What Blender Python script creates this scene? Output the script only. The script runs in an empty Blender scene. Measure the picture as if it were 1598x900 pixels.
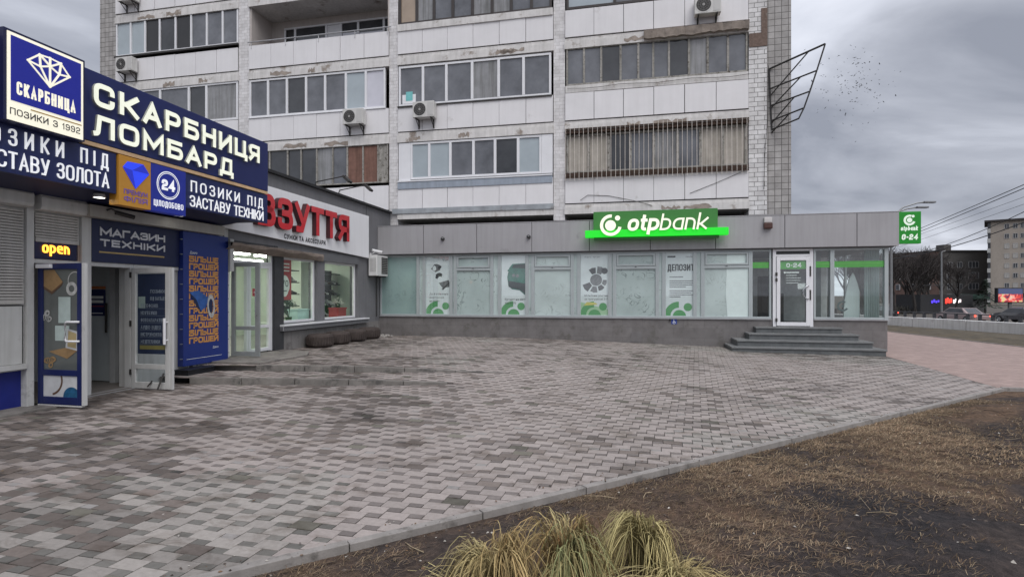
import bpy, bmesh, math, random
from mathutils import Vector, Matrix, noise
R = random.Random(7)
S = bpy.context.scene
COL = S.collection
rad = math.radians

# ------------------------------------------------------------------ camera, sky, sun, exposure
cd = bpy.data.cameras.new("camera")
cd.sensor_width = 36.0
cd.lens = 19.15
cd.shift_y = 10.0 / 1598.0
cd.clip_start = 0.05
cd.clip_end = 3000.0
cam = bpy.data.objects.new("camera", cd)
cam.location = (0, 0, 1.65)
cam.rotation_euler = (rad(90), 0, 0)
COL.objects.link(cam)
S.camera = cam

SUN_EL, SUN_AZ = 53.0, 160.0        # degrees; azimuth clockwise from +Y (the view direction)
W = bpy.data.worlds.new("World")
S.world = W
W.use_nodes = True
nt = W.node_tree
nt.nodes.clear()
def N(tree, typ, **k):
    n = tree.nodes.new(typ)
    for a, b in k.items():
        if a == 'inp':
            for i, v in b.items():
                n.inputs[i].default_value = v
        else:
            setattr(n, a, b)
    return n
def ramp(tree, stops, interp='LINEAR'):
    n = tree.nodes.new('ShaderNodeValToRGB')
    n.color_ramp.interpolation = interp
    el = n.color_ramp.elements
    while len(el) < len(stops):
        el.new(0.5)
    for e, (p, c) in zip(el, stops):
        e.position = p
        e.color = (c[0], c[1], c[2], 1)
    return n
out = N(nt, 'ShaderNodeOutputWorld')
bg = N(nt, 'ShaderNodeBackground', inp={1: 0.1})
sky = N(nt, 'ShaderNodeTexSky', sky_type='NISHITA', sun_disc=False)
sky.sun_elevation = rad(SUN_EL)
sky.sun_rotation = rad(SUN_AZ)
sky.air_density, sky.dust_density, sky.ozone_density = 1.0, 3.0, 1.0
tc = N(nt, 'ShaderNodeTexCoord')
sep = N(nt, 'ShaderNodeSeparateXYZ')
nt.links.new(tc.outputs['Generated'], sep.inputs[0])
# project the cloud deck: direction / (z + k)
zk = N(nt, 'ShaderNodeMath', operation='ADD', inp={1: 0.22})
nt.links.new(sep.outputs[2], zk.inputs[0])
zm = N(nt, 'ShaderNodeMath', operation='MAXIMUM', inp={1: 0.05})
nt.links.new(zk.outputs[0], zm.inputs[0])
dv_ = N(nt, 'ShaderNodeVectorMath', operation='DIVIDE')
cmb = N(nt, 'ShaderNodeCombineXYZ')
for i in range(3):
    nt.links.new(zm.outputs[0], cmb.inputs[i])
nt.links.new(tc.outputs['Generated'], dv_.inputs[0])
nt.links.new(cmb.outputs[0], dv_.inputs[1])
mp = N(nt, 'ShaderNodeMapping')
mp.inputs['Location'].default_value = (1.35, 0.4, 0.0)
mp.inputs['Scale'].default_value = (0.75, 0.95, 0.4)
nt.links.new(dv_.outputs[0], mp.inputs[0])
n1 = N(nt, 'ShaderNodeTexNoise', inp={'Scale': 1.15, 'Detail': 7.0, 'Roughness': 0.52, 'Distortion': 0.45})
nt.links.new(mp.outputs[0], n1.inputs['Vector'])
cr = ramp(nt, [(0.37, (3.1, 3.3, 3.9)), (0.47, (4.6, 4.82, 5.5)), (0.57, (7.2, 7.5, 8.4)), (0.67, (9.4, 9.7, 10.6))])
nt.links.new(n1.outputs[0], cr.inputs[0])
# an overcast sky is brighter overhead than near the horizon
zr = N(nt, 'ShaderNodeMapRange', inp={1: 0.45, 2: 0.95, 3: 1.0, 4: 1.75})
zr.interpolation_type = 'SMOOTHSTEP'
nt.links.new(sep.outputs[2], zr.inputs[0])
ml = N(nt, 'ShaderNodeVectorMath', operation='SCALE')
nt.links.new(cr.outputs[0], ml.inputs[0])
nt.links.new(zr.outputs[0], ml.inputs['Scale'])
mx = N(nt, 'ShaderNodeMix', data_type='RGBA', inp={0: 0.92})
nt.links.new(sky.outputs[0], mx.inputs[6])
nt.links.new(ml.outputs[0], mx.inputs[7])
nt.links.new(mx.outputs[2], bg.inputs[0])
nt.links.new(bg.outputs[0], out.inputs[0])

sd = bpy.data.lights.new("sun", 'SUN')
sd.energy = 1.5
sd.angle = rad(40)
sd.color = (1.0, 0.97, 0.93)
sun = bpy.data.objects.new("sun", sd)
az = rad(SUN_AZ)
to_sun = Vector((math.sin(az) * math.cos(rad(SUN_EL)), math.cos(az) * math.cos(rad(SUN_EL)), math.sin(rad(SUN_EL))))
sun.rotation_euler = to_sun.to_track_quat('Z', 'Y').to_euler()
COL.objects.link(sun)
S.view_settings.view_transform = 'Standard'
S.view_settings.look = 'None'
S.view_settings.exposure = 0.10
S.view_settings.gamma = 1.0
S.cycles.max_bounces = 8
S.cycles.transparent_max_bounces = 12
S.cycles.use_denoising = True

# ------------------------------------------------------------------ site frame: x along the bank front, y into the bank, z up
TH = rad(12.2284)
CORNER = Vector((-4.65682, 19.12220, 0.0))
SITE = Matrix.Translation(CORNER) @ Matrix.Rotation(-TH, 4, 'Z')
ORG = {}
def s2w(p):
    return SITE @ Vector(p)
def w2s(p):
    return SITE.inverted() @ Vector(p)

# ------------------------------------------------------------------ materials
MATS = {}
def mat(name, col, rough=0.6, var=0.12, scale=6.0, bump=0.0, bscale=40.0, metal=0.0, spec=0.4, dirt=None, streak=0.0, coat=0.0, emit=None):
    """Principled with mottling, optional dirt (colour, scale, amount 0..1) and vertical streaks."""
    if name in MATS:
        return MATS[name]
    m = bpy.data.materials.new(name)
    m.use_nodes = True
    t = m.node_tree
    b = t.nodes['Principled BSDF']
    b.inputs['Roughness'].default_value = rough
    b.inputs['Metallic'].default_value = metal
    b.inputs['Specular IOR Level'].default_value = spec
    b.inputs['Coat Weight'].default_value = coat
    c = t.nodes.new('ShaderNodeTexCoord')
    L = t.links.new
    nz = N(t, 'ShaderNodeTexNoise', inp={'Scale': scale, 'Detail': 7.0, 'Roughness': 0.62})
    L(c.outputs['Object'], nz.inputs['Vector'])
    lo = [max(0, x * (1 - var)) for x in col[:3]]
    hi = [min(1, x * (1 + var)) for x in col[:3]]
    r = ramp(t, [(0.3, lo), (0.7, hi)])
    L(nz.outputs[0], r.inputs[0])
    cur = r.outputs[0]
    if streak > 0:
        mpn = N(t, 'ShaderNodeMapping')
        mpn.inputs['Scale'].default_value = (9, 9, 0.55)
        L(c.outputs['Object'], mpn.inputs[0])
        n2 = N(t, 'ShaderNodeTexNoise', inp={'Scale': 1.0, 'Detail': 5.0, 'Roughness': 0.6})
        L(mpn.outputs[0], n2.inputs['Vector'])
        r2 = ramp(t, [(0.42, (1, 1, 1)), (0.75, (1 - streak, 1 - streak, 1 - streak * 1.08))])
        L(n2.outputs[0], r2.inputs[0])
        mm = N(t, 'ShaderNodeMix', data_type='RGBA', blend_type='MULTIPLY', inp={0: 1.0})
        L(cur, mm.inputs[6]); L(r2.outputs[0], mm.inputs[7])
        cur = mm.outputs[2]
    if dirt:
        dc, ds, da = dirt
        n3 = N(t, 'ShaderNodeTexNoise', inp={'Scale': ds, 'Detail': 8.0, 'Roughness': 0.68})
        L(c.outputs['Object'], n3.inputs['Vector'])
        k = 0.72 - 0.35 * da
        r3 = ramp(t, [(k, (0, 0, 0)), (min(1, k + 0.1), (1, 1, 1))])
        L(n3.outputs[0], r3.inputs[0])
        mm = N(t, 'ShaderNodeMix', data_type='RGBA')
        L(r3.outputs[0], mm.inputs[0]); L(cur, mm.inputs[6])
        mm.inputs[7].default_value = (*dc, 1)
        cur = mm.outputs[2]
    L(cur, b.inputs['Base Color'])
    if bump > 0:
        nb = N(t, 'ShaderNodeTexNoise', inp={'Scale': bscale, 'Detail': 5.0, 'Roughness': 0.6})
        L(c.outputs['Object'], nb.inputs['Vector'])
        bp = N(t, 'ShaderNodeBump', inp={'Strength': bump, 'Distance': 0.01})
        L(nb.outputs[0], bp.inputs['Height'])
        L(bp.outputs[0], b.inputs['Normal'])
    if emit:
        ec, es = emit
        b.inputs['Emission Color'].default_value = (*ec, 1)
        b.inputs['Emission Strength'].default_value = es
    MATS[name] = m
    return m

def brick_mat(name, col, mortar, bw, bh, rough=0.7, msize=0.008, offset=0.5, dirt=None, bump=0.25, axis='x', var=0.08):
    """Small wall tiles / bricks in the plane of a wall (local x or y across, z up)."""
    m = bpy.data.materials.new(name)
    m.use_nodes = True
    t = m.node_tree
    b = t.nodes['Principled BSDF']
    b.inputs['Roughness'].default_value = rough
    L = t.links.new
    c = t.nodes.new('ShaderNodeTexCoord')
    sp = N(t, 'ShaderNodeSeparateXYZ')
    L(c.outputs['Object'], sp.inputs[0])
    ad = N(t, 'ShaderNodeMath', operation='ADD')
    L(sp.outputs[0], ad.inputs[0]); L(sp.outputs[1], ad.inputs[1])
    cb = N(t, 'ShaderNodeCombineXYZ')
    L(ad.outputs[0], cb.inputs[0]); L(sp.outputs[2], cb.inputs[1])
    br = N(t, 'ShaderNodeTexBrick', offset=offset, inp={'Scale': 1.0, 'Mortar Size': msize, 'Mortar Smooth': 0.1, 'Bias': 0.0, 'Brick Width': bw, 'Row Height': bh})
    br.inputs['Color1'].default_value = (*[x * (1 - var) for x in col], 1)
    br.inputs['Color2'].default_value = (*[min(1, x * (1 + var)) for x in col], 1)
    br.inputs['Mortar'].default_value = (*mortar, 1)
    L(cb.outputs[0], br.inputs['Vector'])
    nz = N(t, 'ShaderNodeTexNoise', inp={'Scale': 3.0, 'Detail': 8.0, 'Roughness': 0.65})
    L(c.outputs['Object'], nz.inputs['Vector'])
    r = ramp(t, [(0.3, (0.72, 0.71, 0.70)), (0.7, (1.08, 1.08, 1.08))])
    L(nz.outputs[0], r.inputs[0])
    mm = N(t, 'ShaderNodeMix', data_type='RGBA', blend_type='MULTIPLY', inp={0: 1.0})
    L(br.outputs[0], mm.inputs[6]); L(r.outputs[0], mm.inputs[7])
    cur = mm.outputs[2]
    if dirt:
        dc, ds, da = dirt
        n3 = N(t, 'ShaderNodeTexNoise', inp={'Scale': ds, 'Detail': 8.0, 'Roughness': 0.68})
        L(c.outputs['Object'], n3.inputs['Vector'])
        k = 0.72 - 0.35 * da
        r3 = ramp(t, [(k, (0, 0, 0)), (min(1, k + 0.08), (1, 1, 1))])
        L(n3.outputs[0], r3.inputs[0])
        m2 = N(t, 'ShaderNodeMix', data_type='RGBA')
        L(r3.outputs[0], m2.inputs[0]); L(cur, m2.inputs[6])
        m2.inputs[7].default_value = (*dc, 1)
        cur = m2.outputs[2]
    L(cur, b.inputs['Base Color'])
    bp = N(t, 'ShaderNodeBump', inp={'Strength': bump, 'Distance': 0.01})
    iv = N(t, 'ShaderNodeMath', operation='SUBTRACT', inp={0: 1.0})
    L(br.outputs['Fac'], iv.inputs[1])
    L(iv.outputs[0], bp.inputs['Height'])
    L(bp.outputs[0], b.inputs['Normal'])
    MATS[name] = m
    return m

def emis(name, col, strength, base=None):
    return mat(name, base or col, 0.4, 0.02, emit=(col, strength))

def clear_glass(name, tint=(0.86, 0.93, 0.9), refl=1.0, base=0.07):
    """Thin see-through pane: fresnel mix of tinted transparency and mirror reflection."""
    if name in MATS:
        return MATS[name]
    m = bpy.data.materials.new(name)
    m.use_nodes = True
    t = m.node_tree
    t.nodes.clear()
    L = t.links.new
    o = N(t, 'ShaderNodeOutputMaterial')
    tr = N(t, 'ShaderNodeBsdfTransparent'); tr.inputs[0].default_value = (*tint, 1)
    gl = N(t, 'ShaderNodeBsdfGlossy'); gl.inputs['Roughness'].default_value = 0.02
    gl.inputs['Color'].default_value = (refl, refl, refl, 1)
    # Schlick fresnel that is the same from both sides of the sheet
    ge = N(t, 'ShaderNodeNewGeometry')
    dt = N(t, 'ShaderNodeVectorMath', operation='DOT_PRODUCT')
    L(ge.outputs['Normal'], dt.inputs[0]); L(ge.outputs['Incoming'], dt.inputs[1])
    ab = N(t, 'ShaderNodeMath', operation='ABSOLUTE'); L(dt.outputs['Value'], ab.inputs[0])
    om = N(t, 'ShaderNodeMath', operation='SUBTRACT', inp={0: 1.0}); L(ab.outputs[0], om.inputs[1])
    pw5 = N(t, 'ShaderNodeMath', operation='POWER', inp={1: 5.0}); L(om.outputs[0], pw5.inputs[0])
    ad = N(t, 'ShaderNodeMath', operation='MULTIPLY_ADD', inp={1: 0.9, 2: base}); ad.use_clamp = True
    L(pw5.outputs[0], ad.inputs[0])
    mxs = N(t, 'ShaderNodeMixShader')
    L(ad.outputs[0], mxs.inputs[0]); L(tr.outputs[0], mxs.inputs[1]); L(gl.outputs[0], mxs.inputs[2])
    L(mxs.outputs[0], o.inputs[0])
    MATS[name] = m
    return m

def film_glass(name, col, swirl=0.35, rough=0.12):
    """Glass pasted over on the inside with wrinkled translucent film."""
    m = bpy.data.materials.new(name)
    m.use_nodes = True
    t = m.node_tree
    L = t.links.new
    b = t.nodes['Principled BSDF']
    b.inputs['Roughness'].default_value = 0.35
    b.inputs['Coat Weight'].default_value = 1.0
    b.inputs['Coat Roughness'].default_value = 0.03
    c = t.nodes.new('ShaderNodeTexCoord')
    n0 = N(t, 'ShaderNodeTexNoise', inp={'Scale': 1.1, 'Detail': 3.0, 'Roughness': 0.5})
    L(c.outputs['Object'], n0.inputs['Vector'])
    r0 = ramp(t, [(0.32, [x * 0.86 for x in col]), (0.68, [min(1, x * 1.06) for x in col])])
    L(n0.outputs[0], r0.inputs[0])
    # wrinkles: thin bands of a strongly distorted noise
    n1 = N(t, 'ShaderNodeTexNoise', inp={'Scale': 2.3, 'Detail': 2.0, 'Roughness': 0.45, 'Distortion': 2.2})
    L(c.outputs['Object'], n1.inputs['Vector'])
    ms = N(t, 'ShaderNodeMath', operation='MULTIPLY', inp={1: 26.0})
    L(n1.outputs[0], ms.inputs[0])
    sn = N(t, 'ShaderNodeMath', operation='SINE')
    L(ms.outputs[0], sn.inputs[0])
    n2 = N(t, 'ShaderNodeTexNoise', inp={'Scale': 1.6, 'Detail': 2.0})
    L(c.outputs['Object'], n2.inputs['Vector'])
    rm = ramp(t, [(0.45, (0, 0, 0)), (0.6, (1, 1, 1))])
    L(n2.outputs[0], rm.inputs[0])
    rs = ramp(t, [(0.72, (0, 0, 0)), (0.98, (1, 1, 1))])
    L(sn.outputs[0], rs.inputs[0])
    mu = N(t, 'ShaderNodeMath', operation='MULTIPLY')
    L(rm.outputs[0], mu.inputs[0]); L(rs.outputs[0], mu.inputs[1])
    m2 = N(t, 'ShaderNodeMath', operation='MULTIPLY', inp={1: swirl})
    L(mu.outputs[0], m2.inputs[0])
    mm = N(t, 'ShaderNodeMix', data_type='RGBA')
    L(m2.outputs[0], mm.inputs[0]); L(r0.outputs[0], mm.inputs[6])
    mm.inputs[7].default_value = (*[x * 0.42 for x in col], 1)
    L(mm.outputs[2], b.inputs['Base Color'])
    bp = N(t, 'ShaderNodeBump', inp={'Strength': 0.12, 'Distance': 0.01})
    L(mu.outputs[0], bp.inputs['Height'])
    L(bp.outputs[0], b.inputs['Normal'])
    MATS[name] = m
    return m

def attr_mat(name, rough=0.75, nscale=30.0, var=0.15, bump=0.2, spec=0.35):
    """Base colour from the 'tint' colour attribute with fine mottling."""
    m = bpy.data.materials.new(name)
    m.use_nodes = True
    t = m.node_tree
    L = t.links.new
    b = t.nodes['Principled BSDF']
    b.inputs['Roughness'].default_value = rough
    b.inputs['Specular IOR Level'].default_value = spec
    a = N(t, 'ShaderNodeAttribute', attribute_name='tint')
    c = t.nodes.new('ShaderNodeTexCoord')
    nz = N(t, 'ShaderNodeTexNoise', inp={'Scale': nscale, 'Detail': 6.0, 'Roughness': 0.7})
    L(c.outputs['Object'], nz.inputs['Vector'])
    r = ramp(t, [(0.3, (1 - var,) * 3), (0.7, (1 + var,) * 3)])
    L(nz.outputs[0], r.inputs[0])
    mm = N(t, 'ShaderNodeMix', data_type='RGBA', blend_type='MULTIPLY', inp={0: 1.0})
    L(a.outputs[0], mm.inputs[6]); L(r.outputs[0], mm.inputs[7])
    L(mm.outputs[2], b.inputs['Base Color'])
    if bump:
        bp = N(t, 'ShaderNodeBump', inp={'Strength': bump, 'Distance': 0.004})
        L(nz.outputs[0], bp.inputs['Height'])
        L(bp.outputs[0], b.inputs['Normal'])
    MATS[name] = m
    return m

# ------------------------------------------------------------------ mesh builder
class MB:
    def __init__(self, mat0=None):
        self.v, self.f, self.m, self.mats, self.c = [], [], [], [], []
        self.cur = 0
        self.tint = None
        if mat0:
            self.use(mat0)
    def use(self, m):
        if m not in self.mats:
            self.mats.append(m)
        self.cur = self.mats.index(m)
        return self
    def face(self, pts):
        i = len(self.v)
        self.v += [tuple(p) for p in pts]
        self.f.append(tuple(range(i, i + len(pts))))
        self.m.append(self.cur)
        self.c.append(self.tint)
    def idx(self, verts, faces):
        i = len(self.v)
        self.v += [tuple(p) for p in verts]
        for f in faces:
            self.f.append(tuple(i + k for k in f))
            self.m.append(self.cur)
            self.c.append(self.tint)
    def box(self, x0, x1, y0, y1, z0, z1, m=None):
        if m: self.use(m)
        if x0 > x1: x0, x1 = x1, x0
        if y0 > y1: y0, y1 = y1, y0
        if z0 > z1: z0, z1 = z1, z0
        v = [(x0, y0, z0), (x1, y0, z0), (x1, y1, z0), (x0, y1, z0), (x0, y0, z1), (x1, y0, z1), (x1, y1, z1), (x0, y1, z1)]
        self.idx(v, [(0, 3, 2, 1), (4, 5, 6, 7), (0, 1, 5, 4), (1, 2, 6, 5), (2, 3, 7, 6), (3, 0, 4, 7)])
        return self
    def prism(self, pts, ext):
        """pts: planar 3-D outline; ext: extrusion vector."""
        n = len(pts)
        e = Vector(ext)
        a = [Vector(p) for p in pts]
        v = a + [p + e for p in a]
        f = [tuple(range(n - 1, -1, -1)), tuple(range(n, 2 * n))]
        f += [(i, (i + 1) % n, n + (i + 1) % n, n + i) for i in range(n)]
        self.idx(v, f)
        return self
    def tube(self, path, r, n=6, r1=None, cap=True):
        P = [Vector(p) for p in path]
        k = len(P)
        rings = []
        up = Vector((0, 0, 1))
        for i, p in enumerate(P):
            d = (P[min(i + 1, k - 1)] - P[max(i - 1, 0)])
            if d.length < 1e-9: d = Vector((0, 0, 1))
            d.normalize()
            a = d.cross(up)
            if a.length < 0.05: a = d.cross(Vector((1, 0, 0)))
            a.normalize()
            b = d.cross(a)
            rr = r if r1 is None else r + (r1 - r) * i / max(1, k - 1)
            rings.append([p + a * math.cos(2 * math.pi * j / n) * rr + b * math.sin(2 * math.pi * j / n) * rr for j in range(n)])
        v = [q for ring in rings for q in ring]
        f = []
        for i in range(k - 1):
            for j in range(n):
                f.append((i * n + j, i * n + (j + 1) % n, (i + 1) * n + (j + 1) % n, (i + 1) * n + j))
        if cap:
            f.append(tuple(range(n)))
            f.append(tuple((k - 1) * n + j for j in range(n)))
        self.idx(v, f)
        return self
    def lathe(self, prof, o, axis='z', n=24):
        """prof: (radius, height) pairs round an axis through o."""
        o = Vector(o)
        v = []
        for r_, h in prof:
            for j in range(n):
                a = 2 * math.pi * j / n
                c_, s_ = math.cos(a) * r_, math.sin(a) * r_
                v.append(o + (Vector((c_, s_, h)) if axis == 'z' else Vector((h, c_, s_)) if axis == 'x' else Vector((c_, h, s_))))
        f = []
        for i in range(len(prof) - 1):
            for j in range(n):
                f.append((i * n + j, i * n + (j + 1) % n, (i + 1) * n + (j + 1) % n, (i + 1) * n + j))
        self.idx(v, f)
        return self
    def disc(self, o, u, w, r, n=24, r0=0.0, a0=0.0, a1=360.0):
        o, u, w = Vector(o), Vector(u), Vector(w)
        full = abs(a1 - a0) >= 359.9
        angs = [rad(a0 + (a1 - a0) * i / n) for i in range(n + 1)]
        for i in range(n):
            p = [o + (u * math.cos(a) + w * math.sin(a)) * q for a, q in ((angs[i], r), (angs[i + 1], r), (angs[i + 1], r0), (angs[i], r0))]
            if r0 < 1e-6: p = p[:3]
            self.face(p)
        return self

def recalc(me):
    b = bmesh.new()
    b.from_mesh(me)
    bmesh.ops.recalc_face_normals(b, faces=b.faces)
    b.to_mesh(me)
    b.free()

def props(o, label=None, cat=None, group=None, kind=None):
    if label: o['label'] = label
    if cat: o['category'] = cat
    if group: o['group'] = group
    if kind: o['kind'] = kind
    return o

def mesh_obj(name, mb, origin, parent=None, smooth=False, fix=True, bevel=0.0):
    me = bpy.data.meshes.new(name)
    o0 = Vector(origin)
    me.from_pydata([tuple(Vector(p) - o0) for p in mb.v], [], mb.f)
    for m in mb.mats:
        me.materials.append(m)
    me.polygons.foreach_set('material_index', mb.m)
    if any(c is not None for c in mb.c):
        at = me.color_attributes.new('tint', 'FLOAT_COLOR', 'CORNER')
        buf = []
        for p, c in zip(me.polygons, mb.c):
            c = c or (0.5, 0.5, 0.5)
            for _ in range(p.loop_total):
                buf += [c[0], c[1], c[2], 1.0]
        at.data.foreach_set('color', buf)
    me.update()
    if bevel > 0 or fix:
        b = bmesh.new()
        b.from_mesh(me)
        if bevel > 0:
            bmesh.ops.bevel(b, geom=[e for e in b.edges], offset=bevel, segments=2, affect='EDGES', profile=0.6)
        if fix:
            bmesh.ops.recalc_face_normals(b, faces=b.faces)
        b.to_mesh(me)
        b.free()
    if smooth:
        me.polygons.foreach_set('use_smooth', [True] * len(me.polygons))
        me.update()
    o = bpy.data.objects.new(name, me)
    COL.objects.link(o)
    if parent:
        o.parent = parent
    return o

def place(o, origin, frame):
    if frame == 'S':
        o.location = s2w(origin)
        o.rotation_euler = (0, 0, -TH)
    else:
        o.location = origin

def thing(name, label, cat, origin, group=None, frame='S'):
    o = bpy.data.objects.new(name, None)
    o.empty_display_size = 0.2
    COL.objects.link(o)
    place(o, origin, frame)
    ORG[o.name] = tuple(origin)
    return props(o, label, cat, group)

def part(name, mb, parent, label=None, **k):
    root = parent if parent.parent is None else parent.parent
    o = mesh_obj(name, mb, ORG[root.name], parent, **k)
    if label: o['label'] = label
    return o

def single(name, mb, label, cat, origin, group=None, frame='S', kind=None, **k):
    o = mesh_obj(name, mb, origin, None, **k)
    place(o, origin, frame)
    ORG[o.name] = tuple(origin)
    return props(o, label, cat, group, kind)

def structure(name, mb, frame='S', **k):
    return single(name, mb, None, None, (0, 0, 0), frame=frame, kind='structure', **k)

def copy_tree(o, origin, label, rot=None, frame='S', group=None, scale=None):
    c = o.copy()
    COL.objects.link(c)
    place(c, origin, frame)
    if rot is not None:
        c.rotation_euler.z += rot
    if scale: c.scale = (scale,) * 3
    c['label'] = label
    if group: c['group'] = group
    ORG[c.name] = tuple(origin)
    for ch in list(o.children):
        d = ch.copy()
        COL.objects.link(d)
        d.parent = c
        for g in list(ch.children):
            e = g.copy()
            COL.objects.link(e)
            e.parent = d
    return c

# ------------------------------------------------------------------ stroke lettering (drawn as real raised strips)
def _rr(x0, y0, x1, y1):
    return [(x0, (y0 + y1) / 2), (x0, y1, 1), (x1, y1, 1), (x1, y0, 1), (x0, y0, 1), (x0, (y0 + y1) / 2)]
GL = {
 'А': (1.05, [[(0, 0), (.5, 1), (1, 0)], [(.2, .3), (.8, .3)]]),
 'Б': (1, [[(.93, 1), (0, 1), (0, 0), (1, 0, 1), (1, .57, 1), (0, .57)]]),
 'В': (1, [[(.5, .53), (.94, .53, 1), (.94, 1, 1), (0, 1), (0, 0), (1, 0, 1), (1, .53, 1), (0, .53)]]),
 'Г': (.85, [[(0, 0), (0, 1), (1, 1)]]),
 'Д': (1.12, [[(0, -.2), (0, 0), (1, 0), (1, -.2)], [(.14, 0), (.24, 1), (.86, 1), (.86, 0)]]),
 'Е': (.88, [[(1, 1), (0, 1), (0, 0), (1, 0)], [(0, .52), (.9, .52)]]),
 'З': (.95, [[(0, .8), (0, 1, 1), (.95, 1, 1), (.95, .53, 1), (.35, .53)], [(.5, .53), (1, .53, 1), (1, 0, 1), (0, 0, 1), (0, .2)]]),
 'И': (1.02, [[(0, 1), (0, 0)], [(1, 1), (1, 0)], [(.04, .08), (.96, .92)]]),
 'Й': (1.02, [[(0, 1), (0, 0)], [(1, 1), (1, 0)], [(.04, .08), (.96, .92)], [(.3, 1.26), (.5, 1.2), (.7, 1.26)]]),
 'І': (0, [[(0, 0), (0, 1)]]),
 'К': (1, [[(0, 0), (0, 1)], [(0, .5), (.32, .5), (1, 1)], [(.32, .5), (1, 0)]]),
 'Л': (1.02, [[(-.02, 0), (.12, .03, 1), (.22, 1), (1, 1), (1, 0)]]),
 'М': (1.2, [[(0, 0), (0, 1), (.5, .25), (1, 1), (1, 0)]]),
 'Н': (1, [[(0, 0), (0, 1)], [(1, 0), (1, 1)], [(0, .52), (1, .52)]]),
 'О': (1.06, [_rr(0, 0, 1, 1)]),
 'П': (1, [[(0, 0), (0, 1), (1, 1), (1, 0)]]),
 'Р': (.95, [[(0, 0), (0, 1), (1, 1, 1), (1, .42, 1), (0, .42)]]),
 'С': (1, [[(1, .76), (1, 1, 1), (0, 1, 1), (0, 0, 1), (1, 0, 1), (1, .24)]]),
 'Т': (.95, [[(0, 1), (1, 1)], [(.5, 1), (.5, 0)]]),
 'У': (1, [[(0, 1), (.5, .36)], [(1, 1), (.45, 0), (.1, 0)]]),
 'Ф': (1.2, [_rr(0, .2, 1, .84), [(.5, 0), (.5, 1)]]),
 'Х': (1, [[(0, 0), (1, 1)], [(0, 1), (1, 0)]]),
 'Ц': (1, [[(0, 1), (0, 0), (1.12, 0), (1.12, -.2)], [(.94, 1), (.94, 0)]]),
 'Ш': (1.35, [[(0, 1), (0, 0), (1, 0), (1, 1)], [(.5, 0), (.5, 1)]]),
 'Ь': (.92, [[(0, 1), (0, 0), (1, 0, 1), (1, .56, 1), (0, .56)]]),
 'Я': (.98, [[(1, 0), (1, 1), (0, 1, 1), (0, .42, 1), (1, .42)], [(.45, .42), (0, 0)]]),
 'Ю': (1.3, [[(0, 0), (0, 1)], [(0, .5), (.35, .5)], _rr(.35, 0, 1, 1)]),
 '0': (.9, [_rr(0, 0, 1, 1)]),
 '1': (.45, [[(.0, .75), (.8, 1), (.8, 0)]]),
 '2': (.9, [[(0, .78), (0, 1, 1), (1, 1, 1), (1, .5, 1), (0, .42, 1), (0, 0), (1, 0)]]),
 '4': (.95, [[(.75, 0), (.75, 1), (0, .3), (1, .3)]]),
 '7': (.85, [[(0, 1), (1, 1), (.35, 0)]]),
 '9': (.9, [[(1, .48), (0, .48, 1), (0, 1, 1), (1, 1, 1), (1, 0, 1), (0, 0, 1), (0, .2)]]),
 '-': (.45, [[(0, .45), (1, .45)]]),
 'o': (.9, [_rr(0, 0, 1, .68)]),
 't': (.55, [[(.35, .95), (.35, 0, 1), (.95, 0)], [(0, .66), (.95, .66)]]),
 'p': (.9, [[(0, -.3), (0, .68), (1, .68, 1), (1, 0, 1), (0, 0)]]),
 'b': (.9, [[(0, 1), (0, 0), (1, 0, 1), (1, .68, 1), (0, .68)]]),
 'a': (.9, [[(1, 0), (1, .68), (0, .68, 1), (0, 0, 1), (1, 0)]]),
 'n': (.85, [[(0, 0), (0, .68)], [(0, .68), (1, .68, 1), (1, 0)]]),
 'k': (.85, [[(0, 0), (0, 1)], [(0, .3), (.3, .3), (1, .68)], [(.3, .3), (1, 0)]]),
 'e': (.9, [[(.05, .36), (1, .36), (1, .68, 1), (0, .68, 1), (0, 0, 1), (.95, 0)]]),
 ' ': (.5, []),
}
def _round(pts, r):
    """pts (x, y, flag) -> polyline with flagged corners rounded."""
    o = []
    n = len(pts)
    for i, p in enumerate(pts):
        if p[2] and 0 < i < n - 1:
            P = Vector(p[:2]); A = Vector(pts[i - 1][:2]); B = Vector(pts[i + 1][:2])
            da, db = (A - P), (B - P)
            q = min(r, da.length * (0.98 if not pts[i - 1][2] else 0.49), db.length * (0.98 if not pts[i + 1][2] else 0.49))
            a = P + da.normalized() * q
            b = P + db.normalized() * q
            for k in range(6):
                t = k / 5
                o.append(((1 - t) ** 2 * a.x + 2 * t * (1 - t) * (P.x * .92 + (a.x + b.x) * .04) + t * t * b.x,
                          (1 - t) ** 2 * a.y + 2 * t * (1 - t) * (P.y * .92 + (a.y + b.y) * .04) + t * t * b.y))
        else:
            o.append((p[0], p[1]))
    return o
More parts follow.
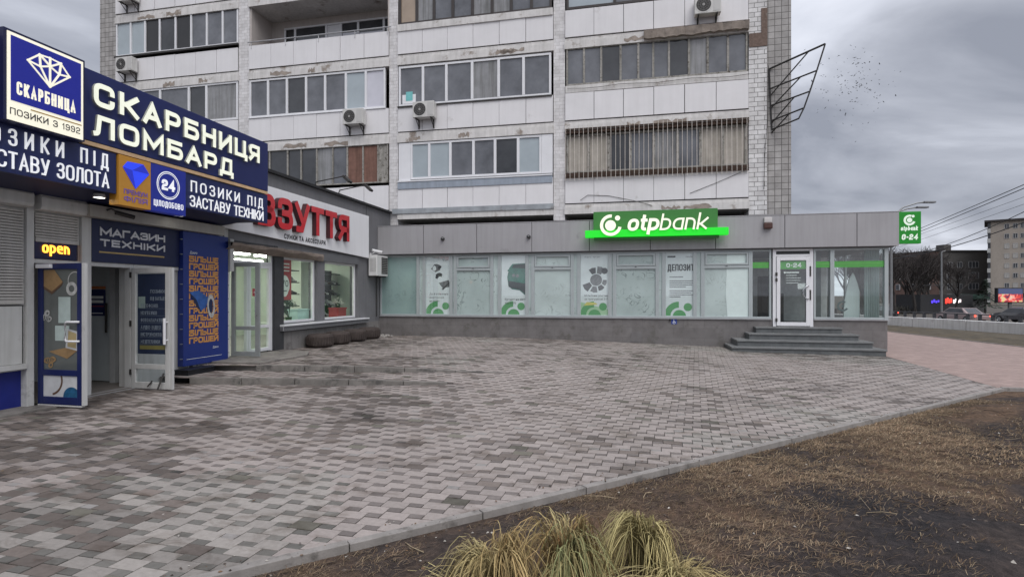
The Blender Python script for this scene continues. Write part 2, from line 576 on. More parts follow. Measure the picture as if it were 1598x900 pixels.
def ribbon(mb, pts, t, fn, d0, d1, cap=0.5, side=None):
    P = [Vector(p) for p in pts]
    P = [p for i, p in enumerate(P) if i == 0 or (p - P[i - 1]).length > 1e-6]
    closed = (P[0] - P[-1]).length < 1e-6 and len(P) > 3
    if closed: P = P[:-1]
    n = len(P)
    if n < 2: return
    if not closed:
        P[0] = P[0] + (P[0] - P[1]).normalized() * t * cap
        P[-1] = P[-1] + (P[-1] - P[-2]).normalized() * t * cap
    Lf, Rt = [], []
    for i in range(n):
        a = P[i] - P[i - 1] if (i > 0 or closed) else P[1] - P[0]
        b = P[(i + 1) % n] - P[i] if (i < n - 1 or closed) else P[-1] - P[-2]
        a = a.normalized(); b = b.normalized()
        na, nb = Vector((-a.y, a.x)), Vector((-b.y, b.x))
        m = na + nb
        if m.length < 0.2: m = na
        m.normalize()
        k = 1 / max(0.42, m.dot(na))
        Lf.append(P[i] + m * t * .5 * k)
        Rt.append(P[i] - m * t * .5 * k)
    seg = n if closed else n - 1
    fm = mb.cur
    for i in range(seg):
        j = (i + 1) % n
        mb.cur = fm
        mb.face([fn(Lf[i].x, Lf[i].y, d1), fn(Lf[j].x, Lf[j].y, d1), fn(Rt[j].x, Rt[j].y, d1), fn(Rt[i].x, Rt[i].y, d1)])
        if d1 - d0 > 0.004:
            if side: mb.use(side)
            for E in (Lf, Rt):
                mb.face([fn(E[i].x, E[i].y, d1), fn(E[j].x, E[j].y, d1), fn(E[j].x, E[j].y, d0), fn(E[i].x, E[i].y, d0)])
            if not closed:
                for q in ((0,) if i == 0 else ()) + ((n - 1,) if i == seg - 1 else ()):
                    mb.face([fn(Lf[q].x, Lf[q].y, d1), fn(Rt[q].x, Rt[q].y, d1), fn(Rt[q].x, Rt[q].y, d0), fn(Lf[q].x, Lf[q].y, d0)])
    mb.cur = fm
def text(mb, s, o, u, w, nrm, H, width=None, cw=.7, t=.16, gap=.14, r=.25, d0=0.0, d1=0.003, shear=0.0, m=None, side=None):
    """Letters of cap height H from the lower left point o; u = right, w = up, nrm = out of the board."""
    if m: mb.use(m)
    o, u, w, nrm = Vector(o), Vector(u), Vector(w), Vector(nrm)
    T = t * H
    gl = [GL[c] for c in s]
    fix = sum(T for g in gl if g[0] == 0) + gap * H * (len(s) - 1)
    var = sum(g[0] for g in gl)
    if width:
        cw = (width - fix) / (var * H)
    x = 0.0
    for g in gl:
        W_ = g[0] * cw * H if g[0] else T
        for k, st in enumerate(g[1]):
            pts = [(x + T / 2 + p[0] * (W_ - T), T / 2 + p[1] * (H - T), p[2] if len(p) > 2 else 0) for p in st]
            pts = [(p[0] + shear * p[1], p[1], p[2]) for p in pts]
            pl = _round(pts, r * H)
            kk = k * 0.0011
            ribbon(mb, pl, T, lambda a, b, d: o + u * a + w * b + nrm * d, d0, d1 + kk, 0.5 if len(st) < 9 else 0.0, side)
        x += W_ + gap * H
    return x

# the built-in font, for tiny print only
def tiny(mb, body, o, u, w, nrm, size, m):
    mb.use(m)
    cu = bpy.data.curves.new('print', 'FONT')
    cu.body = body
    cu.size = size
    ob = bpy.data.objects.new('print', cu)
    COL.objects.link(ob)
    dg = bpy.context.evaluated_depsgraph_get()
    me = bpy.data.meshes.new_from_object(ob.evaluated_get(dg))
    o, u, w, nrm = Vector(o), Vector(u), Vector(w), Vector(nrm)
    mb.idx([o + u * v.co.x + w * v.co.y + nrm * 0.002 for v in me.vertices], [tuple(p.vertices) for p in me.polygons])
    bpy.data.objects.remove(ob)
    bpy.data.curves.remove(cu)
    bpy.data.meshes.remove(me)
# ------------------------------------------------------------------ ground
def sm(a, b, x):
    t = max(0.0, min(1.0, (x - a) / (b - a)))
    return t * t * (3 - 2 * t)
def k1v(x): return 8.05 - 0.155 * (x - 1.2)      # distance of the upper and lower kerb steps from the bank front
def k2v(x): return 9.02 - 0.14 * (x - 0.9)
def Tz(x): return 0.235 * (1 - sm(3.0, 15.2, x))
def zg(x, y, side=None):
    """Height of the forecourt; side 0/1/2 = above the upper step, between, below."""
    v = -y
    a, b = k1v(x), k2v(x)
    if side is None:
        side = 0 if v < a else 1 if v < b else 2
    st = (1.0, 0.5, 0.0)[side]
    li = 1 - sm(a - 2.2, b + 2.0, v)
    w = sm(2.9, 6.6, x)
    return Tz(x) * ((1 - w) * st + w * li)

BORD = ((6.207, -14.959), (15.127, -6.391))       # outer edge of the forecourt paving
bd = Vector((BORD[1][0] - BORD[0][0], BORD[1][1] - BORD[0][1])); bd.normalize()
bn = Vector((bd.y, -bd.x))                        # towards the soil
def bsd(p): return (p[0] - BORD[0][0]) * bn.x + (p[1] - BORD[0][1]) * bn.y
PINK = ((15.45, 0.0), (15.32, -1.9), (15.13, -6.39))
def clip(poly, f):
    o = []
    for i in range(len(poly)):
        a, b = poly[i], poly[(i + 1) % len(poly)]
        fa, fb = f(a), f(b)
        if fa <= 0: o.append(a)
        if (fa < 0 < fb) or (fb < 0 < fa):
            t = fa / (fa - fb)
            o.append((a[0] + (b[0] - a[0]) * t, a[1] + (b[1] - a[1]) * t))
    return o

def fbm(x, y, s, o=4, seed=0.0):
    return noise.fractal(Vector((x * s + seed, y * s - seed, seed)), 0.9, 2.0, o)

def paving():
    mb = MB(attr_mat('paver_concrete', 0.62, 24.0, 0.13, 0.3))
    pm_ = MATS['paver_concrete']; pt = pm_.node_tree
    pc = [n for n in pt.nodes if n.type == 'TEX_COORD'][0]; pb_ = pt.nodes['Principled BSDF']
    mpz = N(pt, 'ShaderNodeMapping'); mpz.inputs['Scale'].default_value = (1.0, 1.7, 1.0)
    pt.links.new(pc.outputs['Object'], mpz.inputs[0])
    wn = N(pt, 'ShaderNodeTexNoise', inp={'Scale': 1.7, 'Detail': 9.0, 'Roughness': 0.72, 'Distortion': 0.6})
    pt.links.new(mpz.outputs[0], wn.inputs['Vector'])
    wr = ramp(pt, [(0.50, (1, 1, 1)), (0.62, (0.66, 0.63, 0.60))])
    pt.links.new(wn.outputs[0], wr.inputs[0])
    wx = N(pt, 'ShaderNodeMix', data_type='RGBA', blend_type='MULTIPLY', inp={0: 1.0})
    pt.links.new(pb_.inputs['Base Color'].links[0].from_socket, wx.inputs[6]); pt.links.new(wr.outputs[0], wx.inputs[7])
    pt.links.new(wx.outputs[2], pb_.inputs['Base Color'])
    rr1 = ramp(pt, [(0.50, (0.72,) * 3), (0.66, (0.42,) * 3)])
    pt.links.new(wn.outputs[0], rr1.inputs[0]); pt.links.new(rr1.outputs[0], pb_.inputs['Roughness'])
    joint = mat('paver_joint_sand', (0.075, 0.068, 0.06), 0.95, 0.3, 20)
    A, Bq, ky = 0.205, 0.115, 0.62
    rot = rad(-2.0)
    cr_, sr_ = math.cos(rot), math.sin(rot)
    def P(x, y):
        y *= ky
        return (x * cr_ - y * sr_, x * sr_ + y * cr_)
    def add(cell, big):
        base = [P(*q) for q in cell]
        cx = sum(q[0] for q in base) / 4; cy = sum(q[1] for q in base) / 4
        if cx < -0.25 or cy > 0.3 or cy < -19.2 or cx > 15.8 or bsd((cx, cy)) > 0.4: return
        g = 0.0030
        rnd = R.random()
        for side in (0, 1, 2):
            poly = base
            if side == 0: poly = clip(poly, lambda p: -p[1] - k1v(p[0]))
            elif side == 1:
                poly = clip(poly, lambda p: k1v(p[0]) + p[1])
                if len(poly) > 2: poly = clip(poly, lambda p: -p[1] - k2v(p[0]))
            else: poly = clip(poly, lambda p: k2v(p[0]) + p[1])
            if len(poly) < 3: continue
            poly = clip(poly, lambda p: bsd(p) + 0.05)
            if len(poly) < 3: continue
            poly = clip(poly, lambda p: p[0] - (15.45 + 0.068 * p[1]))
            if len(poly) < 3: continue
            poly = clip(poly, lambda p: -p[0] + 0.004)
            if len(poly) < 3: continue
            mx_, my_ = sum(q[0] for q in poly) / len(poly), sum(q[1] for q in poly) / len(poly)
            # colour: pale big stones, darker small ones, damp brown and mossy stones in patches
            wet = 0.55 * fbm(mx_, my_, 0.33, 3, 3.1) + 0.6 * fbm(mx_, my_ * 2.2, 1.3, 3, 8.1)
            left = sm(10.5, 0.5, mx_) * 0.25 + sm(7, 15, -my_) * sm(8, 1, mx_) * 0.16
            n2 = R.random()
            pk = fbm(mx_, my_, 0.21, 3, 9.7)
            if big:
                c = Vector((0.325, 0.284, 0.264)) * (0.92 + 0.15 * rnd)
                if wet * 0.62 + left + (n2 - 0.5) * 0.9 > 0.38:
                    c = Vector((0.170, 0.142, 0.126)) * (0.75 + 0.55 * rnd)
                    if n2 > 0.96: c = Vector((0.150, 0.140, 0.115)) * (0.8 + 0.5 * rnd)
                elif pk > 0.18:
                    c = Vector((0.310, 0.283, 0.260)) * (0.90 + 0.17 * rnd)
            else:
                c = Vector((0.168, 0.146, 0.136)) * (0.85 + 0.35 * rnd)
                if pk > 0.1: c = Vector((0.158, 0.150, 0.136)) * (0.8 + 0.4 * rnd)
                if wet * 0.5 + left + (n2 - .5) * 0.5 > 0.5: c = c * 0.72
                if n2 > 0.93: c = Vector((0.28, 0.262, 0.25))
            sc_ = 0.97 - 0.46 * max(0, min(1, wet * 1.2 + left))
            mb.tint = tuple(c * sc_)
            mb.use(MATS['paver_concrete'])
            dz = (R.random() - 0.5) * 0.006 + 0.006 * fbm(mx_, my_, 1.1, 2, 15.0)
            tx, ty = (R.random() - .5) * 0.024, (R.random() - .5) * 0.024
            ins = []
            for q in poly:
                dx, dy = q[0] - mx_, q[1] - my_
                l = math.hypot(dx, dy) or 1
                f = max(0.2, 1 - g * 1.5 / l)
                ins.append((mx_ + dx * f, my_ + dy * f))
            top = [(q[0], q[1], zg(q[0], q[1], side) + dz + (q[0] - mx_) * tx + (q[1] - my_) * ty) for q in ins]
            low = [(q[0], q[1], zg(q[0], q[1], side) - 0.016) for q in ins]
            k = len(top)
            mb.idx(top + low, [tuple(range(k))] + [(i, i + k, (i + 1) % k + k, (i + 1) % k) for i in range(k)])
            mb.use(joint)
            mb.tint = (0.08, 0.07, 0.06)
            mb.face([(q[0], q[1], zg(q[0], q[1], side) - 0.0105) for q in poly])
    # lattice e1 = (A, -B), e2 = (B, A)
    det = A * A + Bq * Bq
    for i in range(-8, 134):
        for j in range(-126, 42):
            x, y = i * A + j * Bq, -i * Bq + j * A
            px, py = P(x, y)
            if px < -0.5 or px > 16.2 or py > 0.5 or py < -19.5: continue
            add([(x, y), (x + A, y), (x + A, y + A), (x, y + A)], True)
            add([(x + A - Bq, y - Bq), (x + A, y - Bq), (x + A, y), (x + A - Bq, y)], False)
    structure('forecourt_paving', mb, fix=False)
paving()

# concrete kerbs: the soil edge and the two fading steps
conc = mat('kerb_concrete', (0.265, 0.245, 0.23), 0.85, 0.18, 5, 0.35, 60, dirt=((0.13, 0.12, 0.11), 4.0, 0.45), streak=0.2)
conc_old = mat('old_concrete', (0.185, 0.172, 0.158), 0.9, 0.25, 4, 0.4, 50, dirt=((0.09, 0.085, 0.08), 3.0, 0.6))
mb = MB(conc)
L_ = 0.0
start = Vector((BORD[0][0], BORD[0][1])) - bd * 6.2
total = (Vector(BORD[1]) - start).length
while L_ < total:
    l2 = min(L_ + 0.995, total)
    a = start + bd * (L_ + 0.001)
    b = start + bd * (l2 - 0.002)
    jz = R.uniform(-0.006, 0.006); jo = R.uniform(-0.006, 0.006)
    z = 0.012 + jz
    q = [a + bn * (-0.05 + jo), b + bn * (-0.05 + jo), b + bn * (0.022 + jo), a + bn * (0.022 + jo)]
    mb.idx([(p.x, p.y, -0.15) for p in q] + [(p.x, p.y, z) for p in q], [(4, 5, 6, 7), (0, 1, 5, 4), (1, 2, 6, 5), (2, 3, 7, 6), (3, 0, 4, 7)])
    L_ += 1.0
structure('edge_kerb', mb, bevel=0.005)
for fn, x0, x1, s in ((k1v, 1.25, 6.3, 0), (k2v, 0.62, 5.4, 1)):
    mb = MB(conc_old)
    x = x0
    while x < x1:
        xe = min(x + 0.99, x1)
        za = zg(x, -fn(x) + 0.02, s) + 0.006
        zb = zg(xe, -fn(xe) + 0.02, s) + 0.006
        jo = R.uniform(-0.005, 0.005)
        q = [(x + .003, -fn(x) - 0.05 + jo), (xe - .003, -fn(xe) - 0.05 + jo), (xe - .003, -fn(xe) + 0.035 + jo), (x + .003, -fn(x) + 0.035 + jo)]
        zt = [za, zb, zb, za]
        mb.idx([(p[0], p[1], -0.2) for p in q] + [(p[0], p[1], z) for p, z in zip(q, zt)], [(4, 5, 6, 7), (0, 1, 5, 4), (1, 2, 6, 5), (2, 3, 7, 6), (3, 0, 4, 7)])
        x += 1.0
    structure('step_kerb', mb, bevel=0.008)

# far ground sheet to the horizon, lower than the forecourt, plus the terrace the shops stand on
gm = mat('bare_ground', (0.085, 0.075, 0.065), 0.95, 0.35, 0.6, 0.3, 8)
mb = MB(gm)
mb.face([(-1500, -1500, -1.05), (1500, -1500, -1.05), (1500, 1500, -1.05), (-1500, 1500, -1.05)])
structure('ground', mb, 'W', fix=False)
WALL0, WALL1 = Vector((22.603, 15.23)), Vector((24.591, 8.91))    # foot of the white wall (site x, y)
wd = (WALL1 - WALL0).normalized()
def wallp(t): return WALL0 + wd * t
wa, wb = wallp(-62), wallp(46)
mb = MB(mat('terrace_earth', (0.075, 0.062, 0.055), 0.95, 0.35, 1.5, 0.4, 12))
mb.face([(-60, wb.y, -0.09), (wb.x, wb.y, -0.09), (wa.x, wa.y, -0.09), (-60, wa.y, -0.09)])
structure('terrace_ground', mb, fix=False)

# pink paved path past the bank's right-hand end
pk = brick_mat('pink_pavers', (0.35, 0.252, 0.222), (0.19, 0.15, 0.138), 0.21, 0.105, 0.7, 0.004, 0.5, None, 0.1, var=0.10)
# pavers lie flat: use x and y instead of the wall mapping
t_ = pk.node_tree
for n_ in list(t_.nodes):
    if n_.type == 'COMBXYZ':
        sp_ = [q for q in t_.nodes if q.type == 'SEPXYZ'][0]
        t_.links.new(sp_.outputs[0], n_.inputs[0]); t_.links.new(sp_.outputs[1], n_.inputs[1])
mb = MB(pk)
mb.face([(14.99, -6.40, 0.002), (20.9, -6.2, 0.002), (20.7, 2.4, 0.002), (19.95, 9.1, 0.002), (18.0, 42, 0.002), (14.0, 42, 0.002), (15.42, 0, 0.002)])
structure('pink_path', mb, fix=False)
mb = MB(conc)
for a, b in (((20.9, -6.2), (20.7, 2.4)), ((20.7, 2.4), (19.95, 9.1)), ((19.95, 9.1), (18.0, 42)), ((15.02, -6.42), (20.9, -6.23))):
    a, b = Vector(a), Vector(b)
    d = (b - a).normalized(); n_ = Vector((d.y, -d.x)) * 0.08
    mb.prism([(a.x, a.y, -0.1), (b.x, b.y, -0.1), (b.x + n_.x, b.y + n_.y, -0.1), (a.x + n_.x, a.y + n_.y, -0.1)], (0, 0, 0.12))
structure('path_kerb', mb)

# soil bed on the near right, uneven, with trampled straw
soil = bpy.data.materials.new('soil')
soil.use_nodes = True
t = soil.node_tree
b_ = t.nodes['Principled BSDF']
b_.inputs['Roughness'].default_value = 0.95
b_.inputs['Specular IOR Level'].default_value = 0.2
c_ = t.nodes.new('ShaderNodeTexCoord')
na = N(t, 'ShaderNodeTexNoise', inp={'Scale': 0.55, 'Detail': 5.0, 'Roughness': 0.6})
nb = N(t, 'ShaderNodeTexNoise', inp={'Scale': 13.0, 'Detail': 8.0, 'Roughness': 0.72})
nc = N(t, 'ShaderNodeTexNoise', inp={'Scale': 60.0, 'Detail': 4.0, 'Roughness': 0.6})
for n_ in (na, nb, nc):
    t.links.new(c_.outputs['Object'], n_.inputs['Vector'])
r1 = ramp(t, [(0.38, (0.034, 0.030, 0.031)), (0.50, (0.060, 0.047, 0.042)), (0.62, (0.118, 0.078, 0.053))])
# dead grass keeps the soil browner along the kerb, bare mud lies farther out
vd = N(t, 'ShaderNodeVectorMath', operation='DOT_PRODUCT'); vd.inputs[1].default_value = (bn.x, bn.y, 0)
t.links.new(c_.outputs['Object'], vd.inputs[0])
mrn = N(t, 'ShaderNodeMapRange', inp={1: bn.x * BORD[0][0] + bn.y * BORD[0][1] + 0.4, 2: bn.x * BORD[0][0] + bn.y * BORD[0][1] + 3.0, 3: 0.07, 4: -0.13})
t.links.new(vd.outputs['Value'], mrn.inputs[0])
sx_ = N(t, 'ShaderNodeVectorMath', operation='DOT_PRODUCT'); sx_.inputs[1].default_value = (bd.x, bd.y, 0)
t.links.new(c_.outputs['Object'], sx_.inputs[0])
mr2 = N(t, 'ShaderNodeMapRange', inp={1: bd.x * BORD[0][0] + bd.y * BORD[0][1] - 1.0, 2: bd.x * BORD[0][0] + bd.y * BORD[0][1] + 2.2, 3: -0.13, 4: 0.0})
t.links.new(sx_.outputs['Value'], mr2.inputs[0])
aa = N(t, 'ShaderNodeMath', operation='ADD'); t.links.new(mrn.outputs[0], aa.inputs[0]); t.links.new(mr2.outputs[0], aa.inputs[1])
ab_ = N(t, 'ShaderNodeMath', operation='ADD'); t.links.new(aa.outputs[0], ab_.inputs[0]); t.links.new(na.outputs[0], ab_.inputs[1])
t.links.new(ab_.outputs[0], r1.inputs[0])
r2 = ramp(t, [(0.3, (0.45, 0.45, 0.47)), (0.52, (1.0, 1.0, 1.0)), (0.7, (1.7, 1.6, 1.5))])
t.links.new(nb.outputs[0], r2.inputs[0])
mm = N(t, 'ShaderNodeMix', data_type='RGBA', blend_type='MULTIPLY', inp={0: 1.0})
t.links.new(r1.outputs[0], mm.inputs[6]); t.links.new(r2.outputs[0], mm.inputs[7])
t.links.new(mm.outputs[2], b_.inputs['Base Color'])
ad = N(t, 'ShaderNodeMath', operation='ADD')
t.links.new(nb.outputs[0], ad.inputs[0]); t.links.new(nc.outputs[0], ad.inputs[1])
bp = N(t, 'ShaderNodeBump', inp={'Strength': 0.9, 'Distance': 0.02})
t.links.new(ad.outputs[0], bp.inputs['Height'])
t.links.new(bp.outputs[0], b_.inputs['Normal'])
def soilz(x, y):
    d = bsd((x, y))
    e = sm(0.03, 0.5, d) * sm(-6.5, -7.2, y)
    z = -0.045 + e * (0.06 * fbm(x, y, 0.6, 4, 1.3) + 0.034 * fbm(x, y, 3.2, 3, 5.0) + 0.020 * fbm(x, y, 8.5, 2, 7.0) + 0.04)
    hx = (x - 8.95) ** 2 + (y + 13.45) ** 2       # a small dug hollow behind the tufts
    return z - 0.05 * math.exp(-hx / 0.12)
mb = MB(soil)
vx, faces, ids = [], [], {}
# grid in border-aligned coordinates: s along the kerb, d out from it
sl = [(-7.5 + 0.07 * i) for i in range(150)] + [3.0 + 0.12 * i for i in range(140)]
dl = [0.0 + 0.055 * i for i in range(70)] + [3.85 + 0.12 * i for i in range(60)] + [11.05 + 0.6 * i for i in range(24)]
for i, s_ in enumerate(sl):
    for j, d_ in enumerate(dl):
        p = Vector(BORD[0]) + bd * s_ + bn * d_
        y = min(p.y, -6.44)
        vx.append((p.x, y, soilz(p.x, y)))
W_ = len(dl)
mb.idx(vx, [(i * W_ + j, (i + 1) * W_ + j, (i + 1) * W_ + j + 1, i * W_ + j + 1) for i in range(len(sl) - 1) for j in range(W_ - 1)
            if not all(vx[k][1] >= -6.4401 for k in (i * W_ + j, (i + 1) * W_ + j, (i + 1) * W_ + j + 1, i * W_ + j + 1))])
structure('soil_bed', mb, smooth=True, fix=False)

# grass verge between path and white wall
vm = mat('winter_verge', (0.085, 0.070, 0.048), 0.95, 0.4, 2.5, 0.8, 25, dirt=((0.12, 0.09, 0.05), 1.0, 0.5))
mb = MB(vm)
pts_l = [(20.98, -6.2), (20.78, 2.4), (20.03, 9.1), (18.08, 42)]
pts_r = [wallp(t) for t in (21.5, 12.4, 6.0, -28.0)]
for i in range(3):
    for k in range(8):
        t0, t1 = k / 8, (k + 1) / 8
        def lr(q, w): return (pts_l[q][0] * (1 - w) + pts_r[q].x * w, pts_l[q][1] * (1 - w) + pts_r[q].y * w, -0.02 + 0.10 * math.sin(w * 3.0) + 0.03 * math.sin(q * 5 + w * 9))
        mb.face([lr(i, t0), lr(i, t1), lr(i + 1, t1), lr(i + 1, t0)])
structure('verge', mb, fix=False)

# road beyond the wall, running away from the camera
asph = mat('asphalt', (0.052, 0.052, 0.055), 0.8, 0.2, 3, 0.2, 60)
rn = Vector((wd.y, -wd.x)); rn = rn if rn.x > 0 else -rn
mb = MB(asph)
a, b = wallp(-420), wallp(60)
mb.face([(a.x + rn.x * 3, a.y + rn.y * 3, -1.0), (b.x + rn.x * 3, b.y + rn.y * 3, -1.0), (b.x + rn.x * 27, b.y + rn.y * 27, -1.0), (a.x + rn.x * 27, a.y + rn.y * 27, -1.0)])
mb.use(mat('road_paint', (0.7, 0.7, 0.68), 0.6))
for k in range(-100, 12):
    for off in (7, 11, 18, 22):
        p = wallp(k * 4) + rn * off
        q = p + wd * 1.6
        n_ = rn * 0.06
        mb.face([(p.x - n_.x, p.y - n_.y, -0.995), (q.x - n_.x, q.y - n_.y, -0.995), (q.x + n_.x, q.y + n_.y, -0.995), (p.x + n_.x, p.y + n_.y, -0.995)])
structure('road', mb, fix=False)
# ------------------------------------------------------------------ apartment block behind
AY = 0.9                     # its front plane
FH = 2.83
apt = thing('apartment_building', 'pale panelled apartment block with rows of mismatched glazed balconies above the bank', 'apartment building', (0, AY, 0))
panel = mat('cement_panel', (0.72, 0.705, 0.715), 0.7, 0.05, 0.9, 0.1, 30, streak=0.045, dirt=((0.52, 0.50, 0.49), 1.1, 0.22))
seam = mat('dark_seam', (0.03, 0.028, 0.027), 0.9)
beam_m = mat('painted_beam', (0.64, 0.62, 0.605), 0.8, 0.12, 2.2, 0.35, 18, streak=0.2, dirt=((0.27, 0.225, 0.19), 1.7, 0.42))
spall = mat('spalled_concrete', (0.30, 0.255, 0.22), 0.95, 0.35, 5, 0.9, 25)
tile_l = brick_mat('painted_brick', (0.70, 0.685, 0.69), (0.55, 0.535, 0.53), 0.25, 0.12, 0.75, 0.007, 0.5, ((0.38, 0.36, 0.34), 1.5, 0.3), 0.5)
tile_r = brick_mat('pier_tile', (0.68, 0.67, 0.67), (0.16, 0.155, 0.15), 0.30, 0.15, 0.7, 0.009, 0.35, None, 0.4)
tile_g = brick_mat('grey_wall_tile', (0.38, 0.365, 0.355), (0.10, 0.095, 0.09), 0.20, 0.20, 0.75, 0.009, 0.0, None, 0.3, var=0.12)
metal_dk = mat('dark_metal', (0.05, 0.047, 0.045), 0.55, 0.2, 8, metal=0.4)
upvc = mat('white_upvc', (0.72, 0.72, 0.74), 0.35, 0.05, 2, dirt=((0.5, 0.49, 0.47), 2.5, 0.2))
oldwood = mat('peeling_wood', (0.33, 0.315, 0.29), 0.85, 0.3, 9, 0.5, 40, streak=0.4, dirt=((0.085, 0.07, 0.055), 8, 0.5))
dkframe = mat('dark_frame', (0.045, 0.038, 0.036), 0.5, 0.15)
rust = mat('rust', (0.055, 0.034, 0.025), 0.9, 0.4, 10, 0.5)
def flat_glass(name, col, rough=0.04, var=0.35, sc=1.2):
    return mat(name, col, rough, var, sc, spec=0.5, coat=0.25)
g_grey = flat_glass('window_glass_grey', (0.13, 0.135, 0.15))
g_dark = flat_glass('window_glass_dark', (0.045, 0.047, 0.052))
g_cool = flat_glass('window_glass_curtained', (0.36, 0.41, 0.44), 0.05, 0.08)
g_pale = flat_glass('window_glass_lace', (0.55, 0.545, 0.60), 0.05, 0.10)
g_tan = flat_glass('window_glass_tan_blind', (0.36, 0.28, 0.21), 0.05, 0.15)
g_net = mat('window_glass_net_curtain', (0.25, 0.25, 0.255), 0.05, 0.15, 3, spec=0.5, coat=0.25, streak=0.55)
g_black = flat_glass('window_open_dark', (0.018, 0.017, 0.017), 0.3)
beige = mat('beige_boarding', (0.42, 0.385, 0.34), 0.8, 0.12, 4, streak=0.35)
brownwood = mat('red_brown_boarding', (0.20, 0.105, 0.08), 0.75, 0.2, 6, streak=0.4)
Z0, ZT = 4.1, 19.5
BAYS = {'A': (-12.24, -6.41), 'B': (-5.92, -0.06), 'C': (0.30, 6.02), 'D': (6.43, 12.30)}
# core behind everything
mb = MB(mat('building_core', (0.10, 0.095, 0.09), 0.9))
mb.box(-13.1, 13.56, AY + 1.75, AY + 12.0, 4.05, ZT)
part('core_wall', mb, apt)
mb = MB(mat('roof_felt', (0.06, 0.06, 0.06), 0.9))
mb.box(-13.4, 13.9, AY - 0.35, AY + 12.3, ZT, ZT + 0.35)
part('roof', mb, apt)
# tiled piers and end strips
for x0, x1, m_, yo in ((-13.12, -12.26, tile_g, 0.06), (12.87, 13.58, tile_g, 0.10)):
    mb = MB(m_); mb.box(x0, x1, AY + yo, AY + 1.9, 4.03 if x0 > 0 else 0.0, ZT)
    part('end_pier', mb, apt)
for x0, x1, m_ in ((-6.40, -5.93, tile_l), (-0.05, 0.29, tile_l), (6.03, 6.42, tile_l), (12.31, 12.85, tile_r)):
    mb = MB(m_); mb.box(x0, x1, AY + 0.02, AY + 1.74, 4.2 if m_ is tile_l else 4.03, ZT)
    part('pier', mb, apt)
# dark repair patches on the right pier
mb = MB(mat('raw_brick', (0.16, 0.115, 0.095), 0.95, 0.3, 12, 0.8, 30, dirt=((0.22, 0.19, 0.17), 4, 0.4)))
mb.box(12.32, 12.86, AY - 0.004, AY + 0.06, 9.55, 9.98)
mb.box(12.68, 12.86, AY - 0.004, AY + 0.06, 9.98, 10.75)
part('bare_brick_patch', mb, apt)

def bay_parapet(bay, k, x0, x1, zlo, zhi):
    mb = MB(panel)
    n = 6
    w = (x1 - x0) / n
    for i in range(n):
        o = R.uniform(-0.006, 0.006)
        g = 0.006 + (0.006 if R.random() < .3 else 0)
        mb.use(panel)
        mb.box(x0 + i * w + g, x0 + (i + 1) * w - g, AY - 0.03 + o, AY + 0.02, zlo, zhi - R.uniform(0, 0.012))
    mb.box(x0, x1, AY + 0.03, AY + 0.12, zlo - 0.03, zhi, seam)
    part('balcony_parapet', mb, apt)
def bay_beam(x0, x1, zlo, zhi, sp=0.0):
    """slab edge under the parapet: two stepped fascias with broken, patched stretches"""
    mb = MB(beam_m)
    zm = zlo + (zhi - zlo) * 0.62
    mb.box(x0 - 0.02, x1 + 0.02, AY - 0.04, AY + 1.6, zlo, zm)
    mb.box(x0 - 0.01, x1 + 0.01, AY - 0.005, AY + 1.6, zm, zhi - 0.035)
    mb.box(x0, x1, AY + 0.02, AY + 1.6, zhi - 0.035, zhi, seam)
    if sp:
        mb.use(spall)
        for q in range(2):
            xa = x0 + R.random() * (x1 - x0 - 1.5)
            xl = R.uniform(0.25, 1.2) * sp
            pts = []
            nn = 9
            for i in range(nn + 1):
                pts.append((xa + xl * i / nn, AY - 0.046, zlo + 0.01 + R.uniform(0, .09)))
            for i in range(nn, -1, -1):
                pts.append((xa + xl * i / nn, AY - 0.046, zm - 0.012 - R.uniform(0, .12)))
            for i in range(nn):
                j = 2 * nn + 1 - i
                mb.face([pts[i], pts[i + 1], pts[j - 1], pts[j]])
    part('slab_edge', mb, apt)
def ceiling_side(x0, x1, z):
    pass
def glazing(x0, x1, z0, z1, mull, panes, frame, fw=0.05, sill=None, depth=0.06, y=None, label=None, name='window', halves=()):
    """One strip of balcony glazing: frame mesh, its panes as a sub-part (odd panes on their own)."""
    y = AY + 0.02 if y is None else y
    mb = MB(frame)
    mb.box(x0, x1, y - 0.03, y + depth, z1 - fw, z1)
    mb.box(x0, x1, y - 0.03, y + depth, z0, z0 + fw)
    mb.box(x0, x0 + fw, y - 0.03, y + depth, z0 + fw, z1 - fw)
    mb.box(x1 - fw, x1, y - 0.03, y + depth, z0 + fw, z1 - fw)
    for q in mull:
        mb.box(q - fw * .62, q + fw * .62, y - 0.035, y + depth, z0 + fw, z1 - fw)
    w = part(name, mb, apt, label, bevel=0.004)
    ed = [x0] + list(mull) + [x1]
    groups = {}
    for i in range(len(ed) - 1):
        groups.setdefault(g_net if panes[i] is g_grey and R.random() < .28 else panes[i], []).append((ed[i], ed[i + 1]))
    for m_, L in groups.items():
        mb = MB(m_)
        for a, b in L:
            tl = R.uniform(-0.006, 0.006)
            q = [(a, y + 0.012 + tl, z0 + fw * .5), (b, y + 0.012 - tl, z0 + fw * .5), (b, y + 0.014 - tl, z1 - fw * .5), (a, y + 0.014 + tl, z1 - fw * .5)]
            mb.prism(q, (0, 0.008, 0))
            part('pane', mb, w)
            mb = MB(m_)
    if sill:
        mb = MB(sill[0]); mb.box(x0 - .03, x1 + .03, y - sill[2], y + .02, z0 - sill[1], z0 - 0.003)
        part('sill', mb, w)
    return w
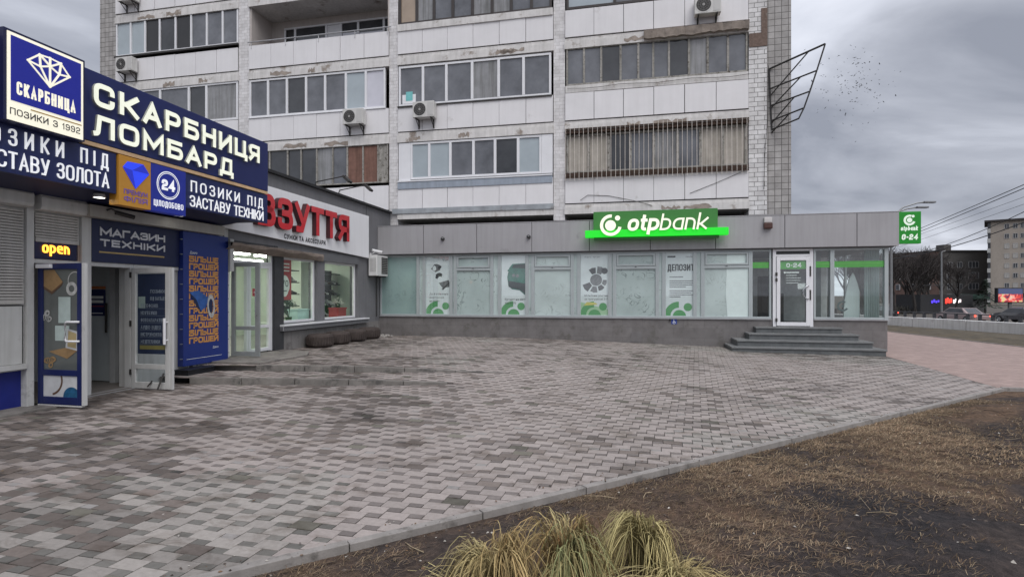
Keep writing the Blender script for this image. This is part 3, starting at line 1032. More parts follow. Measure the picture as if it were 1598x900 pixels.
# floors: k = 0 is the first row above the bank
for k in range(0, 5):
    zb = 4.77 + FH * k
    for bay, (x0, x1) in BAYS.items():
        bay_beam(x0, x1, zb - (0.40 if k else 0.37), zb, 0.0 if (bay == 'C' and k == 0) else (1.0 if k < 4 else 0))
        bay_parapet(bay, k, x0, x1, zb, zb + 0.87 + (0.03 if bay in 'AB' else 0.05))
        mb = MB(panel); mb.box(x0, x1, AY + 0.12, AY + 1.7, zb - 0.12, zb - 0.001)
        part('balcony_slab', mb, apt)
    # floors above the frame: plain glazing
wz0, wz1 = 5.72, 7.36
def zz(k, a): return a + FH * k
# row 1
glazing(-12.22, -6.43, zz(0, 5.70), zz(0, 7.25), (-10.8, -9.3, -7.9), [g_dark] * 4, upvc, 0.06)
glazing(-5.90, -0.10, 5.78, 7.22, (-5.02, -4.24, -3.66, -3.0, -2.33, -1.73, -1.09, -0.49), [g_black, g_dark, g_dark, g_dark, g_grey, g_grey, brownwood, brownwood, oldwood], oldwood, 0.045, label='old peeling wooden balcony window with red-brown boards at its right end')
w = glazing(0.79, 5.61, 5.84, 7.18, (1.51, 2.31, 3.17, 3.96, 4.79), [g_cool, g_cool, g_grey, g_grey, g_dark, g_cool], upvc, 0.075, label='white six-pane balcony window with pale blinds in its outer panes')
mb = MB(upvc); mb.box(0.33, 0.785, AY - .01, AY + .08, 5.80, 7.18); part('side_panel', mb, w)
mb = MB(upvc); mb.box(5.615, 6.0, AY - .01, AY + .08, 5.84, 7.18); part('side_panel', mb, w)
mb = MB(mat('blue_grey_sheet', (0.30, 0.34, 0.40), 0.5, 0.1, 3, streak=0.2)); mb.box(0.31, 6.0, AY - 0.06, AY + .02, 5.50, 5.74)
part('sill', mb, w)
mb = MB(upvc); mb.box(0.31, 6.0, AY - .08, AY + .03, 5.75, 5.80); part('sill', mb, w)
wD = glazing(6.47, 12.27, 5.80, 7.12, (7.23, 7.90, 8.61, 9.37, 10.13, 10.84, 11.53), [beige, beige, g_dark, g_grey, g_grey, g_grey, beige, beige], oldwood, 0.07, label='barred old balcony window with beige boarding at both ends', y=AY + 0.08)
mb = MB(mat('grille_bar', (0.62, 0.57, 0.52), 0.6, 0.2, 20))
x = 6.46
while x < 12.28:
    mb.tube([(x, AY - 0.13, 5.52), (x + R.uniform(-.008, .008), AY - 0.13, 7.36)], 0.0085, 5)
    x += 0.152
mb.use(rust)
for z in (5.62, 7.26):
    mb.box(6.44, 12.29, AY - 0.128, AY - 0.10, z - 0.02, z + 0.02)
    for xx in (6.45, 8.4, 10.3, 12.26):
        mb.box(xx - .015, xx + .015, AY - 0.11, AY + 0.02, z - .015, z + .015)
part('window_grille', mb, wD)
mb = MB(rust); mb.box(6.44, 12.29, AY - 0.09, AY + 0.1, 5.66, 5.79); mb.box(6.44, 12.29, AY - 0.09, AY + 0.1, 7.13, 7.24)
part('sill', mb, wD)
# row 2
glazing(-12.22, -6.43, zz(1, 5.70), zz(1, 7.2), (-10.06, -8.69, -7.87), [g_grey, g_grey, g_dark, g_grey], upvc, 0.075)
glazing(-5.91, -0.20, 8.53, 10.0, (-5.09, -4.27, -3.45, -2.65, -1.79, -0.98), [g_grey, g_grey, g_dark, g_grey, g_grey, g_cool, g_pale], upvc, 0.07, (upvc, 0.03, 0.08), label='white seven-pane balcony window with a lilac lace curtain at the right')
w = glazing(0.33, 5.95, 8.52, 9.98, (1.27, 2.16, 3.12, 4.09, 4.98), [g_grey] * 6, upvc, 0.075, (metal_dk, 0.05, 0.09), label='white six-pane balcony window with a turquoise sheet behind its first pane')
mb = MB(mat('turquoise_paper', (0.18, 0.50, 0.50), 0.6)); mb.box(0.60, 0.86, AY + .022, AY + .026, 8.72, 9.05)
mb.use(mat('white_paper', (0.75, 0.75, 0.77), 0.6)); mb.box(0.46, 0.98, AY + .027, AY + .031, 8.62, 8.95)
part('paper_sheet', mb, w)
w = glazing(6.47, 12.27, 8.78, 10.06, (7.07, 7.65, 8.29, 8.87, 9.35, 9.85, 10.48, 11.06, 11.68), [g_grey, g_grey, g_dark, g_grey, g_grey, g_grey, g_dark, g_grey, g_grey, g_grey], oldwood, 0.055, label='weathered ten-pane wooden balcony window under a crumbling lintel')
mb = MB(spall)
lump = []
for i in range(26):
    xx = 9.05 + (12.28 - 9.05) * i / 25
    lump.append((xx, 10.08 + R.uniform(-.05, .03), 10.36 + R.uniform(-.01, .01), AY - 0.22 - R.uniform(0, .05)))
for i in range(25):
    a, b = lump[i], lump[i + 1]
    mb.face([(a[0], a[3] + .05, a[1]), (b[0], b[3] + .05, b[1]), (b[0], b[3], b[2] - .05), (a[0], a[3], a[2] - .05)])
    mb.face([(a[0], a[3], a[2] - .05), (b[0], b[3], b[2] - .05), (b[0], AY, b[2] + .03), (a[0], AY, a[2] + .03)])
    mb.face([(a[0], a[3] + .05, a[1]), (b[0], b[3] + .05, b[1]), (b[0], AY, b[1] + .02), (a[0], AY, a[1] + .02)])
mb.face([(lump[0][0], lump[0][3], lump[0][2] - .05), (lump[0][0], AY, lump[0][2]), (lump[0][0], AY, lump[0][1]), (lump[0][0], lump[0][3] + .05, lump[0][1])])
part('crumbling_lintel', mb, apt)
mb = MB(beam_m); mb.box(6.44, 12.29, AY - .02, AY + .06, 8.54, 8.775)
part('slab_edge', mb, apt)
mb = MB(metal_dk)
for z in (8.66,):
    mb.tube([(6.5 + i * 0.58, AY - .06, z + .03 * math.sin(i * 1.7 + z)) for i in range(11)], 0.008, 4)
part('facade_cable', mb, apt)
# row 3
glazing(-12.23, -6.42, 11.50, 12.93, (-11.5, -10.79, -10.08, -9.32, -8.58, -7.85, -7.12), [g_cool, g_cool, g_black, g_dark, g_black, g_grey, g_grey, g_grey], upvc, 0.06, (metal_dk, 0.07, 0.10), label='white eight-pane balcony window with two sashes slid open')
w = glazing(0.34, 5.97, 11.50, 13.0, (1.03, 1.69, 2.40, 3.13, 3.85, 4.54, 5.26), [g_tan, g_grey, g_grey, g_grey, g_grey, g_grey, g_grey, g_grey], dkframe, 0.08, label='dark-framed eight-pane balcony window with a tan blind at the left')
mb = MB(beam_m); mb.box(0.31, 6.01, AY - .07, AY + .05, 11.25, 11.49)
part('sill', mb, w)
glazing(6.47, 12.27, 11.38, 12.95, (8.1, 9.2, 10.3, 11.3), [g_cool, g_grey, g_dark, g_grey, g_grey], dkframe, 0.08)
# open loggia in bay B, row 3: side walls, back wall with balcony door and windows, handrail
lin = mat('loggia_plaster', (0.50, 0.455, 0.43), 0.85, 0.08, 2, streak=0.1)
mb = MB(lin)
mb.box(-5.92, -5.86, AY + 0.05, AY + 1.30, 10.45, 12.88)
mb.box(-0.12, -0.06, AY + 0.05, AY + 1.30, 10.45, 12.88)
mb.box(-5.86, -0.12, AY + 1.30, AY + 1.36, 10.45, 12.88)
part('loggia_wall', mb, apt, 'beige plaster wall inside the one open balcony')
w = glazing(-5.25, -0.14, 11.0, 12.55, (-4.75, -3.35, -2.70, -1.95, -0.85), [g_black, g_dark, upvc, g_dark, g_dark, g_dark], upvc, 0.07, y=AY + 1.26, label='window and balcony door at the back of the open balcony')
mb = MB(g_pale)
for a, b, z in ((-4.68, -3.40, 12.02), (-2.64, -2.0, 12.1), (-1.9, -0.9, 12.05)):
    mb.box(a, b, AY + 1.262, AY + 1.268, 11.08, z)
part('curtain', mb, w)
mb = MB(mat('galvanised_rail', (0.42, 0.42, 0.43), 0.45, 0.15, metal=0.5))
mb.tube([(-5.95, AY - .05, 11.46), (0.05, AY - .05, 11.46)], 0.022, 8)
for xx in (-5.8, -4.3, -2.9, -1.4, -0.1):
    mb.tube([(xx, AY - .045, 11.20), (xx, AY - .045, 11.46)], 0.013, 6)
part('handrail', mb, apt)
# row 4 and above (barely in frame)
for k, lo in ((3, 14.3), (4, 17.1)):
    for bay, (x0, x1) in BAYS.items():
        n = 6
        glazing(x0 + .03, x1 - .03, lo, lo + 1.45, [x0 + (x1 - x0) * i / n for i in range(1, n)], [g_grey, g_dark] * 3, upvc, 0.06)
# thin loose cables on the facade
mb = MB(metal_dk)
mb.tube([(6.95, AY - .06, 4.85), (7.2, AY - .05, 5.02), (7.9, AY - .05, 4.97), (8.7, AY - .06, 4.78), (9.3, AY - .06, 4.6)], 0.008, 4)
mb.tube([(10.5, AY - .05, 4.95), (11.3, AY - .05, 5.25), (12.2, AY - .05, 5.62)], 0.007, 4)
mb.tube([(12.75, AY - .02, 5.0), (12.78, AY - .03, 6.2), (12.86, AY - .03, 7.2), (12.88, AY - .03, 8.9)], 0.01, 4)
part('facade_cable', mb, apt)
# grey sheet strip over the lowest beam of bay C
mb = MB(mat('zinc_strip', (0.30, 0.32, 0.34), 0.5, 0.25, 3, dirt=((0.18, 0.16, 0.14), 2, 0.4)))
mb.box(0.10, 6.05, AY - 0.075, AY - 0.045, 4.60, 4.78)
part('drip_flashing', mb, apt)

# steel hoarding frame on the right-hand end strip
hf = MB(mat('black_steel', (0.03, 0.028, 0.027), 0.6, 0.3, 10))
yb = AY + 0.08
ch = [(14.33, 9.18), (14.10, 8.40), (13.91, 7.79), (13.745, 7.30), (13.60, 6.99)]
wl = [(12.93, 8.83), (12.95, 8.20), (12.97, 7.66), (12.99, 7.18), (13.01, 6.90)]
YO = AY - 0.62
for i, ((cx, cz), (wx, wz)) in enumerate(zip(ch, wl)):
    hf.tube([(wx, yb, wz), (cx, YO, cz)], 0.024 if i else 0.03, 6)
    if i < 4:
        hf.tube([(wl[i + 1][0] - .01, yb, wl[i + 1][1] - (0.1 if i else .25)), (wx + (cx - wx) * (0.72 - .05 * i), yb + (YO - yb) * (0.72 - .05 * i), wz + (cz - wz) * (0.72 - .05 * i))], 0.02, 6)
hf.tube([(c[0], YO, c[1]) for c in ch], 0.024, 6)
hf.tube([(w_[0], yb - .01, w_[1]) for w_ in wl], 0.024, 6)
single('hoarding_frame', hf, 'rusty black steel frame bolted to the right-hand end of the apartment block', 'metal frame', (12.95, AY, 7.0))

# air conditioners
acw = mat('ac_casing', (0.58, 0.57, 0.55), 0.45, 0.08, 4, streak=0.15, dirt=((0.40, 0.37, 0.34), 3, 0.25))
acd = mat('ac_grille', (0.045, 0.043, 0.042), 0.6, 0.1)
acd2 = mat('ac_grille_wire', (0.16, 0.155, 0.15), 0.6, 0.1)
def make_ac(label, origin, cat='air conditioner', grp='air conditioners on the apartment block'):
    t = thing('air_conditioner', label, cat, origin, grp)
    x, y, z = origin
    mb = MB(acw)
    mb.box(x, x + .80, y - .34, y - .06, z, z + .56)
    part('casing', mb, t, bevel=0.015)
    mb = MB(acd)
    mb.disc((x + .27, y - .345, z + .28), (1, 0, 0), (0, 0, 1), .225, 28)
    mb.use(acd2)
    for r_ in (.10, .17):
        mb.disc((x + .27, y - .352, z + .28), (1, 0, 0), (0, 0, 1), r_ + .006, 24, r_ - .004)
    mb.use(acw); mb.disc((x + .27, y - .354, z + .28), (1, 0, 0), (0, 0, 1), .04, 16); mb.use(acd2)
    for a in range(0, 180, 30):
        c_, s_ = math.cos(rad(a)) * .22, math.sin(rad(a)) * .22
        mb.tube([(x + .27 - c_, y - .353, z + .28 - s_), (x + .27 + c_, y - .353, z + .28 + s_)], .004, 4)
    mb.use(acw); mb.disc((x + .27, y - .347, z + .28), (1, 0, 0), (0, 0, 1), .255, 28, .228)
    part('fan_grille', mb, t)
    mb = MB(mat('ac_side_panel', (0.50, 0.49, 0.475), 0.5, 0.06))
    mb.box(x + .56, x + .77, y - .347, y - .343, z + .05, z + .51)
    part('service_panel', mb, t)
    for q in (.10, .66):
        mb = MB(metal_dk)
        mb.box(x + q, x + q + .04, y - .36, y, z - .04, z - .002)
        mb.box(x + q, x + q + .04, y - .04, y - .001, z - .32, z - .04)
        mb.tube([(x + q + .02, y - .03, z - .28), (x + q + .02, y - .33, z - .04)], .014, 5)
        part('bracket', mb, t)
    return t
FY = AY - 0.035
ac = make_ac('air conditioner under the dark wooden balcony, two bays left of the bank sign', (-1.72, FY, 7.90))
ac['label'] = 'air conditioner below the lilac-curtained pane, left of the narrow pier'
copy_tree(ac, (1.02, FY, 7.96), 'air conditioner below the turquoise sheet in the window')
copy_tree(ac, (-11.85, FY, 10.72), 'air conditioner beside the grey tiled end strip, just above the blue shop sign')
copy_tree(ac, (-11.75, FY, 13.55), 'air conditioner cut off by the top edge at the far upper left')
copy_tree(ac, (10.62, FY, 10.60), 'air conditioner high on the parapet above the crumbling lintel')
# ------------------------------------------------------------------ bank pavilion
bank = thing('bank_building', 'single-storey bank pavilion with grey fascia panels and glazed front', 'bank', (0, 0, 0))
alu = mat('fascia_aluminium', (0.36, 0.352, 0.362), 0.45, 0.05, 1.0, metal=0.15, streak=0.12, dirt=((0.27, 0.262, 0.265), 1.2, 0.3))
alu_fr = mat('window_aluminium', (0.43, 0.47, 0.475), 0.4, 0.06, 2, metal=0.3)
dark = mat('shadow_gap', (0.025, 0.025, 0.027), 0.9)
gran = bpy.data.materials.get('x') or brick_mat('plinth_tile', (0.172, 0.162, 0.160), (0.12, 0.115, 0.113), 0.62, 0.31, 0.5, 0.004, 0.5, ((0.115, 0.107, 0.10), 2.0, 0.5), 0.15, var=0.07)
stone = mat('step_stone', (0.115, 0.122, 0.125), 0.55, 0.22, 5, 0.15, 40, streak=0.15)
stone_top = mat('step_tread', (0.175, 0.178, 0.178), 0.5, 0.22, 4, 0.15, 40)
film = film_glass('film_teal', (0.39, 0.475, 0.46), 0.85)
film2 = film_glass('film_pale', (0.46, 0.545, 0.53), 0.6)
filmd = film_glass('film_deep', (0.25, 0.355, 0.34), 0.25)
BW = 15.88
# walls, roof, fascia
mb = MB(gran)
mb.box(0.0, 12.78, 0.0, 0.25, -0.2, 0.90)
mb.box(13.92, BW, 0.0, 0.25, -0.2, 0.90)
mb.box(BW - 0.25, BW, 0.25, 12, -0.2, 0.90)
mb.box(12.78, 13.92, 0.05, 0.25, -0.2, 0.70)
part('plinth', mb, bank)
mb = MB(mat('sill_sheet', (0.42, 0.42, 0.43), 0.4, metal=0.4))
mb.box(0.02, 12.77, -0.05, 0.06, 0.902, 0.93)
mb.box(13.93, BW + .05, -0.05, 0.06, 0.902, 0.93)
mb.box(BW - .02, BW + .05, 0.06, 12, 0.902, 0.93)
part('sill', mb, bank)
mb = MB(mat('bank_roof_felt', (0.07, 0.07, 0.07), 0.9))
mb.box(-0.1, 16.0, 0.05, 12.0, 3.86, 3.98)
part('roof', mb, bank)
mb = MB(mat('soffit', (0.12, 0.12, 0.125), 0.8)); mb.box(0.0, 16.0, -0.10, 12.0, 3.02, 3.06)
part('ceiling', mb, bank)
mb = MB(alu)
fj = [0.0, 1.70, 3.59, 5.46, 7.33, 9.22, 11.15, 13.10, 15.03, 16.12]
for a, b in zip(fj[:-1], fj[1:]):
    mb.box(a + .009, b - .009, -0.155, -0.11, 3.055, 4.02)
for q in range(6):
    mb.box(16.075, 16.12, -0.10 + q * 2 + .009, -0.10 + q * 2 + 1.985, 3.055, 4.02)
mb.box(0.0, 16.12, -0.165, 0.12, 4.022, 4.042)
mb.box(0.02, 16.08, -0.105, 0.1, 3.07, 4.01, dark)
mb.box(15.96, 16.07, 0.1, 12, 3.07, 4.01, dark)
part('fascia', mb, bank, bevel=0.003)

# interior seen through the clear end bay
mb = MB(mat('lobby_wall', (0.72, 0.74, 0.74), 0.7))
mb.box(12.0, 12.08, 0.3, 4.0, 0.7, 3.0); mb.box(12.0, BW - .3, 4.0, 4.08, 0.7, 3.0)
mb.use(mat('lobby_floor', (0.20, 0.20, 0.20), 0.4)); mb.box(12.0, BW - .1, 0.26, 4.0, 0.66, 0.70)
part('lobby_room', mb, bank)
mb = MB(mat('lobby_column', (0.16, 0.18, 0.185), 0.5)); mb.box(14.02, 14.36, 0.75, 1.15, 0.7, 3.0)
mb.box(14.62, 14.70, 0.9, 1.0, 0.7, 3.0)
part('column', mb, bank)
mb = MB(mat('atm_body', (0.09, 0.095, 0.10), 0.5)); mb.box(13.05, 13.42, 2.6, 3.2, 0.7, 2.3); mb.box(13.52, 13.75, 2.5, 3.0, 0.7, 1.7)
single('cash_machine', mb, 'dark cash machine inside the lobby behind the glass entrance door', 'cash machine', (13.2, 2.8, 0.7), bevel=0.02)
mb = MB(mat('white_banner', (0.62, 0.70, 0.69), 0.6, 0.05, 3, streak=0.12))
prof = [(14.92, 0.95), (15.36, 0.95), (15.36, 1.75), (15.30, 2.0), (15.22, 2.25), (15.18, 2.32), (15.10, 2.18), (15.02, 1.9), (14.95, 1.5)]
mb.prism([(a, 0.55, b) for a, b in prof], (0, 0.05, 0))
single('feather_banner', mb, 'pale curved feather banner standing inside the right-hand glass bay', 'banner', (15.1, 0.55, 0.95))
mb = MB(mat('sheer_curtain', (0.46, 0.54, 0.53), 0.8, 0.1, 3, streak=0.25))
for i in range(40):
    x0_ = 15.42 + i * 0.0105
    mb.face([(x0_, 0.40 + .03 * math.sin(i * 1.3), 0.95), (x0_ + .0105, 0.40 + .03 * math.sin((i + 1) * 1.3), 0.95), (x0_ + .0105, 0.40 + .03 * math.sin((i + 1) * 1.3), 3.0), (x0_, 0.40 + .03 * math.sin(i * 1.3), 3.0)])
part('curtain', mb, bank)

SILL, HEAD = 0.935, 3.02
def bwindow(x0, x1, pane_m, vent=False, name='window', label=None, y=0.03, fw=0.055):
    mb = MB(alu_fr)
    mb.box(x0, x1, y - .04, y + .06, HEAD - fw, HEAD)
    mb.box(x0, x1, y - .04, y + .06, SILL, SILL + fw)
    mb.box(x0, x0 + fw, y - .04, y + .06, SILL + fw, HEAD - fw)
    mb.box(x1 - fw, x1, y - .04, y + .06, SILL + fw, HEAD - fw)
    if vent:
        mb.box(x0 + fw, x1 - fw, y - .045, y + .06, 2.47, 2.55)
        mb.box(x0 + fw + .012, x1 - fw - .012, y - .06, y - .01, 2.565, 2.62)
        mb.box(x0 + fw + .012, x1 - fw - .012, y - .06, y - .01, HEAD - fw - .065, HEAD - fw - .012)
        mb.box(x0 + fw + .012, x0 + fw + .068, y - .06, y - .01, 2.62, HEAD - fw - .065)
        mb.box(x1 - fw - .068, x1 - fw - .012, y - .06, y - .01, 2.62, HEAD - fw - .065)
        mb.box((x0 + x1) / 2 - .03, (x0 + x1) / 2 + .03, y - .075, y - .05, 2.53, 2.56, dark)
    w = part(name, mb, bank, label, bevel=0.004)
    zs = ((SILL + fw * .5, 2.49), (2.53, HEAD - fw * .5)) if vent else ((SILL + fw * .5, HEAD - fw * .5),)
    for a, b in zs:
        g = MB(pane_m)
        if pane_m is clear:
            g.face([(x0 + fw * .5, y + .006, a), (x1 - fw * .5, y + .006, a), (x1 - fw * .5, y + .006, b), (x0 + fw * .5, y + .006, b)])
        else:
            g.box(x0 + fw * .5, x1 - fw * .5, y + .005, y + .013, a, b)
        part('pane', g, w)
    return w
clear = clear_glass('shop_glass', (0.92, 0.97, 0.955), base=0.13)
bwindow(0.03, 1.44, filmd)
strips = [(1.44, 1.67), (4.07, 4.34), (5.27, 5.47), (6.77, 6.98), (7.97, 8.12), (9.44, 9.64), (10.57, 10.80), (2.64, 2.79)]
for a, b in strips:
    bwindow(a, b, film2, name='side_light')
for i, (a, b) in enumerate(((2.79, 4.07), (5.47, 6.77), (8.12, 9.44), (10.80, 12.18))):
    w = bwindow(a, b, (film, film2, film, film2)[i], True)
    if i == 3:
        mb = MB(mat('pale_blind', (0.62, 0.72, 0.70), 0.5, 0.05, coat=0.5))
        mb.prism([(11.52, 0.028, .99), (12.12, 0.028, .99), (12.12, 0.028, 2.46), (11.5, 0.028, 2.46), (11.47, .028, 1.7)], (0, 0.004, 0))
        mb.prism([(11.5, 0.028, 2.56), (12.12, 0.028, 2.56), (12.12, 0.028, 2.98), (11.5, 0.028, 2.98)], (0, 0.004, 0))
        part('blind', mb, w)
for a, b in ((1.67, 2.64), (4.34, 5.27), (6.98, 7.97), (9.64, 10.57)):
    bwindow(a, b, clear, name='display_window')
mb = MB(mat('display_backing', (0.36, 0.47, 0.46), 0.6, 0.06, 2)); mb.box(0.05, 12.0, 0.28, 0.32, 0.9, 3.0)
part('backing_wall', mb, bank)
for a, b in ((12.18, 12.76), (13.93, 14.43), (14.43, 15.86)):
    bwindow(a, b, clear, label=None)
mb = MB(alu_fr)
mb.box(15.80, 15.90, -0.02, 0.12, 0.93, 3.02)
part('corner_post', mb, bank)
for i in range(1, 4):
    mb = MB(alu_fr); mb.box(15.82, 15.88, 0.12 + i * 2.9, 0.20 + i * 2.9, 0.93, 3.02); part('side_post', mb, bank)
mb = MB(clear); mb.face([(15.85, 0.2, 0.93), (15.85, 12, 0.93), (15.85, 12, 3.02), (15.85, 0.2, 3.02)])
part('side_glazing', mb, bank)
# green lettering band across the clear panes
band = mat('green_band', (0.10, 0.36, 0.085), 0.4, 0.06)
band2 = mat('green_band_light', (0.20, 0.47, 0.16), 0.4)
mb = MB(band)
for a, b in ((12.24, 12.70), (13.99, 14.37), (14.49, 15.80)):
    mb.box(a, b, 0.018, 0.024, 2.46, 2.64)
mb.use(band2)
for a, b in ((12.30, 12.64), (14.02, 14.34), (14.55, 15.75)):
    mb.box(a, b, 0.012, 0.0175, 2.56, 2.575)
part('window_band', mb, bank)
# ring mark etched on the pane
mb = MB(mat('etched_mark', (0.10, 0.13, 0.13), 0.6))
mb.disc((14.72, 0.015, 1.32), (1, 0, 0), (0, 0, 1), .155, 28, .10, 60, 330)
mb.disc((14.72, 0.013, 1.32), (1, 0, 0), (0, 0, 1), .04, 16)
part('etched_mark', mb, bank)

# entrance door
dr = MB(upvc)
X0, X1, DZ0, DZ1 = 12.80, 13.91, 0.705, 3.03
dr.box(X0, X0 + .09, -0.03, .10, DZ0, DZ1); dr.box(X1 - .09, X1, -0.03, .10, DZ0, DZ1)
dr.box(X0 + .09, X1 - .09, -0.03, .10, DZ1 - .07, DZ1)
dr.box(X0 + .09, X1 - .09, -0.03, .10, 2.80, 2.86)
mb2 = MB(mat('door_vent', (0.05, 0.052, 0.055), 0.6)); mb2.box(X0 + .09, X1 - .09, 0.02, .05, 2.86, DZ1 - .07)
d = part('door', dr, bank, 'white framed glass entrance door of the bank', bevel=0.004)
part('vent', mb2, d)
mb = MB(upvc)
lx0, lx1 = X0 + .10, X1 - .10
mb.box(lx0, lx0 + .10, -0.06, .0, DZ0 + .02, 2.79); mb.box(lx1 - .10, lx1, -0.06, .0, DZ0 + .02, 2.79)
mb.box(lx0 + .10, lx1 - .10, -0.06, 0, 2.68, 2.79); mb.box(lx0 + .10, lx1 - .10, -0.06, 0, DZ0 + .02, DZ0 + .13)
part('leaf_frame', mb, d, bevel=0.006)
mb = MB(clear); mb.face([(lx0 + .09, -0.03, DZ0 + .12), (lx1 - .09, -0.03, DZ0 + .12), (lx1 - .09, -0.03, 2.69), (lx0 + .09, -0.03, 2.69)])
part('pane', mb, d)
mb = MB(band); mb.box(lx0 + .10, lx1 - .10, -0.022, -0.016, 2.42, 2.66)
mb.use(mat('white_print', (0.8, 0.82, 0.8), 0.5))
text(mb, '0-24', (13.17, -0.0235, 2.47), (1, 0, 0), (0, 0, 1), (0, -1, 0), 0.13, 0.42, t=.22, r=.4)
for i, (w_, h_) in enumerate(((.36, .035), (.30, .018), (.42, .014), (.40, .014), (.34, .014))):
    mb.box(13.16, 13.16 + w_, -0.023, -0.018, 2.30 - i * .075, 2.30 - i * .075 + h_)
mb.disc((13.13, -0.0235, 2.32), (1, 0, 0), (0, 0, 1), .03, 14)
mb.box(13.49, 13.70, -0.0235, -0.018, 1.83, 1.99)
mb.use(mat('grey_print', (0.2, 0.22, 0.22), 0.5))
for i in range(4):
    mb.box(13.50, 13.69, -0.0255, -0.0245, 1.855 + i * .036, 1.866 + i * .036)
part('door_sticker', mb, d)
mb = MB(mat('chrome', (0.55, 0.56, 0.57), 0.2, 0.03, metal=1.0))
arc = [(13.765 - .16 * math.sin(a), -0.085 - .02 * math.sin(a), 1.72 + .19 * math.cos(a)) for a in [math.pi * i / 12 for i in range(13)]]
mb.tube(arc, .017, 8)
for q in (arc[0], arc[-1]): mb.tube([q, (q[0], -0.05, q[2])], .014, 6)
part('handle', mb, d, smooth=True)
for z in (0.85, 2.05, 2.22):
    mb = MB(metal_dk); mb.box(X0 + .07, X0 + .12, -0.075, -.03, z, z + .1); part('hinge', mb, d)
for z in (1.5, 2.2):
    mb = MB(metal_dk); mb.box(X1 - .11, X1 - .07, -0.07, -.03, z, z + .3); part('lock', mb, d)

# steps
st = thing('entrance_steps', 'four grey stone steps widening down from the bank entrance door', 'steps', (13.4, 0, 0))
lv = [(12.25, 14.60, 0.34, 0.70, 0.535), (12.00, 14.92, 0.64, 0.525, 0.36), (11.62, 15.16, 0.94, 0.35, 0.185), (11.42, 15.36, 1.26, 0.175, -0.2)]
for i, (a, b, v, z1, z0) in enumerate(lv):
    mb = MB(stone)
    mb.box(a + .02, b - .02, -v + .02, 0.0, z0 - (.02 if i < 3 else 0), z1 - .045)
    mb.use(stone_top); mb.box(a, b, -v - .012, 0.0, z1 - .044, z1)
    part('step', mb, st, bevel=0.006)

# illuminated sign
sg = thing('bank_sign', 'long green illuminated sign with white raised lettering over the bank windows', 'sign', (9.3, -0.3, 3.4))
mb = MB(mat('sign_green_board', (0.055, 0.215, 0.050), 0.45, 0.05)); mb.box(7.47, 11.19, -0.30, -0.16, 3.50, 4.27)
part('backboard', mb, sg)
mb = MB(emis('sign_green_glow', (0.005, 0.56, 0.012), 0.9, (0.02, 0.40, 0.03))); mb.box(7.225, 11.46, -0.56, -0.302, 3.44, 3.66)
part('light_bar', mb, sg, bevel=0.01)
mb = MB(mat('sign_underside', (0.03, 0.12, 0.03), 0.5)); mb.box(7.5, 11.2, -0.50, -0.302, 3.36, 3.435)
part('base', mb, sg)
wl_ = emis('letter_glow', (1.0, 1.0, 0.80), 0.62, (0.55, 0.55, 0.48))
wl_side = mat('letter_side', (0.55, 0.56, 0.48), 0.5)
mb = MB(wl_)
u_, w_, n_ = (1, 0, 0), (0, 0, 1), (0, -1, 0)
text(mb, 'otp', (8.50, -0.56, 3.61), u_, w_, n_, 0.50, 0.94, t=.185, gap=.07, r=.3, d0=0.0, d1=.05, shear=.18, side=wl_side)
text(mb, 'bank', (9.47, -0.56, 3.61), u_, w_, n_, 0.50, 1.36, t=.115, gap=.10, r=.3, d0=0.0, d1=.05, shear=.18, side=wl_side)
part('lettering', mb, sg)
mb = MB(wl_)
cx, cz = 8.02, 3.80
mb.disc((cx, -.612, cz), u_, w_, .33, 40, .235, 84, 348)
mb.disc((cx - .01, -.612, cz - .01), u_, w_, .165, 28)
mb.disc((cx + .205, -.614, cz + .215), u_, w_, .078, 20)
mb.use(wl_side)
for r_ in (.33, .235):
    for i in range(40):
        a, b = rad(84 + 264 * i / 40), rad(84 + 264 * (i + 1) / 40)
        mb.face([(cx + r_ * math.cos(a), -.612, cz + r_ * math.sin(a)), (cx + r_ * math.cos(b), -.612, cz + r_ * math.sin(b)), (cx + r_ * math.cos(b), -.561, cz + r_ * math.sin(b)), (cx + r_ * math.cos(a), -.561, cz + r_ * math.sin(a))])
part('ring_emblem', mb, sg, fix=False)

# blade sign at the right-hand end
bl = thing('blade_sign', 'square green sign reading 0-24 sticking out past the right-hand end of the fascia', 'sign', (16.5, 0.3, 3.1))
mb = MB(mat('blade_green', (0.012, 0.17, 0.02), 0.45, 0.04, emit=((0.004, 0.20, 0.008), 0.35))); mb.box(16.26, 16.84, 0.22, 0.38, 3.14, 4.07)
part('panel', mb, bl, bevel=0.012)
mb = MB(metal_dk); mb.box(16.10, 16.26, 0.27, 0.33, 3.95, 3.99); mb.box(16.10, 16.26, 0.27, 0.33, 3.2, 3.24)
part('bracket', mb, bl)
mb = MB(mat('blade_print', (0.62, 0.70, 0.62), 0.5, emit=((0.75, 0.9, 0.75), 0.35)))
mb.disc((16.54, .214, 3.82), u_, w_, .155, 32, .095, 70, 340)
mb.disc((16.54, .214, 3.82), u_, w_, .07, 20)
mb.disc((16.63, .213, 3.93), u_, w_, .04, 14)
text(mb, 'otpbank', (16.31, .218, 3.52), u_, w_, n_, .13, .44, t=.2, gap=.08, r=.3, shear=.1)
text(mb, '0-24', (16.33, .218, 3.25), u_, w_, n_, .165, .42, t=.24, gap=.12, r=.35, shear=.12)
part('lettering', mb, bl, fix=False)

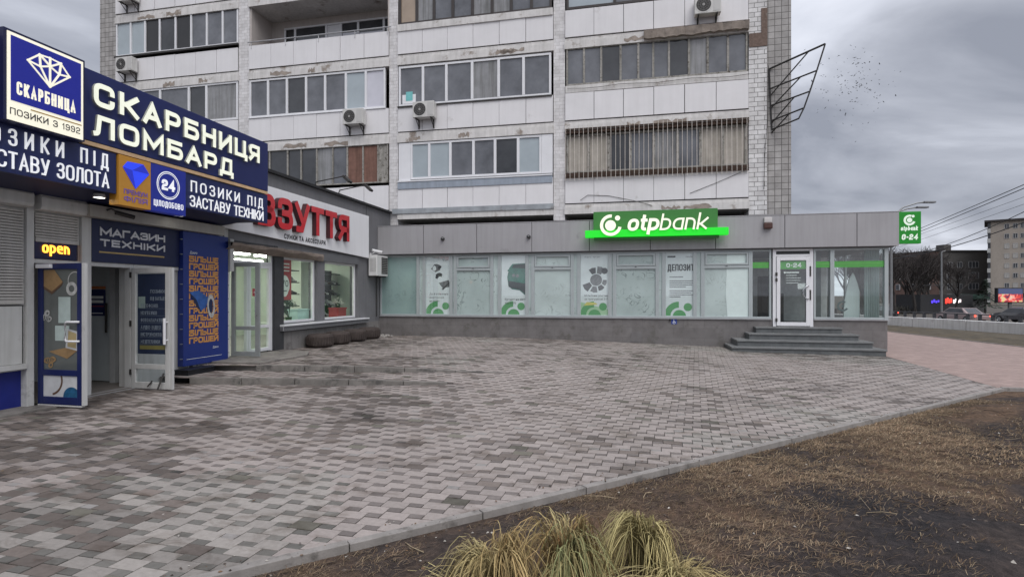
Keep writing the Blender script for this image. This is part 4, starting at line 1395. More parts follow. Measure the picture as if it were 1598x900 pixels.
# small fixtures on the front
def dome_cam(x, z, label):
    t = thing('dome_camera', label, 'security camera', (x, -0.16, z), 'dome cameras on the fascia')
    mb = MB(mat('camera_mount', (0.06, 0.06, 0.06), 0.4))
    mb.lathe([(0.0, -.002), (.07, -.002), (.07, -.035), (.05, -.05), (0, -.05)], (x, -0.156, z), 'y', 18)
    part('mount', mb, t, smooth=False)
    mb = MB(mat('camera_dome', (0.012, 0.012, 0.014), 0.08, coat=1.0))
    mb.lathe([(.058, -.045), (.056, -.07), (.045, -.10), (.025, -.118), (0, -.122)], (x, -0.156, z - .01), 'y', 18)
    part('dome', mb, t, smooth=True)
    return t
dc = dome_cam(2.40, 3.55, 'black dome camera on the second fascia panel from the left')
copy_tree(dc, (5.36, -0.16, 3.55), 'black dome camera beside the fascia joint left of the green sign')
al = thing('alarm_box', 'brown and white alarm box on the fascia right of the green sign', 'alarm', (12.62, -0.16, 3.6))
mb = MB(mat('alarm_white', (0.55, 0.53, 0.52), 0.5)); mb.box(12.51, 12.73, -0.26, -0.157, 3.80, 3.96); part('casing', mb, al, bevel=.02)
mb = MB(mat('alarm_brown', (0.075, 0.035, 0.028), 0.4, 0.2, 8)); mb.box(12.50, 12.74, -0.28, -0.157, 3.62, 3.798); part('lens', mb, al, bevel=.03)
hs = thing('access_sign', 'small blue wheelchair sign with a black bell button under the bank windows', 'sign', (9.95, -0.01, 0.8))
mb = MB(mat('sign_blue', (0.03, 0.06, 0.28), 0.5)); mb.box(9.86, 10.03, -0.012, -0.001, .74, .90)
mb.use(MATS['white_print'])
mb.disc((9.945, -.0135, .79), u_, w_, .042, 20, .030)
mb.box(9.93, 9.942, -.0145, -.013, .79, .86); mb.disc((9.936, -.0145, .875), u_, w_, .012, 10); mb.box(9.93, 9.98, -.0145, -.013, .80, .812)
part('panel', mb, hs)
mb = MB(metal_dk); mb.box(9.79, 9.84, -0.03, -0.001, .83, .90); part('bell_button', mb, hs)
mb = MB(mat('access_hatch', (0.145, 0.138, 0.138), 0.6)); mb.box(8.62, 8.98, -0.012, -0.001, 0.16, 0.46)
part('hatch', mb, bank)

# posters behind the glass
pw = mat('poster_white', (0.74, 0.76, 0.78), 0.6, 0.04)
pg = mat('poster_green', (0.13, 0.37, 0.16), 0.6, 0.04); pg2 = mat('poster_light_green', (0.42, 0.60, 0.40), 0.6, 0.04)
pk_ = mat('poster_ink', (0.06, 0.06, 0.065), 0.6); pgr = mat('poster_grey', (0.17, 0.17, 0.18), 0.6, 0.4, 14)
car_g = mat('poster_car_green', (0.03, 0.16, 0.12), 0.5, 0.35, 5); car_d = mat('poster_car_dark', (0.02, 0.035, 0.035), 0.5)
def arcs(mb, x0, x1, y, yel=False):
    """quarter ring, half disc and dot in the lower part of the poster"""
    w = x1 - x0
    def clipdisc(cx, cz, r, r0, a0, a1, m, yy):
        mb.use(m); n = 26
        for i in range(n):
            a, b = rad(a0 + (a1 - a0) * i / n), rad(a0 + (a1 - a0) * (i + 1) / n)
            q = [(cx + r * math.cos(a), cz + r * math.sin(a)), (cx + r * math.cos(b), cz + r * math.sin(b)), (cx + r0 * math.cos(b), cz + r0 * math.sin(b)), (cx + r0 * math.cos(a), cz + r0 * math.sin(a))]
            q = [(min(max(p[0], x0 + .01), x1 - .01), max(p[1], 1.0)) for p in q]
            mb.face([(p[0], yy, p[1]) for p in q])
    mb.use(pg2); mb.face([(x0 + .01, y - .001, 1.0), (x1 - .01, y - .001, 1.0), (x1 - .01, y - .001, 1.18), (x0 + .01, y - .001, 1.42)]) if yel else None
    clipdisc(x0 + .48 * w, 1.0, .44, .25, 90, 180, pg, y - .002)
    clipdisc(x0 + .50 * w, .98, .20, 0, 0, 180, pg, y - .003)
    clipdisc(x0 + .80 * w, 1.27, .125, 0, 0, 360, pg, y - .003)
def poster(x0, x1, label, fn, yel=False):
    mb = MB(pw); y = 0.052
    mb.box(x0, x1, y, y + .01, 0.99, 2.98)
    arcs(mb, x0, x1, y, yel)
    fn(mb, x0, x1, y)
    return single('window_poster', mb, label, 'poster', ((x0 + x1) / 2, y, 1.0), fix=False)
def blob(mb, cx, cz, rx, rz, y, m, a=0.0, n=14, seed=1, amp=.18):
    rr_ = random.Random(seed)
    mb.use(m)
    pts = []
    for i in range(n):
        t = 2 * math.pi * i / n
        k = 1 + rr_.uniform(-amp, amp)
        x, z = rx * k * math.cos(t), rz * k * math.sin(t)
        pts.append((cx + x * math.cos(a) - z * math.sin(a), y, cz + x * math.sin(a) + z * math.cos(a)))
    mb.face(pts)
def p_tools(mb, x0, x1, y):
    blob(mb, x0 + .36, 2.58, .17, .13, y - .002, pgr, .2, seed=3)
    blob(mb, x0 + .30, 2.56, .07, .09, y - .003, pw, .2, seed=13)
    blob(mb, x0 + .50, 2.60, .07, .05, y - .003, pk_, .5, seed=4)
    blob(mb, x0 + .46, 2.30, .13, .09, y - .002, pk_, .3, seed=5)
    blob(mb, x0 + .50, 2.22, .07, .06, y - .003, pw, .3, seed=15)
    mb.use(pgr); mb.face([(x0 + .46, y - .002, 2.06), (x0 + .82, y - .002, 2.16), (x0 + .88, y - .002, 1.93), (x0 + .60, y - .002, 1.88)])
    mb.use(pk_); mb.face([(x0 + .56, y - .003, 1.84), (x0 + .84, y - .003, 2.10), (x0 + .86, y - .003, 2.06), (x0 + .62, y - .003, 1.82)])
    for i, s_ in enumerate(('До 8 мільйонів', 'розстрочка', 'на мрію')):
        tiny(mb, s_, (x0 + .12, y, 1.65 - .12 * i), u_, w_, n_, .095, pk_)
    tiny(mb, 'кредит', (x0 + .60, y, 2.82), u_, w_, n_, .06, pk_)
def p_car(mb, x0, x1, y):
    mb.use(car_g); mb.face([(x0 + .24, y - .002, 1.95), (x0 + .20, y - .002, 2.25), (x0 + .27, y - .002, 2.55), (x0 + .38, y - .002, 2.68), (x1 - .01, y - .002, 2.70), (x1 - .01, y - .002, 1.62), (x0 + .62, y - .002, 1.80), (x0 + .36, y - .002, 1.84)])
    mb.use(car_d); mb.face([(x0 + .36, y - .003, 2.55), (x0 + .42, y - .003, 2.66), (x1 - .02, y - .003, 2.68), (x1 - .02, y - .003, 2.52)])
    mb.face([(x0 + .25, y - .003, 1.92), (x0 + .24, y - .003, 2.12), (x1 - .01, y - .003, 2.02), (x1 - .01, y - .003, 1.66), (x0 + .62, y - .003, 1.83), (x0 + .37, y - .003, 1.87)])
    mb.use(pgr); mb.disc((x0 + .42, y - .004, 2.30), u_, w_, .055, 14); mb.disc((x0 + .55, y - .004, 2.28), u_, w_, .055, 14)
    mb.use(car_g); mb.face([(x0 + .20, y - .003, 2.46), (x0 + .27, y - .003, 2.52), (x0 + .29, y - .003, 2.46), (x0 + .24, y - .003, 2.43)])
    tiny(mb, 'Кредит на авто', (x0 + .11, y - .003, 1.47), u_, w_, n_, .10, pk_)
    tiny(mb, 'від 0,01%', (x0 + .13, y - .003, 1.35), u_, w_, n_, .09, pk_)
def p_cycle(mb, x0, x1, y):
    for i in range(7):
        a = rad(200 + i * 42); a2 = rad(200 + i * 42 + 34)
        r1_ = (.46, .40, .36, .34, .42, .44, .40)[i]
        mb.use(pgr if i % 2 else pk_)
        if i == 4: continue
        c = (x0 + .50, 2.13)
        mb.face([(c[0] + .22 * math.cos(a), y - .002, c[1] + .22 * math.sin(a)), (c[0] + r1_ * math.cos(a), y - .002, c[1] + r1_ * math.sin(a)), (c[0] + r1_ * 1.03 * math.cos((a + a2) / 2), y - .002, c[1] + r1_ * 1.03 * math.sin((a + a2) / 2)), (c[0] + r1_ * math.cos(a2), y - .002, c[1] + r1_ * math.sin(a2)), (c[0] + .22 * math.cos(a2), y - .002, c[1] + .22 * math.sin(a2))])
    mb.use(pgr); mb.disc((x0 + .50, y - .003, 2.13), u_, w_, .19, 22)
    mb.use(pk_); mb.disc((x0 + .77, y - .003, 2.42), u_, w_, .10, 16)
    for i, s_ in enumerate(('Мільйонні рішення', 'за програмою 5-7-9', '')):
        if s_: tiny(mb, s_, (x0 + .12, y, 1.60 - .115 * i), u_, w_, n_, .088, pk_)
    tiny(mb, 'бізнес   кредит', (x0 + .13, y, 2.85), u_, w_, n_, .07, pgr)
    mb.use(mat('poster_yellow', (0.70, 0.62, 0.20), 0.5)); mb.face([(x0 + .10, y - .004, 1.30), (x0 + .55, y - .004, 1.34), (x0 + .48, y - .004, 1.40), (x0 + .20, y - .004, 1.42)])
def p_dep(mb, x0, x1, y):
    mb.use(pk_)
    text(mb, 'ДЕПОЗИТ', (x0 + .06, y, 2.40), u_, w_, n_, .21, .80, t=.17, gap=.06, r=.15, d1=.003)
    mb.box(x0 + .06, x0 + .30, y - .003, y - .001, 2.82, 2.87)
    tiny(mb, 'онлайн 18%', (x0 + .60, y, 2.82), u_, w_, n_, .06, pgr)
    for i, w2 in enumerate((.42, 0, .72, .74, .70, .50, 0, .74, .66, .72, .34)):
        if w2:
            mb.use(pgr); mb.box(x0 + .12, x0 + .12 + w2 * .98, y - .003, y - .001, 2.20 - i * .062, 2.222 - i * .062)
poster(1.72, 2.60, 'white poster of game controllers with green arcs, leftmost of the four in the bank windows', p_tools)
poster(4.39, 5.23, 'white poster showing a dark green car front in the bank window', p_car)
poster(7.03, 7.93, 'white poster with a ring of grey photographs and a yellow streak', p_cycle, True)
poster(9.69, 10.53, 'white deposit poster with paragraphs of text above green arcs', p_dep)
# ------------------------------------------------------------------ shoe shop (front on the plane x = 0, facing +x)
uS, wS, nS = (0, 1, 0), (0, 0, 1), (1, 0, 0)       # text runs away from the camera
shop = thing('shoe_shop', 'grey single-storey shoe shop with lit display windows between the pawnshop and the bank', 'shop', (0, -3.6, 0))
gr = mat('grey_render', (0.165, 0.165, 0.175), 0.8, 0.10, 1.5, 0.25, 40, streak=0.15, dirt=((0.12, 0.12, 0.125), 1.5, 0.3))
gr2 = mat('grey_render_lintel', (0.135, 0.137, 0.145), 0.7, 0.1, 2, 0.1)
pl = mat('shop_plinth', (0.215, 0.205, 0.20), 0.85, 0.15, 2, 0.3, 30, streak=0.25, dirt=((0.13, 0.12, 0.115), 2.0, 0.45))
D = -0.28
def wallbox(v0, v1, z0, z1, m, x0=D, x1=0.0):
    mb.box(x0, x1, -v1, -v0, z0, z1, m)
mb = MB(gr)
wallbox(-0.9, 1.55, 0.75, 2.86, gr); wallbox(3.50, 3.88, 0.93, 2.62, gr)
wallbox(1.55, 5.70, 2.62, 2.86, gr2, D, 0.05); wallbox(1.55, 5.70, 0.70, 0.93, gr)
wallbox(-0.9, 7.36, 2.86, 4.62, gr)
wallbox(1.55, 5.42, -0.2, 0.70, pl, D, 0.012); wallbox(-0.9, 1.55, -0.2, 0.75, pl, D, 0.012)
part('wall', mb, shop)
mb = MB(mat('jamb_dark', (0.045, 0.046, 0.05), 0.6, 0.15)); mb.box(-0.20, 0.03, -5.80, -5.44, 0.1, 2.86)
mb.box(-0.20, 0.02, -7.36, -5.80, 2.70, 2.859)
part('door_surround', mb, shop)
mb = MB(mat('roof_edge', (0.022, 0.022, 0.024), 0.6, 0.2)); mb.box(-0.35, 0.10, -7.5, 0.88, 4.622, 4.69)
part('roof_edge', mb, shop)
mb = MB(mat('roof_felt_grey', (0.07, 0.07, 0.07), 0.9)); mb.box(-8, -0.36, -7.4, 0.85, 4.55, 4.66); mb.box(-8, -7.8, -7.4, 0.85, 0, 4.55)
part('roof', mb, shop)
mb = MB(mat('lead_joint', (0.03, 0.03, 0.032), 0.7)); mb.box(0.0, 0.006, -0.985, -0.965, 4.28, 4.62)
part('joint', mb, shop)
# interior
inn = mat('shop_wall_green', (0.66, 0.71, 0.63), 0.8, 0.03)
mb = MB(inn)
mb.box(-4.6, -4.5, -7.3, -1.0, 0.2, 2.9); mb.box(-4.5, -0.3, -1.1, -1.0, 0.2, 2.9); mb.box(-4.5, -0.3, -7.34, -7.30, 0.2, 2.9)
mb.box(-4.5, -0.3, -7.3, -1.1, 2.80, 2.86); mb.box(-0.80, -0.75, -3.52, -2.92, 0.8, 2.8)
mb.use(mat('shop_floor', (0.30, 0.29, 0.27), 0.4)); mb.box(-4.5, -0.28, -7.3, -1.1, 0.22, 0.27)
mb.use(inn); mb.box(-0.9, -0.28, -5.42, -1.5, 0.85, 0.93)
part('sales_room', mb, shop)
tube_m = emis('tube_glow', (1.0, 1.0, 0.95), 14.0, (0.9, 0.9, 0.9))
tb = None
for i, (x, y) in enumerate(((-1.5, -6.9), (-1.5, -5.4), (-1.5, -3.9), (-1.5, -2.4), (-3.2, -6.2), (-3.2, -4.4), (-3.2, -2.6))):
    if tb is None:
        tb = thing('ceiling_light', 'lit fluorescent ceiling light inside the shoe shop', 'ceiling light', (x, y, 2.72), 'fluorescent lights in the shoe shop')
        mb = MB(tube_m); mb.box(x - .1, x + .1, y - .55, y + .55, 2.72, 2.76); part('tube', mb, tb)
        mb = MB(upvc); mb.box(x - .13, x + .13, y - .58, y + .58, 2.761, 2.80); part('housing', mb, tb)
    else:
        copy_tree(tb, (x, y, 2.72), 'lit fluorescent ceiling light inside the shoe shop')
# display windows
shopg = clear_glass('display_glass', (0.88, 0.95, 0.88))
for i, (v0, v1) in enumerate(((3.90, 5.44), (1.57, 3.48))):
    mb = MB(upvc)
    f = .06
    mb.box(-.16, -.08, -v1, -v1 + f, .93, 2.62); mb.box(-.16, -.08, -v0 - f, -v0, .93, 2.62)
    mb.box(-.16, -.08, -v1 + f, -v0 - f, .93, .93 + f); mb.box(-.16, -.08, -v1 + f, -v0 - f, 2.62 - f, 2.62)
    w = part('window', mb, shop, bevel=.004)
    mb = MB(shopg); mb.face([(-.12, -v1 + .03, .96), (-.12, -v0 - .03, .96), (-.12, -v0 - .03, 2.59), (-.12, -v1 + .03, 2.59)]); part('pane', mb, w)
mb = MB(upvc); mb.box(-.08, .16, -5.60, -1.05, .86, .90)
mb.use(gr2); mb.box(-.02, .13, -5.60, -1.05, .745, .855)
part('sill', mb, shop, bevel=.004)
# sale poster in the first window
mb = MB(mat('sale_red', (0.42, 0.045, 0.055), 0.5)); y0 = -5.40
mb.box(-.16, -.155, -5.34, -4.86, 1.52, 2.58)
mb.use(MATS['white_print'])
n_ = 24
cyy, czz = -5.14, 1.88
mb.face([(-.150, cyy + (.20 if math.sin(2 * math.pi * i / n_) > -.3 else .17) * math.cos(2 * math.pi * i / n_) , czz + .28 * math.sin(2 * math.pi * i / n_) - .0) for i in range(n_)])
mb.use(MATS['grey_print']); text(mb, '70', (-.148, -5.27, 1.86), uS, wS, nS, .17, .27, t=.18, r=.3)
mb.box(-.148, -.146, -5.22, -5.06, 1.74, 1.77)
mb.use(MATS['white_print'])
for i in range(3): mb.box(-.154, -.150, -5.27, -4.95, 2.26 + i * .09, 2.29 + i * .09)
single('sale_poster', mb, 'red sale poster with a white 70 drop inside the shoe shop window', 'poster', (-.16, -5.1, 1.5), fix=False)
# goods
def shelf_unit(y0, y1, z0, z1, x0, x1, label, col, seed):
    t = thing('display_shelf', label, 'shelf', ((x0 + x1) / 2, (y0 + y1) / 2, z0))
    mb = MB(mat('shelf_dark', (0.025, 0.03, 0.032), 0.6))
    mb.box(x0, x0 + .03, y0, y1, z0, z1)
    for q in range(5):
        z = z0 + (z1 - z0) * q / 4.4
        mb.box(x0 + .03, x1, y0, y1, z, z + .025)
    part('rack', mb, t)
    rr_ = random.Random(seed)
    cs = [mat('shoe_black', (0.02, 0.02, 0.02), 0.4), mat('shoe_white', (0.7, 0.7, 0.68), 0.5), mat('shoe_brown', (0.10, 0.05, 0.03), 0.5), mat('shoe_grey', (0.2, 0.2, 0.2), 0.6)]
    for q in range(4):
        z = z0 + (z1 - z0) * q / 4.4 + .027
        y = y0 + .06
        while y < y1 - .1:
            mb = MB(rr_.choice(cs)); h = rr_.uniform(.07, .2)
            mb.prism([(x0 + .06, y, z), (x0 + .30, y, z), (x0 + .31, y, z + .04), (x0 + .20, y, z + .08), (x0 + .14, y, z + h), (x0 + .06, y, z + h)], (0, .075, 0))
            part('shoe', mb, t, bevel=.008)
            y += rr_.uniform(.12, .2)
    return t
shelf_unit(-3.55, -2.98, .95, 2.5, -1.5, -1.15, 'dark rack of shoes behind the red sale poster', None, 3)
shelf_unit(-2.25, -1.15, .95, 2.45, -1.2, -.85, 'dark rack of shoes in the window nearest the bank', None, 5)
mb = MB(mat('gift_box_red', (0.35, 0.03, 0.03), 0.5)); mb.box(-.62, -.30, -2.25, -1.75, .935, 1.20); mb.box(-.64, -.28, -2.27, -1.73, 1.201, 1.25)
single('display_box', mb, 'red box with white flowers on it in the shoe shop window', 'box', (-.45, -2.0, .93), bevel=.006)
mb = MB(mat('gift_box_mint', (0.50, 0.68, 0.66), 0.5)); mb.box(-.55, -.26, -4.42, -3.80, .935, 1.22); mb.box(-.57, -.24, -4.44, -3.78, 1.221, 1.26)
single('display_box', mb, 'pale mint box standing in the shoe shop window', 'box', (-.4, -4.1, .93), bevel=.006)
fl_g = mat('leaf_dark_green', (0.03, 0.07, 0.035), 0.6, 0.3, 20); fl_w = mat('flower_white', (0.7, 0.68, 0.62), 0.6)
for (px_, py_, pz_, nm, s_) in ((-.45, -2.0, 1.25, 'artificial plant with white flowers on the red box in the shop window', 1), (-.4, -4.62, 1.0, 'dark leafy plant beside the mint box in the shop window', 2)):
    t = thing('potted_plant', nm, 'plant', (px_, py_, pz_ if s_ == 1 else .935))
    rr_ = random.Random(s_)
    mb = MB(fl_g if s_ == 2 else fl_w)
    for i in range(90):
        a, b, r_ = rr_.uniform(0, 6.28), rr_.uniform(-.2, 1.4), rr_.uniform(.04, .20)
        c = Vector((px_ + r_ * math.cos(a) * math.cos(b), py_ + r_ * math.sin(a) * math.cos(b), pz_ + (.12 if s_ == 1 else .36) + r_ * math.sin(b)))
        d = Vector((rr_.uniform(-1, 1), rr_.uniform(-1, 1), rr_.uniform(-1, 1))).normalized() * .035
        e = d.cross(Vector((rr_.uniform(-1, 1), rr_.uniform(-1, 1), .3))).normalized() * .018
        mb.face([c - d, c - e, c + d, c + e])
    part('leaves' if s_ == 2 else 'flowers', mb, t, fix=False)
    mb = MB(fl_g)
    zb_ = 1.252 if s_ == 1 else .937
    mb.lathe([(0, 0), (.07, 0), (.09, .12), (0, .12)], (px_, py_, zb_), 'z', 14)
    for i in range(6):
        mb.tube([(px_, py_, zb_ + .1), (px_ + rr_.uniform(-.12, .12), py_ + rr_.uniform(-.12, .12), zb_ + rr_.uniform(.2, .5))], .008, 4)
    part('pot', mb, t)
# entrance: fixed right-hand leaf, transom and a leaf standing open
df = MB(upvc)
df.box(-.12, -.04, -5.86, -5.80, .28, 2.72); df.box(-.12, -.04, -7.33, -7.27, .28, 2.72)
df.box(-.12, -.04, -7.27, -5.86, 2.66, 2.72); df.box(-.12, -.04, -7.27, -5.86, 2.37, 2.44); df.box(-.12, -.04, -6.72, -6.66, .28, 2.37)
ds = part('door_frame', df, shop, bevel=.004)
mb = MB(upvc)
mb.box(-.10, -.03, -5.94, -5.865, .30, 2.36); mb.box(-.10, -.03, -6.655, -6.58, .30, 2.36); mb.box(-.10, -.03, -6.58, -5.94, .30, .38); mb.box(-.10, -.03, -6.58, -5.94, 2.29, 2.36); mb.box(-.10, -.03, -6.58, -5.94, .86, .93)
dl_ = part('door', mb, shop, 'closed white framed glass leaf with a red sticker', bevel=.004)
mb = MB(shopg); mb.face([(-.067, -6.6, .36), (-.067, -5.92, .36), (-.067, -5.92, 2.31), (-.067, -6.6, 2.31)]); part('pane', mb, dl_)
mb = MB(MATS['sale_red']); mb.box(-.060, -.056, -6.50, -6.22, 1.62, 1.80)
mb.use(MATS['white_print']); mb.box(-.0555, -.054, -6.46, -6.26, 1.70, 1.72)
part('sticker', mb, dl_)
mb = MB(shopg); mb.face([(-.087, -7.28, 2.43), (-.087, -5.85, 2.43), (-.087, -5.85, 2.67), (-.087, -7.28, 2.67)]); part('pane', mb, ds)
gfr = mat('door_grey_frame', (0.24, 0.255, 0.255), 0.5, 0.08)
mb = MB(gfr)   # open leaf swings out from the left jamb
yo, zb_, zt_ = -7.22, .31, 2.36
mb.box(.0, .09, yo - .05, yo, zb_, zt_); mb.box(.60, .70, yo - .05, yo, zb_, zt_); mb.box(.09, .60, yo - .05, yo, zb_, zb_ + .10); mb.box(.09, .60, yo - .05, yo, zt_ - .09, zt_); mb.box(.09, .60, yo - .05, yo, .88, .96)
dl2 = part('door', mb, shop, 'grey framed glass leaf standing open', bevel=.004)
mb = MB(shopg); mb.face([(.07, yo - .025, .38), (.62, yo - .025, .38), (.62, yo - .025, 2.30), (.07, yo - .025, 2.30)]); part('pane', mb, dl2)
mb = MB(MATS['chrome']); mb.tube([(.65, yo - .10, 1.15), (.65, yo - .10, 1.75)], .016, 8)
for z in (1.2, 1.7): mb.tube([(.65, yo - .10, z), (.65, yo - .045, z)], .012, 6)
part('handle', mb, dl2)
# doorstep
mb = MB(mat('doorstep_concrete', (0.19, 0.175, 0.16), 0.85, 0.22, 3, 0.4, 40, dirt=((0.09, 0.08, 0.075), 2.2, 0.5)))
mb.prism([(0.0, -8.0, -.1), (1.28, -8.0, -.1), (1.28, -6.35, -.1), (.95, -5.75, -.1), (0.0, -5.4, -.1)], (0, 0, .375))
single('doorstep', mb, 'worn concrete doorstep slab in front of the shoe shop entrance', 'doorstep', (.6, -7, 0), bevel=.012)
# sign
ss = thing('shop_sign', 'white sign panel with thick red letters over the shoe shop windows', 'sign', (.1, -4.2, 2.9))
mb = MB(mat('sign_white', (0.80, 0.80, 0.82), 0.4, 0.03, 1, streak=.05))
mb.prism([(.055, -7.9, 3.10), (.055, -1.0, 2.87), (.055, -1.0, 4.265), (.055, -7.9, 4.265)], (.055, 0, 0))
part('panel', mb, ss, bevel=.006)
mb = MB(mat('letter_red', (0.56, 0.018, 0.028), 0.35, 0.05, coat=.3))
text(mb, 'ВЗУТТЯ', (.112, -6.70, 3.27), uS, wS, nS, .77, 4.18, t=.20, gap=.11, r=.36, d0=0.0, d1=.13, side=mat('letter_return', (0.055, 0.012, 0.016), 0.5))
part('lettering', mb, ss, fix=False)
mb = MB(pk_); text(mb, 'СУМКИ ТА АКСЕСУАРИ', (.112, -5.55, 3.065), uS, wS, nS, .125, 1.90, t=.22, gap=.14, r=.25)
part('subtitle', mb, ss, fix=False)
# rolled awning under the sign
mb = MB(mat('awning_cloth', (0.25, 0.205, 0.175), 0.85, 0.18, 4, 0.4, 18, streak=.2))
for i in range(16):
    ya, yb_ = -7.6 + i * .245, -7.6 + (i + 1) * .245
    def prof(y, i_):
        s_ = 1 - max(0, (y + 5.6) / 2.0) ** 1.5 if y > -5.6 else 1
        return [(.06, 2.80), (.06 + .26 * s_, 2.77 + .015 * math.sin(i_ * 2.1)), (.08 + .22 * s_, 2.71 + .02 * math.sin(i_ * 1.3)), (.07, 2.60)]
    A_, B_ = prof(ya, i), prof(yb_, i + 1)
    for q in range(3):
        mb.face([(A_[q][0], ya, A_[q][1]), (B_[q][0], yb_, B_[q][1]), (B_[q + 1][0], yb_, B_[q + 1][1]), (A_[q + 1][0], ya, A_[q + 1][1])])
single('awning', mb, 'sagging brown cloth awning folded under the white shoe shop sign', 'awning', (.1, -6, 2.8), fix=False)
# air conditioner and camera by the inner corner
t = thing('air_conditioner', 'white air conditioner on the shoe shop wall in the corner by the bank', 'air conditioner', (0, -.5, 2.29), 'air conditioners on the shops')
mb = MB(mat('ac_white', (0.66, 0.655, 0.645), 0.45, 0.05, streak=.1)); mb.box(.06, .37, -.93, -.10, 2.29, 2.98); part('casing', mb, t, bevel=.015)
mb = MB(acd); mb.box(.371, .378, -.60, -.14, 2.36, 2.92)
mb.use(acw)
for i in range(9): mb.box(.379, .385, -.60, -.14, 2.38 + i * .06, 2.387 + i * .06)
part('fan_grille', mb, t)
mb = MB(acd)
for i in range(5): mb.box(.12 + i * .045, .13 + i * .045, -.934, -.931, 2.42, 2.88)
part('side_vents', mb, t)
mb = MB(metal_dk); mb.box(0.001, .36, -.80, -.76, 2.25, 2.286); mb.box(0.001, .36, -.26, -.22, 2.25, 2.286); mb.tube([(.05, -.3, 2.25), (.05, -.3, .9)], .02, 6)
part('bracket', mb, t)
t = thing('bullet_camera', 'white bullet camera above the air conditioner in the shop corner', 'security camera', (.02, -.55, 3.1))
mb = MB(mat('camera_white', (0.68, 0.68, 0.68), 0.4)); mb.tube([(.10, -.75, 3.16), (.34, -.50, 3.10)], .045, 12); part('body', mb, t)
mb = MB(metal_dk); mb.tube([(.34, -.50, 3.10), (.352, -.487, 3.097)], .036, 12); part('lens', mb, t)
mb = MB(MATS['camera_white']); mb.tube([(.015, -.68, 3.02), (.12, -.70, 3.06), (.16, -.69, 3.11)], .018, 6); mb.box(.0, .02, -.74, -.62, 2.97, 3.07); part('bracket', mb, t)
# gooseneck floodlights on the roof edge
def flood(y, label):
    t = thing('arm_floodlight', label, 'floodlight', (.05, y, 4.69), 'arm floodlights over the shoe shop sign')
    mb = MB(metal_dk)
    mb.tube([(.0, y, 4.68), (.04, y, 4.80), (.95, y, 4.93)], .016, 6); part('arm', mb, t)
    mb = MB(metal_dk)
    mb.prism([(.86, y - .10, 4.90), (1.06, y - .10, 4.72), (1.10, y - .10, 4.77), (.93, y - .10, 4.93)], (0, .2, 0)); part('lamp_head', mb, t)
    return t
f1 = flood(-2.75, 'black arm floodlight over the right end of the shoe shop sign')
copy_tree(f1, (.05, -4.0, 4.69), 'black arm floodlight just left of the other one over the shoe shop sign')
# tyres used as planters along the wall
tm = mat('painted_tyre', (0.052, 0.040, 0.036), 0.85, 0.3, 8, 0.5, 30, dirt=((0.10, 0.085, 0.075), 5, 0.4))
t = thing('tyre_planter', '', 'tyre', (.37, -4.35, 0), 'old tyres laid along the shoe shop wall')
zt = zg(.4, -4.3, 0)
mb = MB(tm)
mb.lathe([(.19, .03), (.25, .01), (.31, .02), (.345, .07), (.352, .18), (.345, .28), (.31, .345), (.25, .36), (.20, .335), (.185, .26), (.19, .03)], (.37, -4.35, zt), 'z', 36)
part('tyre', mb, t, smooth=True)
mb = MB(tm)
for i in range(30):
    a = 2 * math.pi * i / 30
    c_, s_ = math.cos(a), math.sin(a)
    o_ = Vector((.37 + c_ * .349, -4.35 + s_ * .349, zt + .18))
    tx = Vector((-s_, c_, 0)) * .022
    rx = Vector((c_, s_, 0)) * .012
    mb.prism([o_ - tx - Vector((0, 0, .11)), o_ + tx - Vector((0, 0, .09)), o_ + tx + Vector((0, 0, .10)), o_ - tx + Vector((0, 0, .11))], rx)
part('tread', mb, t)
mb = MB(soil); mb.lathe([(0, .25), (.12, .26), (.195, .22)], (.37, -4.35, zt), 'z', 20)
part('earth', mb, t)
t['label'] = 'dark old tyre laid flat by the shoe shop wall, first of four from the doorstep'
copy_tree(t, (.37, -3.42, .004), 'dark old tyre laid flat by the shoe shop wall, second of four from the doorstep', .6)
copy_tree(t, (.37, -2.45, .006), 'dark old tyre laid flat by the shoe shop wall, third of four from the doorstep', 1.3)
copy_tree(t, (.37, -1.50, .008), 'dark old tyre laid flat by the shoe shop wall, last of four, nearest the bank', 2.1)
# small heap of pale rubble in the corner
mb = MB(mat('rubble', (0.35, 0.33, 0.31), 0.9, 0.3, 20))
for i in range(22):
    c = Vector((.25 + R.uniform(0, .5), -.75 + R.uniform(-.25, .25), zg(.4, -.7, 0) + R.uniform(.01, .05)))
    s_ = R.uniform(.02, .05)
    mb.prism([c + Vector((R.uniform(-s_, s_), R.uniform(-s_, s_), -.03)) for _ in range(1)] + [c + Vector((s_, 0, 0)), c + Vector((0, s_, 0)), c + Vector((-s_, 0, .01))], (0, 0, s_))
single('rubble', mb, None, None, (.4, -.7, 0), kind='stuff')
props(bpy.data.objects['rubble'], 'pale rubble in the corner between shoe shop and bank', 'rubble')

# ------------------------------------------------------------------ pawnshop (same front line, nearer the camera)
pawn = thing('pawnshop_building', 'low white pawnshop with roller shutters and two open doors under a big navy sign', 'shop', (0, -10, 0))
white = mat('pawn_white', (0.52, 0.52, 0.51), 0.55, 0.07, 2, streak=.18, dirt=((0.32, 0.31, 0.30), 2.2, 0.3))
shut = mat('shutter_slats', (0.47, 0.455, 0.435), 0.5, 0.06, 2, streak=.2)
navy = mat('navy', (0.012, 0.020, 0.105), 0.4, 0.08, 2)
navy_d = mat('navy_dark', (0.008, 0.011, 0.055), 0.45, 0.1)
blue_w = mat('blue_paint', (0.010, 0.018, 0.17), 0.5, 0.1)
mb = MB(white)
mb.box(-.25, -.001, -8.73, -7.36, -.1, 3.1); mb.box(-.25, -.02, -9.74, -8.73, -.1, 3.1)
mb.box(-.25, -.001, -10.50, -9.74, 2.14, 3.1); mb.box(-.25, -.001, -11.36, -10.66, 2.45, 3.1)
